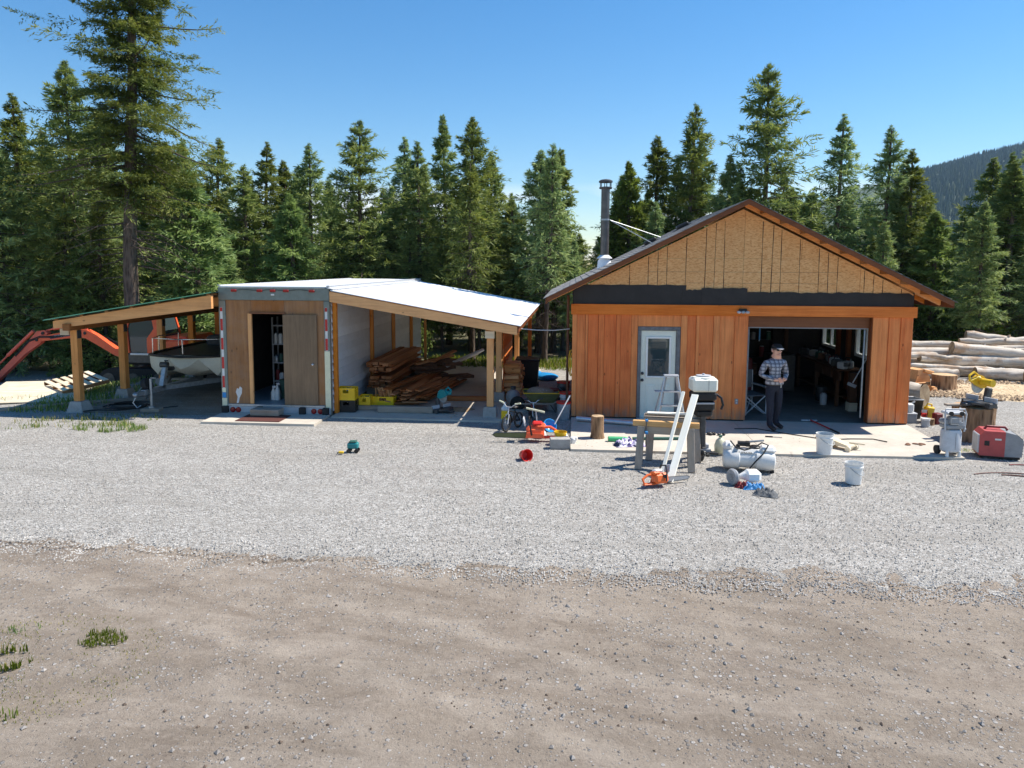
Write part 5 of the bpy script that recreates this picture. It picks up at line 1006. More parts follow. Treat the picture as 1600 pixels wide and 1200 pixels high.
cloth('cloth_bundle', 'crumpled purple and white cloth bundle on the apron beside the sawhorse', 'cloth', (1.12, 13.32, SZ), .60, .30, .15, 'print_cloth', 2, .2)
cloth('cloth_bundle', 'dark blue cloth lying beside the purple bundle', 'cloth', (.92, 13.28, SZ), .22, .2, .10, 'navy_cloth', 4, .2)
b = MB(); b.tube([(.72, 13.58, .11), (1.05, 13.62, .10)], .05, 12); b.tube([(1.05, 13.62, .10), (1.16, 13.64, .10)], [.05, .02], 12); tag(obj('green_bottle', b, 'green_plastic'), 'green plastic bottle lying next to the purple bundle', 'bottle')
b = MB(); b.tube([(1.2, 13.75, .09), (2.15, 13.85, .09)], .03, 10); tag(obj('green_pole', b, 'dark_green'), 'dark green pole lying on the apron behind the sawhorses', 'pole')

ld = thing('step_ladder', 'aluminium step ladder standing open in front of the entry door', 'ladder', (2.02, 14.55, SZ))
Hh = 1.16
for s in (-1, 1): obj('front_rail', MB().bar((s*.30, -.20, 0), (s*.11, .0, Hh), .03, .07, .003), 'aluminium', ld); obj('rear_leg', MB().bar((s*.33, .48, 0), (s*.12, .06, Hh-.05), .022, .03, .003), 'aluminium', ld)
for k in range(3): z = .28+.28*k; f = z/Hh; obj('step', MB().box((0, -.20+.20*f, z), (2*(.30-.19*f), .09, .025), None, .003), 'aluminium', ld)
obj('top_cap', MB().box((0, .02, Hh), (.30, .16, .04), None, .008), 'light_grey', ld); obj('cross_bar', MB().bar((-.29, .42, .2), (.29, .42, .2), .015, .02), 'aluminium', ld); obj('paint_tray', MB().box((-.12, .2, .80), (.36, .16, .02), None, .004), 'light_grey', ld)

def sawhorse(label, loc, rotz, L, h, topmat, tw=.09):
    s_ = thing('saw_horse', label, 'sawhorse', loc, rotz, 'sawhorses')
    obj('top_beam', MB().box((0, 0, h-.045), (L, tw, .09), None, .005), topmat, s_)
    if topmat != 'grey_wood': obj('under_beam', MB().box((0, 0, h-.16), (L*.86, .05, .13), None, .004), 'grey_wood', s_)
    for sx in (-1, 1):
        for sy in (-1, 1):
            b = MB(); b.bar((sx*(L*.40), sy*.20, .0), (sx*(L*.37), sy*.05, h-.09), .12, .045, .005, up=(0, 1, 0)); obj('leg', b, 'grey_post', s_)
        obj('gusset', MB().box((sx*L*.39, 0, h*.62), (.03, .2, .12), None, .004), 'grey_wood', s_)
    return s_
sawhorse('front sawhorse with a fresh yellow plank clamped on top', (1.60, 12.0, .02), -.13, 1.10, .80, 'plank_new')
sawhorse('rear grey sawhorse with a stack of thin boards on top', (1.82, 12.62, .02), -.10, 1.05, .74, 'grey_wood', .12)
for k in range(3): tag(obj('thin_board', MB().box((0, 0, 0), (.80-.05*k, .11, .018), None, .002), 'grey_wood' if k < 2 else 'white_plank', loc=(1.70, 12.6-.01*k, .80+.022*k), rot=(0, 0, -.10+.02*k)), '%s thin board on the rear sawhorse' % ('lowest', 'middle', 'topmost')[k], 'board', 'thin boards on the rear sawhorse')
cl = thing('bar_clamp', 'blue grey clamp hanging on the front sawhorse plank', 'clamp', (1.27, 11.95, .52)); obj('bar', MB().box((0, 0, .12), (.022, .012, .5), None, .002), 'steel_pipe', cl); obj('jaw', MB().box((0, -.03, .33), (.05, .10, .03), None, .005), 'blue_tarp', cl); obj('jaw', MB().box((0, -.03, .12), (.05, .10, .04), None, .005), 'blue_tarp', cl)
def plank(label, p, q, w, h, mat='white_plank'):
    p, q = Vector(p), Vector(q); d = q-p; t = MB().box((0, 0, 0), (d.length, w, h), None, .003); o = obj('leaning_plank', t, mat, loc=(p+q)/2); x = d.normalized(); y = Vector((0, 0, 1)).cross(x).normalized(); z = x.cross(y); o.rotation_euler = Matrix((x, y, z)).transposed().to_euler(); return tag(o, label, 'plank', 'white planks leaning on the sawhorse')
plank('wide white plank leaning against the front sawhorse', (1.56, 11.10, .04), (2.10, 12.16, 1.26), .115, .03)
plank('narrow white stick leaning against the front sawhorse', (1.44, 11.25, .03), (1.90, 12.15, 1.31), .055, .03)

ob = thing('outboard_motor', 'outboard motor with white cowl clamped to the rear sawhorse', 'outboard motor', (2.29, 12.5, .02), .12)
b = MB(); b.box((0, 0, 1.37), (.44, .32, .24), None, .035); b.lathe([(.20, 1.48), (.19, 1.50), (.12, 1.515), (.001, 1.52)], n=20, sx=1.0, sy=.72); obj('cowl', b, 'milky_plastic', ob)
b = MB(); b.lathe([(.13, 1.505), (.13, 1.53), (.10, 1.535), (.001, 1.535)], n=20, sx=1., sy=.8); b.cyl((0, 0, 1.53), (0, 0, 1.56), .02); obj('starter_cover', b, 'light_grey', ob); obj('seam', MB().box((.05, -.163, 1.37), (.006, .004, .2)), 'grey_plastic', ob)
b = MB(); b.box((0, 0, 1.17), (.42, .30, .15), None, .03); b.box((.02, .02, 1.0), (.36, .24, .2), None, .04); b.box((.02, .03, .86), (.30, .22, .12), None, .03); obj('powerhead', b, 'black_plastic', ob); obj('trim_band', MB().box((.0, -.125, 1.05), (.34, .01, .03), None, .003), 'light_grey', ob)
obj('tiller', MB().tube([(.22, -.05, 1.20), (.30, -.09, 1.14), (.33, -.1, 1.02), (.30, -.1, .94)], .022, 8), 'black_plastic', ob)
b = MB(); b.bar((0, -.02, .88), (0.02, -.02, .22), .10, .07, .02); obj('leg', b, 'steel_dark', ob); b = MB(); b.box((.02, 0, .26), (.06, .26, .015), None, .004); b.lathe([(.02, -.13), (.045, -.05), (.045, .08), (.02, .13)], (0.02, 0, .14), 14, Matrix.Rotation(R(90), 4, 'X')); b.prism([(-.08, .10), (.08, .10), (.03, .0), (-.03, .0)], .012, .026, 'x'); obj('gearcase', b, 'steel_dark', ob)
b = MB(); [b.ell((.02+.06*math.cos(a), -.15, .14+.06*math.sin(a)), (.055, .012, .03), rot=(0, -a, .5)) for a in (0, 2.1, 4.2)]; obj('propeller', b, 'black_plastic', ob); obj('clamp_bracket', MB().box((-.05, .14, .80), (.18, .08, .24), None, .01), 'galvanised', ob)

sp = thing('sprayer_tank', 'white spot sprayer tank with hose lying at the apron edge', 'sprayer', (2.98, 11.98, .02), -.16)
T = Matrix.Rotation(R(90), 4, 'Y'); b = MB(); b.lathe([(.05, -.42), (.15, -.41), (.18, -.36), (.18, -.16), (.155, -.14), (.155, .10), (.18, .12), (.19, .30), (.17, .40), (.08, .43)], (0, 0, .20), 24, T, 0, .95, 1.1); b.box((-.02, 0, .32), (.62, .24, .12), None, .05); b.box((-.34, .02, .40), (.17, .22, .14), None, .05); b.box((.30, .02, .38), (.26, .28, .10), None, .05); obj('tank', b, 'white_plastic', sp)
obj('filler_lid', MB().lathe([(.085, 0), (.09, .02), (.07, .035), (.001, .04)], (.10, .05, .385), 20), 'black_plastic', sp); text('SPOT SPRAYER', .045, 'tank_lettering', 'black_plastic', sp, Matrix.Translation((-.10, -.123, .33)) @ Matrix.Rotation(R(90), 4, 'X'))
b = MB(); b.cyl((-.18, .02, .45), (-.02, .02, .45), .045); b.box((-.02, .02, .45), (.08, .09, .09), None, .015); b.cyl((-.18, -.04, .42), (-.18, -.10, .42), .035); obj('pump', b, 'black_plastic', sp)
b = MB(); b.tube([(-.30, -.05, .50), (-.22, -.14, .42), (-.08, -.17, .385), (.08, -.15, .44), (.20, -.05, .50), (.30, -.08, .47), (.22, -.2, .36), (.08, -.235, .2), (-.02, -.24, .06), (-.1, -.26, .02)], .013, 8); obj('hose', b, 'black_hose', sp); obj('spray_wand', MB().tube([(-.05, .1, .46), (.25, .16, .49)], .018, 8), 'grey_plastic', sp)
obj('foot', MB().box((.38, -.05, .03), (.06, .1, .05), None, .01), 'black_plastic', sp)
o = thing('cream_jug', 'cream plastic jug on the apron behind the sprayer tank', 'jug', (2.72, 12.98, SZ)); obj('body', MB().lathe([(.09, 0), (.10, .01), (.11, .12), (.08, .22), (.03, .27), (.03, .29)], n=16), 'cream_plastic', o); obj('cap', MB().cyl((0, 0, .29), (0, 0, .315), .034), 'dark_green', o)
o = thing('drill_press_vise', 'grey metal vise on the apron left of the cream jug', 'vise', (2.42, 12.99, SZ)); b = MB(); b.box((0, 0, .04), (.24, .16, .07), None, .01); b.box((.06, 0, .11), (.06, .13, .09), None, .01); b.box((-.07, 0, .11), (.05, .13, .08), None, .01); obj('body', b, 'light_grey', o); obj('screw', MB().cyl((-.1, 0, .1), (-.2, 0, .1), .014), 'steel_dark', o); obj('base', MB().box((0, 0, .01), (.30, .2, .02), None, .004), 'steel_dark', o)
o = thing('torch', 'black flashlight lying at the apron edge beside the sprayer', 'flashlight', (2.36, 12.83, .08)); obj('head', MB().tube([(0, 0, 0), (.07, 0, 0)], [.05, .035], 12), 'black_plastic', o); obj('handle', MB().tube([(.07, 0, 0), (.3, -.01, -.01)], .022, 10), 'black_plastic', o)
b = MB(); rg2 = random.Random(8)
for i in range(9): b.ell((rg2.uniform(-.16, .16), rg2.uniform(-.05, .05), .025), (.05, .03, .025), 8, 5, (0, 0, rg2.uniform(0, 3)))
tag(obj('work_glove', b, 'black_plastic', loc=(2.90, 14.35, SZ)), 'black work gloves dropped on the apron below the garage wall', 'glove')
o = thing('hand_chisel', 'chisel with black handle lying on the apron in front of the man', 'chisel', (4.0, 14.25, SZ+.012), -.12); obj('handle', MB().tube([(-.14, 0, 0), (.0, 0, 0)], .016, 8), 'black_plastic', o); obj('blade', MB().box((.09, 0, 0), (.18, .025, .008)), 'galvanised', o)
# heap in front of the sprayer
o = thing('hand_trolley_wheel', 'small dark wheel standing at the left of the jug heap', 'wheel', (2.55, 11.16, .14), R(25)); obj('tyre', MB().lathe([(.06, -.03), (.12, -.035), (.135, 0), (.12, .035), (.06, .03)], (0, 0, 0), 20, Matrix.Rotation(R(90), 4, 'Y')), 'grey_plastic', o); obj('rim', MB().lathe([(.001, -.03), (.07, -.03), (.07, .05), (.001, .05)], (0, 0, 0), 16, Matrix.Rotation(R(90), 4, 'Y')), 'white_plastic', o); obj('axle', MB().cyl((.03, 0, 0), (.14, 0, -.02), .02), 'black_plastic', o)
o = thing('fallen_jug', 'white jug lying on its side in the small heap before the sprayer', 'jug', (2.84, 11.22, .12), .1); b = MB(); b.box((.02, 0, .03), (.26, .20, .19), None, .05); obj('body', b, 'white_plastic', o); obj('neck', MB().tube([(-.1, 0, .03), (-.19, 0, .02)], [.07, .03], 12), 'white_plastic', o); obj('cap', MB().cyl((-.19, 0, .02), (-.22, 0, .02), .035), 'steel_dark', o)
cloth('cloth_bundle', 'maroon and black cloth under the fallen white jug', 'cloth', (2.68, 11.02, .02), .26, .18, .10, 'red_dark', 7, -.4)
cloth('cloth_bundle', 'bright blue tarp scrap below the fallen white jug', 'cloth', (2.83, 10.98, .02), .36, .16, .10, 'blue_tarp', 9, .15)
cloth('cloth_bundle', 'dark grey gloves and rag nearest the camera on the gravel', 'cloth', (2.93, 10.68, .02), .36, .24, .12, 'camp_cloth', 12, -.3)
# buckets, creeper, broom
pail('white bucket with dark tar inside on the apron edge', (4.60, 12.98+.12, SZ), 'white_plastic', None, .15, .37, 'white buckets', fill='dark_cavity')
pail('empty white bucket standing alone on the gravel', (4.48, 11.42, .025), 'white_plastic', None, .135, .33, 'white buckets')
cr_ = thing('wooden_cart', 'small wooden wedge cart on wheels behind the tar bucket', 'cart', (5.05, 13.5, SZ), R(-50)); b = MB(); b.prism([(-.24, .06), (.22, .06), (.22, .09), (-.24, .17)], -.10, .10, 'y'); obj('deck', b, 'pale_wood', cr_); [obj('wheel', MB().cyl((x, y-.025, .05), (x, y+.025, .05), .05, n=16), 'pale_wood', cr_) for x in (-.16, .2) for y in (-.13, .13)]; obj('axle', MB().cyl((.2, -.13, .05), (.2, .13, .05), .012), 'steel_dark', cr_); obj('handle', MB().tube([(.1, .08, .12), (.32, .22, .11)], .016, 8), 'pale_wood', cr_)
br = thing('floor_squeegee', 'red handled squeegee lying on the garage floor behind the tar bucket', 'squeegee', (5.22, 15.2, SZ)); obj('blade', MB().box((0, .68, .02), (.34, .04, .03), None, .005), 'light_grey', br); obj('handle', MB().tube([(.03, .66, .03), (.15, -.2, .03)], .016, 8), 'red_plastic', br); obj('grip', MB().tube([(.15, -.2, .03), (.2, -.55, .03)], .018, 8), 'black_plastic', br)
b = MB(); rg2 = random.Random(4); [b.ell((rg2.uniform(-.2, .2), rg2.uniform(-.05, .05), .01), (.07, .035, .015), 8, 4, (0, 0, rg2.uniform(0, 3))) for i in range(8)]; tag(obj('bark_scraps', b, 'rust', loc=(6.55, 13.95, SZ)), 'brown bark scraps on the right end of the apron', 'bark scraps')

n = 420; x = np.concatenate([RNG.uniform(.1, 7.0, 300), RNG.uniform(-5.2, -1.6, 120)]); y = np.concatenate([RNG.uniform(13.1, 15.6, 300), RNG.uniform(15.3, 16.4, 120)]); k = fbm(x*1.3, y*1.3, 3, 17) > .45; x, y = x[k], y[k]; stones('floor_chips', np.stack([x, y, SZ+.004+0*x], -1), .006+.016*RNG.random(len(x))**2, 'chips', 'small wood chips littering the concrete floors')
coil([(3.4+.35*i+.1*math.sin(i*2.1), 14.9-.12*i+.22*math.sin(i*1.1), SZ+.012) for i in range(9)], .010, 'black_hose', 'extension_cord', 'black cord snaking over the apron in front of the doorway', 'cord')
# compressor, generator, stump with yellow saw
cm_ = thing('air_compressor', 'grey upright air compressor at the right end of the apron', 'air compressor', (6.83, 13.2, SZ), .08)
b = MB(); b.lathe([(.12, .07), (.16, .10), (.165, .14), (.165, .44), (.15, .48), (.08, .50)], (-.0, 0, 0), 24, None, 0, 1.05, .9); obj('tank', b, 'light_grey', cm_); obj('weld_seam', MB().box((.0, -.151, .29), (.008, .006, .3)), 'grey_plastic', cm_)
b = MB(); b.box((0, 0, .54), (.32, .24, .08), None, .02); b.box((-.02, -.06, .66), (.18, .16, .14), None, .03); b.cyl((-.13, -.08, .62), (-.13, .1, .62), .05); b.box((.08, -.09, .60), (.10, .1, .10), None, .02); obj('motor', b, 'grey_plastic', cm_); b = MB(); [b.box((0, -.12, .60+.022*i), (.2, .03, .01)) for i in range(6)]; obj('cooling_fins', b, 'aluminium', cm_)
b = MB(); b.box((0, -.02, .79), (.34, .2, .05), None, .015); obj('control_panel', b, 'light_grey', cm_); [obj('gauge', MB().cyl((x, -.12, .79), (x, -.15, .79), .038, n=16), 'black_plastic', cm_) for x in (-.10, .09)]
obj('handle_frame', MB().tube([(.17, -.1, .46), (.19, -.1, .78), (.17, -.08, .86), (-.17, -.08, .86), (-.19, -.1, .78), (-.17, -.1, .46)], .014, 8), 'light_grey', cm_); obj('handle_frame', MB().tube([(.19, -.1, .50), (.25, .05, .54), (.25, .1, .78), (.18, .08, .86)], .014, 8), 'light_grey', cm_)
[obj('foot', MB().lathe([(.03, 0), (.028, .07), (.02, .1)], (x, y, 0), 10), 'white_plastic', cm_) for x, y in ((.11, -.1), (-.11, -.1))]; [obj('wheel', MB().cyl((x-.025, .12, .08), (x+.025, .12, .08), .08, n=16), 'rubber', cm_) for x in (-.16, .16)]
gn = thing('portable_generator', 'red and grey portable generator on gravel beside the big stump', 'generator', (7.72, 13.35, .02), R(-14))
b = MB(); b.prism([(-.33, .05), (.06, .05), (.06, .50), (-.26, .50), (-.33, .42)], -.21, .21, 'y'); obj('front_shell', b, 'dusty_red', gn); b = MB(); b.prism([(.0602, .05), (.33, .06), (.34, .36), (.24, .46), (.0602, .50)], -.205, .205, 'y'); obj('rear_shell', b, 'grey_plastic', gn)
obj('rear_shell', MB().box((-.335, 0, .25), (.04, .36, .34), None, .015), 'light_grey', gn); b = MB(); [b.box((.29, y, .415), (.13, .15, .012), (0, .72, 0), .002) for y in (-.095, .095)]; obj('top_vent', b, 'black_plastic', gn); b = MB(); [b.box((.345, 0, .12+.05*i), (.012, .36, .012)) for i in range(5)]; obj('louvre', b, 'steel_dark', gn); obj('exhaust_grille', MB().box((.345, -.02, .12), (.03, .14, .14), None, .01), 'black_plastic', gn); obj('starter_recess', MB().box((-.22, -.212, .28), (.08, .012, .09), None, .006), 'black_plastic', gn)
obj('carry_handle', MB().tube([(-.22, 0, .50), (-.18, 0, .55), (.1, 0, .55), (.14, 0, .50)], .022, 8), 'red_dark', gn); obj('base', MB().box((0, 0, .035), (.62, .40, .04), None, .01), 'black_plastic', gn); obj('decal', MB().box((-.05, -.2115, .36), (.10, .003, .03)), 'white_plastic', gn)
bs = stump('big bark covered stump carrying the yellow mitre saw', (8.02, 14.72, 0), .38, .70, seed=9, flare=1.06, cut='log_cut')
mitre('yellow and grey mitre saw set on the big stump', (8.0, 14.60, .71), R(-68), 'yellow_tool', 'steel_dark', 1.12, 'galvanised')
tag(obj('scrap_wood', MB().box((0, 0, .02), (.55, .12, .04), None, .005), 'grey_wood', loc=(7.68, 14.62, .71), rot=(0, 0, .1)), 'flat scrap board on the big stump left of the saw', 'board')
coil([(7.1+.45*math.sin(a*.5)*(1 if a < 4 else 1.6)+a*.03, 12.0+.10*math.cos(a)+.02*a, .035) for a in np.linspace(0, 9, 50)], .012, 'brown_cord', 'extension_cord', 'brown extension cord looping over the gravel at the right edge', 'cord')
coil([(7.6+i*.09, 12.75+.03*math.sin(i), .035) for i in range(14)], .012, 'red_dark', 'extension_cord', 'dark red cord lying straight on the gravel below the generator', 'cord')
coil([(8.3+.15*i, 14.6-.12*i+.08*math.sin(i*1.3), .04 if i else .5) for i in range(12)], .012, 'black_hose', 'extension_cord', 'black saw cord running down the big stump to the right', 'cord')
# by the right garage corner
o = thing('black_tub', 'square black tub at the right garage corner', 'tub', (7.72, 16.75, 0), .1); b = MB(); b.add([(sx*w, sy*w, z) for w, z in ((.16, 0), (.20, .46)) for sx, sy in ((-1, -1), (1, -1), (1, 1), (-1, 1))], [(3, 2, 1, 0), (0, 1, 5, 4), (1, 2, 6, 5), (2, 3, 7, 6), (3, 0, 4, 7), (4, 5, 6, 7)]); obj('tub', b, 'black_plastic', o); obj('rim', MB().tube([(-.2, -.2, .46), (.2, -.2, .46), (.2, .2, .46), (-.2, .2, .46)], .015, 6, closed=True), 'grey_plastic', o)
o = thing('fuel_jug', 'white plastic jug against the right garage corner', 'jug', (7.47, 16.2, .25)); obj('body', MB().box((0, 0, .10), (.16, .13, .2), None, .03), 'white_plastic', o); obj('spout', MB().tube([(.04, 0, .2), (.1, -.02, .25)], .02, 8), 'white_plastic', o)
o = thing('tool_box', 'grey tool box under the white jug at the garage corner', 'tool box', (7.47, 16.2, 0)); obj('body', MB().box((0, 0, .11), (.24, .24, .22), None, .015), 'grey_plastic', o); obj('lid', MB().box((0, 0, .232), (.25, .25, .035), None, .01), 'light_grey', o)
o = thing('yellow_can', 'yellow fuel can behind the red chainsaw at the garage corner', 'fuel can', (7.95, 16.35, .1), .3); obj('body', MB().box((0, 0, .13), (.22, .14, .26), (0, .15, 0), .03), 'yellow_tool', o); obj('handle', MB().tube([(-.07, 0, .26), (-.03, 0, .32), (.07, 0, .30), (.08, 0, .25)], .018, 8), 'yellow_tool', o)
chainsaw('small red chainsaw among the cans at the right garage corner', (7.78, 16.2, .12), R(70), 'red_plastic', 'red_plastic', .6)
pail('small paint can with blue label at the right garage corner', (7.62, 15.78, 0), 'light_grey', 'white_plastic', .085, .19, 'small buckets', name='paint_can'); o = stump('short brown round of wood behind the paint can', (7.80, 15.98, 0), .10, .16, seed=11)
tag(obj('brick_red_box', MB().box((0, 0, .13), (.16, .16, .26), None, .015), 'red_dark', loc=(8.02, 16.1, 0), rot=(0, 0, .2)), 'dark red box beside the cans at the right garage corner', 'box')

# ------------------------------------------------------------------ log deck
def log(label, p, q, r0, r1, grp='dry logs in the log pile', seed=0, mat='dry_log'):
    p, q = Vector(p), Vector(q); d = q-p; L = d.length; rg_ = random.Random(seed); l = thing('felled_log', label, 'log', p, group=grp); x = d.normalized(); y = Vector((0, 0, 1)).cross(x).normalized(); z = x.cross(y); l.rotation_euler = Matrix((x, y, z)).transposed().to_euler()
    n = 8; pts = [(L*i/n, rg_.uniform(-.03, .03)*(0 < i < n), rg_.uniform(-.03, .03)*(0 < i < n)) for i in range(n+1)]; rs = [r0+(r1-r0)*i/n+rg_.uniform(-.012, .012) for i in range(n+1)]
    obj('trunk', MB().tube(pts, rs, 14, caps=False), mat, l)
    for x_, r_, s in ((-.001, rs[0], -1), (L+.001, rs[-1], 1)): b = MB(); b.add([(0, 0, 0)]+[(0, r_*1.0*math.cos(a), r_*1.0*math.sin(a)) for a in np.linspace(0, 2*math.pi, 15)[:-1]], [(0, 1+k, 1+(k+1) % 14) for k in range(14)]); obj('cut_end', b, 'end_grain', l, loc=(x_, 0, 0))
    for k in range(rg_.randint(1, 3)): t = rg_.uniform(.15, .9); a = rg_.uniform(-.3, 2.2); r_ = r0+(r1-r0)*t; obj('branch_stub', MB().tube([(L*t, r_*.9*math.cos(a), r_*.9*math.sin(a)), (L*t+.03, r_*1.35*math.cos(a), r_*1.35*math.sin(a))], [.035, .02], 7), mat, l)
    return l
LG = [((10.55, 23.0, .17), (12.0, 23.05, .17), .17, .16, 'bottom row log cut short at the left end of the pile'), ((12.42, 22.9, .20), (14.3, 22.55, .20), .21, .20, 'bottom row pale log behind the yellow saw'), ((13.35, 21.9, .27), (16.4, 21.6, .25), .27, .25, 'thick dark butt log lying nearest at the right end'),
      ((12.0, 23.4, .19), (13.6, 23.5, .18), .19, .17, 'bottom row log behind the split stump'), ((10.5, 23.9, .45), (17.5, 23.3, .55), .22, .17, 'long pale log running along the second row'), ((9.6, 24.2, .20), (15.8, 24.4, .22), .20, .17, 'long log low in the middle of the pile'),
      ((10.3, 24.6, .62), (14.6, 24.4, .68), .19, .15, 'weathered log in the third row at left'), ((12.2, 23.9, .88), (15.6, 23.6, .62), .23, .15, 'broken ended thick log on top at left centre'), ((10.9, 25.0, .88), (13.2, 24.9, .86), .16, .13, 'short log behind the broken ended one'),
      ((13.3, 25.2, 1.18), (15.0, 25.0, 1.02), .17, .13, 'upper log with a clean sawn left end'), ((13.6, 24.9, .86), (16.5, 24.9, 1.26), .15, .19, 'topmost log tilted up towards the right'), ((13.2, 24.6, .70), (16.8, 24.5, 1.02), .14, .17, 'upper log just below the topmost one'),
      ((14.2, 24.2, .62), (17.6, 24.1, .90), .14, .17, 'log leaning up to the right with a torn orange end'), ((14.4, 23.3, .78), (19.0, 23.2, .74), .16, .14, 'knotty log at the right of the top layer'), ((14.8, 22.8, .52), (19.4, 22.4, .45), .19, .16, 'pale log right of the long second row log'),
      ((10.6, 25.6, .22), (18.0, 25.7, .25), .2, .17, 'long log at the back of the pile'), ((11.5, 25.5, .58), (18.0, 25.4, .6), .19, .16, 'upper log at the back of the pile'), ((16.4, 24.4, 1.02), (19.5, 24.2, .95), .15, .14, 'log end showing at the far right of the pile top'), ((9.4, 23.6, .16), (10.8, 23.7, .16), .16, .15, 'stub log peeking out behind the garage corner'), ((9.2, 24.0, .48), (10.6, 24.0, .50), .15, .14, 'short pale log beside the garage corner')]
for i, (p, q, a, c, lab) in enumerate(LG): log(lab, p, q, a*.88, c*.88, seed=i)
rq = random.Random(31)
for i in range(26):
    x0 = rq.uniform(10.3, 17.0); yy = rq.uniform(23.2, 25.6); zz_ = .18+rq.random()**1.3*(.95 if x0 > 12 else .6); L_q = rq.uniform(1.6, 4.6); a_q = rq.uniform(-.22, .22); r_q = rq.uniform(.07, .13)
    log('thin weathered log lying across the thicker logs of the pile', (x0, yy, zz_), (x0+L_q*math.cos(a_q), yy+L_q*math.sin(a_q), max(.12, zz_+rq.uniform(-.18, .22))), r_q, r_q*.8, 'thin logs strewn over the log pile', seed=100+i)
for i in range(7):
    x0 = 15.5+i*1.1; log('weathered log at the right end of the pile running out of view', (x0, rq.uniform(21.9, 24.5), .2+.14*(i % 4)), (x0+rq.uniform(3, 5), rq.uniform(21.9, 24.5), .2+.14*(i % 4)), .16, .13, 'logs at the right end of the pile', seed=140+i)
log('reddish short round lying at the left foot of the pile', (9.75, 21.9, .16), (10.25, 21.4, .16), .16, .16, seed=40)
rl_ = log('large round log with dark sawn face beside the garage corner', (7.9, 18.6, .31), (8.55, 17.85, .31), .31, .31, seed=41)
stump('dark chopping stump standing in front of the log pile', (10.45, 20.75, 0), .31, .46, seed=21, flare=1.05, cut='log_cut')
ws = thing('split_log', 'freshly split orange log block left of the chopping stump', 'log', (9.95, 21.3, 0), .4); b = MB(); b.prism([(-.35, 0), (.35, 0), (.30, .30), (.05, .55), (-.15, .52), (-.2, .25)], -.2, .2, 'y'); obj('block', b, 'firewood', ws); obj('wedge_slab', MB().box((.25, -.05, .45), (.5, .3, .1), (0, .2, .2), .02), 'firewood', ws)
tag(obj('dark_slab', MB().box((0, 0, .09), (.75, .3, .18), None, .03), 'stump_bark', loc=(9.55, 20.9, 0), rot=(0, .05, -.1)), 'dark bark slab lying left of the chopping stump', 'slab')
rg = random.Random(12)
for i in range(34):
    o = bpy.data.objects.new('split_firewood', rg.choice(fwm)); COL.objects.link(o); x = rg.uniform(8.9, 10.0); o.location = (x, 20.4+rg.uniform(-.25, .35)+.2*(x-9), .05+rg.uniform(0, .08)); o.rotation_euler = (rg.uniform(0, 6), rg.uniform(-.2, .2), rg.uniform(0, 6)); tag(o, 'piece of split wood scattered left of the chopping stump', 'firewood', 'split wood scattered by the stump')
def mound(name, label, cx, cy, rx, ry, h, mat, seed):
    n = 40; xs = np.linspace(-1, 1, n); X, Y = np.meshgrid(xs, xs); d = np.clip(1-(X**2+Y**2), 0, 1); Z = h*d*(.3+1.1*fbm(X*3+seed, Y*3, 4, seed))-.02*(d <= 0)+.022; V = np.stack([cx+X*rx, cy+Y*ry, Z], -1).reshape(-1, 3); i = np.arange(n*n).reshape(n, n); F = np.stack([i[:-1, :-1], i[:-1, 1:], i[1:, 1:], i[1:, :-1]], -1).reshape(-1, 4); return tag(obj(name, npmesh(name, V, F, mat, smooth=True), None), label, 'sawdust', kind='stuff')
mound('sawdust_spread', 'pale sawdust spread over the gravel before the log pile', 12.2, 20.6, 2.6, 1.6, .10, 'sawdust', 3)
n = 2600; a = RNG.random(n)*6.283; r = np.sqrt(RNG.random(n)); x = 11.8+3.2*r*np.cos(a); y = 20.7+1.7*r*np.sin(a); stones('wood_chips', np.stack([x, y, .05+0*x], -1), .02+.05*RNG.random(n), 'chips', 'brown wood chips scattered around the log pile')

# ------------------------------------------------------------------ inside the garage
ch_ = thing('camp_chair', 'grey folding camp chair just inside the garage doorway', 'chair', (4.12, 16.75, SZ), R(20))
b = MB(); [b.tube(p, .014, 8) for p in ([(-.25, -.25, 0), (.25, .22, .45)], [(.25, -.25, 0), (-.25, .22, .45)], [(.27, -.28, 0), (.27, -.28, .62)], [(-.27, -.28, 0), (-.27, -.28, .62)], [(.27, .26, 0), (.27, .30, .95)], [(-.27, .26, 0), (-.27, .30, .95)], [(-.25, -.27, .02), (.25, -.27, .42)], [(.25, -.27, .02), (-.25, -.27, .42)])]; obj('frame', b, 'light_grey', ch_); [obj('armrest', MB().box((s*.27, 0, .63), (.06, .56, .03), None, .008), 'light_grey', ch_) for s in (-1, 1)]; obj('seat', MB().box((0, 0, .44), (.5, .5, .03), (.05, 0, 0), .01), 'camp_cloth', ch_); obj('backrest', MB().box((0, .29, .75), (.54, .03, .42), (-.08, 0, 0), .01), 'camp_cloth', ch_)
wbn = thing('work_bench', 'dark wooden workbench under the garage side windows', 'workbench', (6.72, 19.2, SZ)); obj('worktop', MB().box((0, 0, .90), (.66, 3.2, .05), None, .005), 'dark_wood', wbn); [obj('leg', MB().box((x, y, .44), (.08, .08, .87), None, .004), 'dark_wood', wbn) for x in (-.28, .28) for y in (-1.5, 0, 1.5)]; obj('lower_shelf', MB().box((0, 0, .25), (.6, 3.0, .03)), 'dark_wood', wbn); [obj('drawer', MB().box((-.30, y, .76), (.04, .5, .2), None, .006), 'dark_wood', wbn) for y in (-1.5, -.9, -.3)]
rg = random.Random(6)
IT = ['grey_plastic', 'steel_dark', 'light_grey', 'red_dark', 'steel_dark', 'rust', 'dark_green']
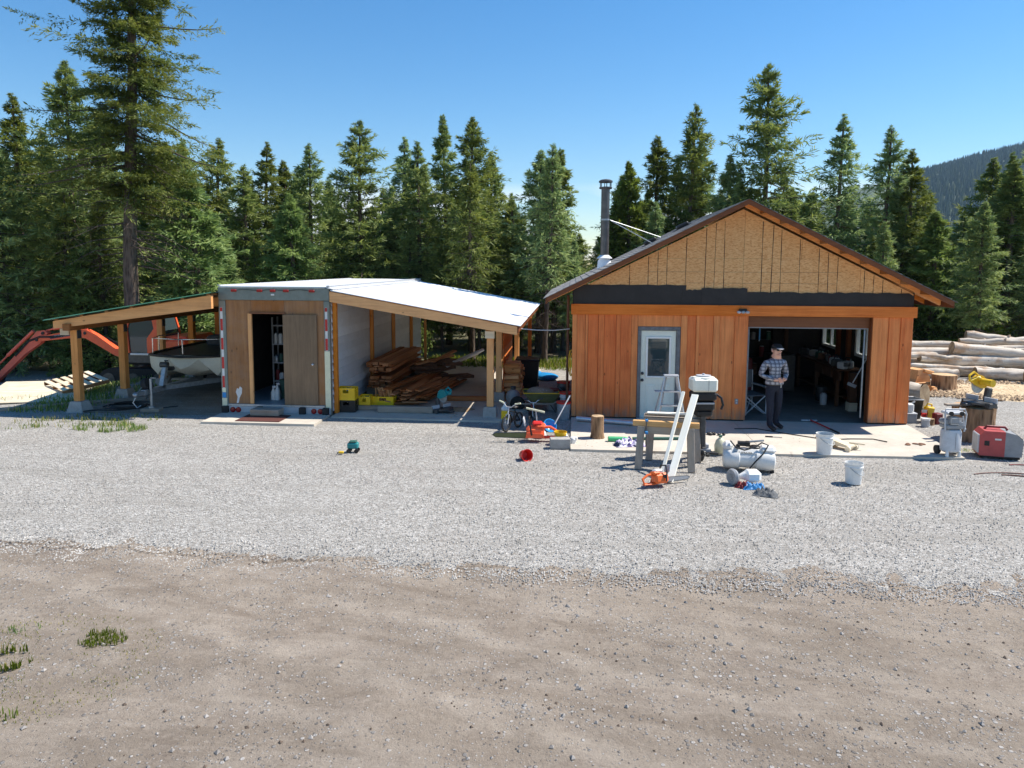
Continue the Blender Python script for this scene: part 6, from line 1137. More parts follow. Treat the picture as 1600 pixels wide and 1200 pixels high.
for i in range(9):
    m_ = IT[i % 7]; y = 17.8+.34*i; o = thing('bench_tool', 'assorted tool cluttering the workbench under the garage windows', 'tool', (6.62+rg.uniform(-.12, .15), y, SZ+.926), rg.uniform(0, 3), 'tools on the garage workbench'); obj('body', MB().box((0, 0, .09), (.2+rg.random()*.1, .14, .18), None, .03), m_, o); obj('handle', MB().tube([(-.08, 0, .17), (-.05, 0, .26), (.06, 0, .26), (.08, 0, .17)], .016, 6), 'black_plastic', o)
bo = thing('bench_grinder', 'grey bench vise at the near end of the workbench', 'vise', (6.55, 17.72, SZ+.926), .4); b = MB(); b.box((0, 0, .08), (.16, .22, .16), None, .02); obj('body', b, 'light_grey', bo); obj('jaw', MB().box((0, -.14, .12), (.18, .05, .1), None, .01), 'steel_dark', bo)
sh_ = thing('wall_shelving', 'dark shelving crowded with tins along the garage back wall', 'shelving', (3.0, 20.8, SZ)); [obj('shelf_board', MB().box((0, 0, z), (5.4, .4, .03)), 'dark_wall', sh_) for z in (.3, .8, 1.3, 1.8)]; [obj('upright', MB().box((x, 0, 1.0), (.05, .4, 2.0)), 'dark_wall', sh_) for x in (-2.7, -1.35, 0, 1.35, 2.7)]
for i in range(36):
    z = (.315, .815, 1.315)[i % 3]; x = -2.55+.145*i+.03*(i % 3); o = thing('tin', 'tin on the dark shelving at the back of the garage', 'tin', (3.0+x, 20.75, SZ+z), 0, 'tins on the garage shelving'); h = rg.uniform(.15, .32); obj('can', MB().lathe([(.07, 0), (.07, h), (.06, h+.005)], n=10), rg.choice(IT), o); obj('lid', MB().lathe([(.062, h+.006), (.06, h+.015), (.001, h+.016)], n=10), 'galvanised', o)
for i, (x, y, w, d_, h, m_, lab) in enumerate(((1.0, 18.5, .8, 1.2, 1.1, 'dark_wall', 'dark cabinet along the garage left wall'), (4.3, 20.0, 1.2, .7, .9, 'red_dark', 'dark red tool chest at the back of the garage'), (5.7, 20.0, .7, .6, 1.0, 'steel_dark', 'black wood stove at the back of the garage'))):
    o = thing(['storage_cabinet', 'tool_chest', 'wood_stove'][i], lab, ['cabinet', 'tool chest', 'stove'][i], (x, y, SZ)); obj('body', MB().box((0, 0, h/2), (w, d_, h), None, .02), m_, o); [obj('drawer' if i < 2 else 'stove_door', MB().box((0, -d_/2-.008, h*(.2+.3*k)), (w*.9, .015, h*.24), None, .004), m_, o) for k in range(3 if i < 2 else 1)]; obj('handle', MB().tube([(-.1, -d_/2-.02, h*.5), (-.08, -d_/2-.05, h*.5), (.08, -d_/2-.05, h*.5), (.1, -d_/2-.02, h*.5)], .01, 6), 'galvanised', o)
for i, (x, z0, m_) in enumerate(((4.15, 1.75, 'light_grey'), (4.45, 1.72, 'blue_tarp'))): o = thing('hanging_strap', ('grey' if i == 0 else 'blue')+' strap hanging from the garage ceiling', 'strap', (x, 17.3, z0)); obj('strap', MB().box((0, 0, .42), (.03, .008, .88)), m_, o); obj('hook', MB().tube([(0, 0, 0), (0, .02, -.05), (0, .05, -.04)], .008, 6), 'galvanised', o)
o = thing('leaning_broom', 'pale broom leaning by the right jamb inside the garage', 'broom', (6.75, 16.55, SZ)); obj('handle', MB().tube([(-.35, .1, .75), (-.10, 0, 1.35)], .012, 6), 'light_grey', o); obj('head', MB().box((-.37, .1, .70), (.2, .06, .08), (0, .4, 0), .01), 'grey_plastic', o)
for i, (x, y, m_, lab) in enumerate(((6.2, 17.9, 'light_grey', 'pale bottle on the garage floor before the workbench'), (6.35, 18.5, 'steel_dark', 'dark drum on the garage floor before the workbench'))): o = thing('floor_can', lab, 'can', (x, y, SZ)); obj('body', MB().lathe([(.08+.05*i, 0), (.085+.05*i, .25+.1*i), (.03, .3+.1*i)], n=14), m_, o); obj('cap', MB().cyl((0, 0, .3+.1*i), (0, 0, .33+.1*i), .03), 'black_plastic', o)

# ------------------------------------------------------------------ man in the doorway
def person():
    me = bpy.data.meshes.new('body')
    J = {'pel': (-.02, .0, .93, .150, .115), 'wst': (0, -.01, 1.06, .150, .12), 'chs': (0, -.02, 1.26, .165, .125), 'upc': (0, .0, 1.41, .14, .095), 'nck': (0, -.005, 1.50, .062, .062), 'chn': (.010, -.035, 1.575, .066, .072), 'hed': (.008, -.035, 1.66, .082, .098), 'top': (.008, -.025, 1.735, .062, .075)}
    for s, n in ((-1, 'l'), (1, 'r')):
        J['sh'+n] = (s*.165, .01-.02*s, 1.41+.012*s, .075, .075); J['el'+n] = (s*.262, .045, 1.14, .052, .052); J['wr'+n] = (s*.10, -.19, 1.075, .036, .036); J['ha'+n] = (s*.045, -.225, 1.07, .032, .026)
        J['hp'+n] = (s*.088, .0, .86, .098, .10); J['kn'+n] = (s*.10+.01, -.02+.03*s, .49, .070, .072); J['an'+n] = (s*.10+.0, .02+.07*s, .10, .050, .052); J['he'+n] = (s*.10, .035+.07*s, .05, .048, .05); J['to'+n] = (s*.12+.02, -.19+.07*s, .045, .052, .042)
    E_ = [('pel', 'wst'), ('wst', 'chs'), ('chs', 'upc'), ('upc', 'nck'), ('nck', 'chn'), ('chn', 'hed'), ('hed', 'top')]
    for n in 'lr': E_ += [('upc', 'sh'+n), ('sh'+n, 'el'+n), ('el'+n, 'wr'+n), ('wr'+n, 'ha'+n), ('pel', 'hp'+n), ('hp'+n, 'kn'+n), ('kn'+n, 'an'+n), ('an'+n, 'he'+n), ('an'+n, 'to'+n)]
    K = list(J); me.from_pydata([J[k][:3] for k in K], [(K.index(a), K.index(b)) for a, b in E_], [])
    o = bpy.data.objects.new('body', me); COL.objects.link(o)
    m = o.modifiers.new('skin', 'SKIN'); m.use_smooth_shade = True; m.branch_smoothing = .4
    for i, k in enumerate(K): me.skin_vertices[0].data[i].radius = J[k][3:5]
    me.skin_vertices[0].data[K.index('pel')].use_root = True
    sb = o.modifiers.new('sub', 'SUBSURF'); sb.levels = 2; sb.render_levels = 2
    bpy.context.view_layer.update(); ev = bpy.data.meshes.new_from_object(o.evaluated_get(bpy.context.evaluated_depsgraph_get())); bpy.data.objects.remove(o)
    x = MB()
    for s in (-1, 1):      # fingers and thumbs, rooted in the palms
        for k in range(4):
            L = (.075, .085, .08, .062)[k]; z = 1.092-.018*k; px = s*.04
            x.tube([(px, -.225, z), (px-s*L*.45, -.250, z-.004), (px-s*L*.85, -.240, z-.010), (px-s*L, -.222, z-.014)], [.011, .010, .009, .007], 7)
        x.tube([(s*.06, -.225, 1.10), (s*.045, -.25, 1.118), (s*.02, -.262, 1.122)], [.012, .011, .008], 7)
    x.tube([(.010, -.128, 1.685), (.011, -.150, 1.645), (.010, -.135, 1.635)], [.010, .017, .012], 8)   # nose
    for s in (-1, 1): x.ell((.008+s*.088, -.03, 1.655), (.014, .026, .036), 8, 6)
    x.ell((.008, -.118, 1.600), (.030, .012, .007), 10, 5); x.ell((.006, -.095, 1.565), (.035, .03, .025), 10, 6)
    fm = x.mesh('fingers'); bm = bmesh.new(); bm.from_mesh(ev); bm.from_mesh(fm); bm.to_mesh(ev); bm.free(); bpy.data.meshes.remove(fm)
    ev.materials.clear()
    for n in ('skin', 'plaid', 'trousers', 'boots'): ev.materials.append(MATS[n])
    for p in ev.polygons:
        c = p.center; p.use_smooth = True
        if c.z < .115: i = 3
        elif c.z < .985 and abs(c.x) < .24 and c.y > -.17: i = 2
        elif c.z > 1.485: i = 0
        elif c.y < -.178 and abs(c.x) < .125 and c.z < 1.16: i = 0
        else: i = 1
        p.material_index = i
    return ev
pn = thing('person', 'man in plaid shirt, dark trousers and cap standing in the garage doorway', 'person', (4.20, 15.02, SZ), R(16))
pn.scale = (1.12, 1.1, 1.0); obj('body', person(), None, pn)
b = MB(); b.lathe([(.168, .955), (.172, .97), (.165, 1.02), (.156, 1.08)], (0, -.005, 0), 24, None, .02, 1., .80); obj('shirt_hem', b, 'plaid', pn)
b = MB(); b.lathe([(.088, 1.70), (.094, 1.72), (.090, 1.76), (.06, 1.79), (.001, 1.80)], (.008, -.03, 0), 20, None, 0, 1., 1.13); obj('cap', b, 'cap_cloth', pn)
b = MB(); b.ell((.010, -.135, 1.712), (.070, .065, .010), rot=(.25, 0, 0)); obj('cap_brim', b, 'grey_hair', pn)
b = MB(); [b.ell((.008+s*.034, -.125, 1.678), (.033, .014, .021), 12, 7) for s in (-1, 1)]; b.box((.008, -.134, 1.682), (.02, .01, .008)); [b.bar((.008+s*.066, -.118, 1.684), (.008+s*.093, -.02, 1.686), .008, .010, .002) for s in (-1, 1)]; obj('sunglasses', b, 'black_plastic', pn)
b = MB(); b.lathe([(.084, 1.625), (.092, 1.66), (.091, 1.70)], (.008, -.018, 0), 20, None, 0, 1., 1.1); 
hb_ = MB(); hb_.v, hb_.f, hb_.sm = b.v, [f for f in b.f if len(f) == 4 and sum(b.v[i][1] for i in f)/4 > -.03], []; hb_.sm = [True]*len(hb_.f); obj('hair', hb_, 'grey_hair', pn)
b = MB(); b.lathe([(.158, .935), (.160, .965), (.156, .965)], (0, -.005, 0), 24, None, 0, 1., .80); obj('belt', b, 'boots', pn); obj('key_clip', MB().box((.06, -.135, .93), (.02, .01, .07), None, .003), 'galvanised', pn)

# ------------------------------------------------------------------ trees
def conifer(seed, h, r, cb, nb, M, K, pw=.85, mat='fir_needles', spray=(.16, .30), wid=.19, gap=0., dead=0, tr_r=.13, up=.5, lean=0.):
    g = np.random.default_rng(seed)
    # trunk
    n = 14; zz = np.linspace(-.15, h*.985, n); wob = np.cumsum(g.normal(0, .018, (n, 2)), 0)*(h/10); wob[:, 0] += lean*zz/h
    tb = MB(); tb.tube([(wob[i, 0], wob[i, 1], zz[i]) for i in range(n)], [tr_r*(1-.92*max(0, zz[i])/h)**.8+.012+(.05 if i == 0 else 0) for i in range(n)], 9); trunk = tb.mesh('trunk'); trunk.materials.append(MATS['bark'])
    # branches
    u = (np.arange(nb)+g.random(nb))/nb; ws_ = max(.16, .030*h); z = cb+(h-cb)*u**1.08; z = np.where(u < .93, np.round(z/ws_)*ws_+g.normal(0, .22*ws_, nb), z); u = np.clip((z-cb)/(h-cb), 0, 1); a = np.arange(nb)*2.39996+g.normal(0, .5, nb)
    f = (h-z)/(h-cb); L = r*(1-(1-np.clip(f, 0, 1))**1.55)**(1.12*pw/.8)*g.uniform(.5, 1.3, nb)+.05; L *= np.where(f > .8, .6+.4*(1-f)/.2, 1)
    if gap > 0:
        keep = vnoise(a*1.1+seed, z*.9, seed) > gap*.62; L = np.where(keep, L, L*.45)
    el = (-.28+up*1.5*u**1.6+g.normal(0, .13, nb)); wx = np.interp(z, zz, wob[:, 0]); wy = np.interp(z, zz, wob[:, 1])
    t = (.12+.88*(np.arange(M)+g.random((nb, M)))/M)
    ca, sa = np.cos(a)[:, None], np.sin(a)[:, None]; Lc = L[:, None]
    hor = Lc*t*np.cos(el)[:, None]; ver = Lc*(t*np.sin(el)[:, None]-.20*t**2+.22*t**3)
    P = np.stack([wx[:, None]+hor*ca, wy[:, None]+hor*sa, z[:, None]+ver], -1)           # nb,M,3
    side = np.where(g.random((nb, M)) < .5, -1., 1.)*g.uniform(.35, 1.25, (nb, M)); ang = a[:, None]+side
    tl = np.clip(Lc*(.42*(1-t)+.10), .03, .62)*g.uniform(.6, 1.2, (nb, M))
    D = np.stack([np.cos(ang), np.sin(ang), el[:, None]*.55+g.normal(-.10, .22, (nb, M))], -1)
    k = (np.arange(K)+g.random((nb, M, K)))/K
    C = P[:, :, None, :]+D[:, :, None, :]*(tl[:, :, None]*k)[..., None]+g.normal(0, .022, (nb, M, K, 3))
    sd = D[:, :, None, :]+g.normal(0, .42, (nb, M, K, 3)); sd /= np.linalg.norm(sd, axis=-1, keepdims=True)
    upv = np.array([0, 0, 1.])+g.normal(0, .65, (nb, M, K, 3)); wv = np.cross(sd, upv); wv /= np.linalg.norm(wv, axis=-1, keepdims=True)+1e-9
    ln = (g.uniform(*spray, (nb, M, K))*np.clip(.34+4.5*f, 0, 1)[:, None, None])[..., None]; wd = ln*wid*g.uniform(.7, 1.3, (nb, M, K))[..., None]
    V = np.stack([C, C+sd*ln*.45+wv*wd*.5, C+sd*ln, C+sd*ln*.45-wv*wd*.5], -2).reshape(-1, 3)
    tr = np.clip(g.random(nb)*.7+.15, 0, 1)[:, None, None]+g.normal(0, .12, (nb, M, K)); tip = np.clip((t[:, :, None]-.45)*1.2, 0, 1)*k*g.random((nb, M, K))
    T = np.repeat(np.stack([np.clip(tr, 0, 1), tip, 0*tip], -1).reshape(-1, 3), 4, 0); F = np.arange(len(V)).reshape(-1, 4)
    crown = npmesh('crown', V, F, mat, T)
    # limbs
    lb_ = MB(); st = max(1, nb//90)
    for i in range(0, nb, st):
        q = [(P[i, j, 0], P[i, j, 1], P[i, j, 2]) for j in np.argsort(t[i])[::max(1, M//4)]]; lb_.tube([(wx[i], wy[i], z[i])]+q, [.012+.014*L[i]]+[(.010+.010*L[i])*(1-.8*(j+1)/(len(q)+.01))+.003 for j in range(len(q))], 4, caps=False)
    for i in range(dead):
        zd = g.uniform(.18*h if cb > 3 else .3, cb+.15*(h-cb)); ad = g.random()*6.28; Ld = g.uniform(.5, 1.)*r*.8; p0 = np.array([np.interp(zd, zz, wob[:, 0]), np.interp(zd, zz, wob[:, 1]), zd]); d = np.array([math.cos(ad), math.sin(ad), -.15]); p1 = p0+d*Ld*.5+g.normal(0, .08, 3); p2 = p0+d*Ld+np.array([0, 0, -.2])+g.normal(0, .1, 3); lb_.tube([tuple(p0), tuple(p1), tuple(p2)], [.03, .018, .006], 4, caps=False)
        for q in range(7): s0 = p0+(p2-p0)*g.uniform(.3, 1); lb_.tube([tuple(s0), tuple(s0+g.normal(0, .22, 3))], [.007, .003], 3, caps=False)
    limbs = lb_.mesh('limbs'); limbs.materials.append(MATS['bark'])
    return trunk, limbs, crown, h
TV = {'A': [conifer(1, 9.5, 2.32, .7, 200, 13, 7, .8, gap=.25), conifer(2, 9.0, 2.20, .9, 190, 13, 7, .9, gap=.45)],
      'B': [conifer(3, 10, 2.01, 1.2, 200, 12, 7, .8, gap=.3, dead=6), conifer(4, 9.5, 2.13, .9, 195, 12, 7, .72, gap=.5, dead=8)],
      'C': [conifer(5, 11, 2.81, 1.3, 240, 15, 7, .72, gap=.5, up=.62), conifer(6, 10, 2.68, 1.0, 230, 15, 7, .6, gap=.55, up=.6)],
      'D': [conifer(7, 7.0, 1.89, .3, 210, 15, 7, .8, mat='fir_needles_light')],
      'E': [conifer(8, 9.0, 1.65, 2.6, 190, 12, 7, .75, gap=.5, dead=16), conifer(9, 9.5, 1.46, 2.2, 180, 12, 7, .8, gap=.45, dead=14)],
      'P': [conifer(11, 9.0, 1.3, 3.4, 150, 10, 4, .7, gap=.4, dead=26, spray=(.2, .36))],
      'G': [conifer(10, 16.5, 3.3, 6.0, 340, 30, 14, .45, gap=.95, dead=46, tr_r=.26, up=.35, spray=(.08, .17), wid=.24)],
      'S': [conifer(12, 1.9, .62, .1, 70, 9, 4, .85, mat='young_needles', spray=(.08, .16), tr_r=.025)]}
cnt = {}
def tree(x, y, h, var, wf, label, group, name='conifer_tree'):
    vs = TV[var]; cnt[var] = cnt.get(var, -1)+1; tk_, lm_, cr_, h0 = vs[cnt[var] % len(vs)]; z0 = float(ground_h(np.array(x), np.array(y)))-.06
    t = thing(name, label, 'tree', (x, y, z0), group=group, rot=(random.gauss(0, .022), random.gauss(0, .022), random.uniform(0, 6.28))); s = h/h0; t.scale = (s*wf if wf > 0 else s, s*wf, s)
    o = obj('trunk', tk_, None, t); l = obj('limbs', lm_, None, o); l['kind'] = 'stuff'; obj('crown', cr_, None, t); return t
FT = [
    (-20.36, 24.0, 8.83, 'A', 1.20, 'dark conifer at the left edge of the picture'),
    (-21.07, 26.0, 10.32, 'B', 1.20, 'tall conifer second from the left edge'),
    (-18.34, 25.0, 11.25, 'C', 1.15, 'broad dark conifer left of the big bare trunk'),
    (-23.53, 30.0, 9.88, 'A', 1.00, 'conifer behind the two leftmost trees'),
    (-21.36, 31.0, 10.89, 'B', 1.10, 'conifer hidden behind the big fir trunk'),
    (-18.13, 30.0, 9.28, 'A', 1.10, 'conifer right behind the big fir'),
    (-13.60, 25.0, 7.05, 'D', 1.25, 'light green conifer between the big fir and the trailer'),
    (-16.21, 32.0, 7.19, 'B', 0.90, 'slim conifer behind the light green one'),
    (-13.56, 29.0, 7.74, 'B', 0.90, 'conifer left of the pointed twin tops behind the trailer'),
    (-13.87, 31.0, 9.09, 'B', 0.85, 'pointed conifer rising behind the trailer left corner'),
    (-13.49, 33.0, 8.47, 'E', 0.80, 'narrow dark conifer behind the trailer'),
    (-11.46, 30.0, 8.62, 'B', 0.85, 'slender conifer above the trailer right half'),
    (-10.87, 27.0, 6.22, 'D', 0.80, 'lower light green conifer just behind the trailer'),
    (-11.62, 34.0, 6.94, 'A', 0.90, 'conifer left of the round topped fir'),
    (-8.65, 29.0, 9.29, 'C', 0.85, 'full round topped fir behind the lean-to left half'),
    (-7.56, 31.0, 8.97, 'B', 0.80, 'left one of the twin pointed conifers behind the lean-to'),
    (-6.50, 30.0, 8.63, 'A', 0.75, 'right one of the twin pointed conifers behind the lean-to'),
    (-5.45, 31.0, 9.94, 'E', 0.70, 'narrow dark spire left of the tallest lean-to tree'),
    (-4.11, 29.0, 9.48, 'C', 0.90, 'tallest broad conifer behind the white lean-to roof'),
    (-3.62, 32.0, 8.53, 'A', 0.90, 'conifer half hidden right of the tallest lean-to tree'),
    (-2.58, 30.0, 6.24, 'A', 0.80, 'shorter conifer above the lean-to right end'),
    (-1.33, 28.5, 7.98, 'E', 0.75, 'left one of the two thin trees before the gap of sky'),
    (-0.75, 28.5, 8.04, 'E', 0.80, 'right one of the two thin trees before the gap of sky'),
    (2.28, 30.0, 7.72, 'D', 0.75, 'light green conifer right of the stove pipe'),
    (3.42, 31.0, 8.91, 'E', 0.75, 'sparse spire between stove pipe and gable'),
    (4.76, 31.0, 10.26, 'B', 0.95, 'tall dark conifer left of the gable peak'),
    (5.95, 33.0, 9.16, 'A', 0.90, 'conifer behind the tall dark one left of the peak'),
    (6.19, 30.0, 8.00, 'E', 0.70, 'small dark conifer just left of the largest tree'),
    (7.73, 30.0, 11.60, 'C', 1.10, 'largest conifer standing behind the gable peak'),
    (10.00, 32.0, 6.66, 'D', 0.90, 'conifer low behind the right roof slope'),
    (10.97, 31.0, 9.71, 'B', 1.00, 'first tall conifer right of the largest tree'),
    (12.71, 31.5, 9.32, 'B', 0.90, 'second tall conifer right of the largest tree'),
    (13.87, 31.0, 8.35, 'B', 0.85, 'third conifer in front of the distant hill'),
    (14.43, 30.0, 5.69, 'D', 0.90, 'light green low conifer below the hill'),
    (17.84, 33.0, 8.23, 'A', 1.00, 'conifer against the hill near the right edge'),
    (17.30, 30.0, 7.67, 'A', 1.10, 'conifer cut by the right edge'),
    (18.56, 36.0, 6.14, 'B', 0.90, 'dark conifer in the gap below the hill'),
    (19.00, 31.0, 9.06, 'C', 1.00, 'tall conifer just past the right edge'),
]
for x, y, h, v, w, lab in FT:
    w2 = {'A': 1.0, 'B': 1.0, 'C': 1.0, 'D': 1.1, 'E': 1.1}[v]*(.55+.45*w)*{'A': 9.5, 'B': 10, 'C': 10.5, 'D': 7, 'E': 9}[v]/h
    tree(x, y, h, v, min(1.5, max(.75, w2)), lab, 'conifers along the forest edge')
big = tree(-15.1, 23.0, 16.8, 'G', 1., 'big old fir with tall bare trunk behind the left carport', None, 'fir_tree')
tree(15.5, 27.5, 1.9, 'S', 1., 'small bright green sapling behind the log pile', None, 'sapling')
rg = random.Random(21)
# deeper rows of the forest
for row, (y0, y1, n_, hmin, hmax) in enumerate(((31, 35, 34, 6.2, 8.2), (35.5, 41, 34, 6.0, 8.0), (42, 50, 38, 6.4, 8.6))):
    for i in range(n_):
        y = rg.uniform(y0, y1); w_ = y*.86; x = -w_*1.02+(2*w_)*(i+rg.random())/n_
        h = rg.uniform(hmin, hmax)
        px = 895+1110*x/y
        if 880 < px < 960: h = min(h, 5.0+rg.random()*.6)
        if 1440 < px < 1530: h = min(h, 5.6)
        if px < 330: h *= 1.25
        tree(x, y, h, rg.choice('AABBEP'), rg.uniform(.9, 1.25), 'conifer deep in the dense forest behind the front trees', 'conifers deeper in the forest')
for i in range(46):   # slim understory poles just inside the edge
    y = rg.uniform(26.5, 31); x = -24+46*(i+rg.random())/46
    if -16 < x < 20: tree(x, y, rg.uniform(4.2, 6.2), rg.choice('PPEP'), rg.uniform(.9, 1.3), 'slim understory conifer with bare lower trunk at the forest edge', 'slim understory conifers')
tree(-3.55, 25.2, 7.2, 'P', .9, 'slim bare trunked tree seen through the lean-to', None); tree(-1.0, 25.0, 7.6, 'P', .9, 'slim bare trunk rising between lean-to and garage', None)
tree(-18.0, 24.0, 6.5, 'P', 1., 'dark trunk standing left of the first carport post', None); tree(-16.8, 24.3, 6.2, 'P', 1., 'dark trunk between the first two carport posts', None)
tree(-20.5, 23.2, 6.0, 'A', 1.2, 'bushy conifer above the excavator arm', None); tree(-17.6, 24.2, 5.0, 'D', 1.2, 'low light conifer behind the excavator arm', None)

# shrubs: leaf clouds with stems
def shrub(seed, h, r, n_, mat):
    g = np.random.default_rng(seed); p = g.normal(0, 1, (n_, 3)); p /= np.linalg.norm(p, axis=1, keepdims=True); p *= (g.random((n_, 1))**.45); lump = .7+.6*vnoise(p[:, 0]*2.5+seed+5, p[:, 1]*2.5+p[:, 2]*2+5, seed)
    C = p*np.array([r, r, h/2])*lump[:, None]+np.array([0, 0, h*.52]); d = g.normal(0, 1, (n_, 3)); d /= np.linalg.norm(d, axis=1, keepdims=True); w = np.cross(d, g.normal(0, 1, (n_, 3))); w /= np.linalg.norm(w, axis=1, keepdims=True); l = g.uniform(.05, .11, (n_, 1))
    V = np.stack([C, C+d*l*.5+w*l*.28, C+d*l, C+d*l*.5-w*l*.28], 1).reshape(-1, 3); T = np.repeat(np.stack([g.random(n_), np.clip(p[:, 2], 0, 1)*g.random(n_), 0*l[:, 0]], -1), 4, 0); m = npmesh('foliage', V, np.arange(len(V)).reshape(-1, 4), mat, T)
    b = MB(); [b.tube([(0, 0, -.05), tuple(np.array([0, 0, h*.2])+g.normal(0, .08, 3)), tuple(g.normal(0, 1, 3)*np.array([r*.5, r*.5, h*.15])+np.array([0, 0, h*.65]))], [.014, .01, .004], 4, caps=False) for _ in range(9)]; s = b.mesh('stems'); s.materials.append(MATS['bark']); return m, s
SB = [shrub(1, 1.3, .9, 1500, 'bush_leaf'), shrub(2, 1.0, .8, 1300, 'bush_leaf'), shrub(3, .8, .6, 900, 'fir_needles_light')]
for i in range(46):
    if i < 14: x, y = rg.uniform(-23, -12.2), rg.uniform(22.6, 25.5)
    else: x, y = -12+1.05*(i-14)+rg.uniform(-.4, .4), rg.uniform(25.6, 27.5)+(3 if i > 32 else 0)
    if -8.5 < x < -5 and y < 26: y += 2
    if i >= 14 and -5 < x < .5: continue
    t = thing('forest_shrub', 'low leafy shrub at the foot of the forest %s' % ('left of the carport' if i < 14 else 'behind the buildings'), 'shrub', (x, y, float(ground_h(np.array(x), np.array(y)))-.05), rg.uniform(0, 6), 'shrubs left of the carport' if i < 14 else 'shrubs behind the buildings'); s = rg.uniform(.7, 1.35); t.scale = (s, s, s*rg.uniform(.8, 1.4)); m, st = rg.choice(SB); obj('foliage', m, None, t); obj('stems', st, None, t)

# grass and weeds
def grass(name, label, x, y, hmin, hmax, z=None, wid=.007, dry=.2, cat='grass', lean=.5):
    n = len(x); g = RNG; a = g.random(n)*6.283; h = g.uniform(hmin, hmax, n); ln = g.uniform(.1, lean, n)*h; zb = (ground_h(x, y) if z is None else z)
    d = np.stack([np.cos(a), np.sin(a), 0*a], -1); w = np.stack([-np.sin(a), np.cos(a), 0*a], -1)*(wid*g.uniform(.6, 1.4, n))[:, None]; B = np.stack([x, y, zb], -1)
    m = B+d*(ln*.35)[:, None]+np.stack([0*h, 0*h, h*.6], -1); t = B+d*ln[:, None]+np.stack([0*h, 0*h, h], -1)
    V = np.stack([B-w, B+w, m+w*.8, m-w*.8, t], 1).reshape(-1, 3); i = np.arange(n)[:, None]*5; F = np.concatenate([i+np.array([0, 1, 2]), i+np.array([0, 2, 3]), i+np.array([3, 2, 4])], 0)
    T = np.repeat(np.stack([g.random(n), np.where(g.random(n) < dry, g.random(n), 0), 0*h], -1), 5, 0); return tag(obj(name, npmesh(name, V, F, 'grass', T), None), label, cat, kind='stuff')
n = 15000; x = RNG.uniform(-14, 8.5, n); y = 23.3+2.6*RNG.random(n)+.5*(fbm(x*.6, x*0, 2, 3)-.5); k = (x < -8.2) | (x > -5.2); k &= ~((x > 0) & (y < 24.9)); x, y = x[k], y[k]; grass('grass_strip', 'bright grass strip along the forest edge behind the buildings', x, y, .06, .24, wid=.012)
n = 9000; x = RNG.uniform(-16.5, -11.3, n); y = RNG.uniform(15.0, 20.5, n); k = fbm(x*.9, y*.9, 3, 2)+.12*RNG.random(n) > .46; x, y = x[k], y[k]; grass('side_grass', 'sunlit grass around the plywood sheets left of the carport', x, y, .05, .2, wid=.011)
def clump(cx, cy, rx, ry, n, hm, hM, name, label, dry=.2, wid=.007):
    a = RNG.random(n)*6.283; r = np.sqrt(RNG.random(n)); x = cx+rx*r*np.cos(a); y = cy+ry*r*np.sin(a); k = fbm(x*3.5, y*3.5, 3, int(cx*7) % 50)+.2*RNG.random(n) > .52; grass(name, label, x[k], y[k], hm, hM, np.zeros(k.sum()), wid, dry)
clump(-9.55, 13.75, .8, .36, 1300, .03, .16, 'weed_patch', 'weed patch on the gravel below the carport, the larger one'); clump(-10.7, 14.1, 1.3, .5, 900, .04, .14, 'weed_patch', 'weeds at the foot of the first carport pier', .4); clump(-11.6, 13.7, .6, .3, 500, .04, .14, 'weed_patch', 'weeds on the gravel at the left picture edge', .3); clump(-9.9, 14.8, 1.2, .35, 500, .03, .12, 'weed_patch', 'sparse weeds under the carport beam', .4); clump(.0, 14.6, .12, .5, 120, .03, .10, 'weed_patch', 'thin weeds along the left edge of the garage apron', .3)
clump(-4.84, 5.42, .24, .18, 1200, .03, .10, 'grass_tuft', 'green grass tuft at the lower left edge', .1, .006); clump(-5.1, 5.95, .16, .10, 110, .02, .07, 'grass_tuft', 'small tuft just above the lower left grass tuft', .1, .005); clump(-4.25, 5.85, .24, .14, 420, .02, .07, 'grass_tuft', 'thin green sprouts right of the lower left tuft', .2, .005); clump(-4.6, 5.4, 1.1, .9, 2000, .006, .025, 'dry_grass', 'short dry straw grass on the dirt at lower left', 1., .004); clump(-4.36, 4.75, .22, .12, 160, .03, .08, 'grass_tuft', 'grass tuft at the very bottom left corner', .1, .006); clump(7.35, 13.75, .3, .15, 120, .02, .06, 'weed_patch', 'sparse weeds between compressor and generator', .6); clump(8.7, 14.6, .5, .4, 160, .02, .06, 'weed_patch', 'sparse weeds right of the big stump', .6)

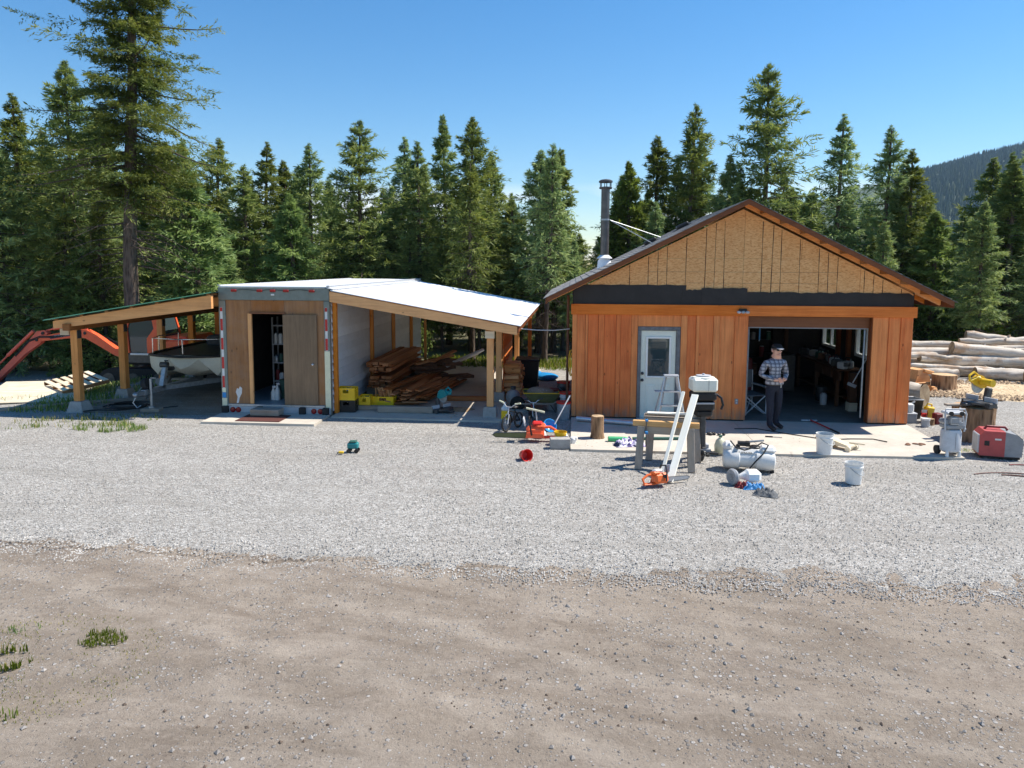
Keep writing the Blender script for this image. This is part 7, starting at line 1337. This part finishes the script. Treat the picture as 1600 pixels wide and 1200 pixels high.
# ------------------------------------------------------------------ distant wooded hill and the air in front of it
def hill_z(x, y):
    crest = 150+.262*(x-516)+10*(fbm(x*.012, x*0, 3, 4)-.5); crest = np.minimum(crest, 330)
    f = sstep(420, 1500, y)**.9*np.where(y > 1500, 1-.5*sstep(1500, 2400, y), 1); return np.maximum(-20, crest*f*sstep(-250, 520, x)+14*(fbm(x*.01, y*.01, 4, 9)-.5)*f-6)
hx = np.linspace(-100, 1900, 90); hy = np.linspace(380, 2400, 80)
struct(obj('hill', grid(hx, hy, hill_z, 'hill', 'hill_soil'), None))
n = 17000; x = RNG.uniform(340, 1250, n); y = 800+760*RNG.random(n)**.8; k = (x/y > .42) & (x/y < .82); x, y = x[k], y[k]; n = len(x); z = hill_z(x, y); h = RNG.uniform(8, 17, n); r = h*RNG.uniform(.13, .2, n); a = RNG.random(n)*6.28
V = [np.stack([x, y, z+h], -1)]+[np.stack([x+r*np.cos(a+q), y+r*np.sin(a+q), z+h*.05], -1) for q in (0, 1.26, 2.51, 3.77, 5.03)]; V = np.stack(V, 1).reshape(-1, 3); i = np.arange(n)[:, None]*6
F = np.concatenate([i+np.array([0, 1+q, 1+(q+1) % 5]) for q in range(5)], 0); T = np.repeat(np.stack([RNG.random(n), .5*RNG.random(n), 0*h], -1), 6, 0); tag(obj('far_forest', npmesh('far_forest', V, F, 'far_forest', T), None), 'distant conifer forest covering the hill on the right', 'forest', kind='stuff')
if True:
    m = bpy.data.materials.new('haze'); m.use_nodes = True; m.node_tree.nodes.clear(); ho = m.node_tree.nodes.new('ShaderNodeOutputMaterial'); hv = m.node_tree.nodes.new('ShaderNodeVolumePrincipled'); hv.inputs['Color'].default_value = (.5, .72, 1, 1); hv.inputs['Density'].default_value = .00009; hv.inputs['Anisotropy'].default_value = .2; m.node_tree.links.new(hv.outputs[0], ho.inputs['Volume']); MATS['haze'] = m
    b = MB(); b.box((250, 1150, 163.5), (3700, 2900, 383)); o = obj('haze', b, 'haze'); tag(o, 'thin blue haze in the air before the distant hill', 'haze', kind='stuff')
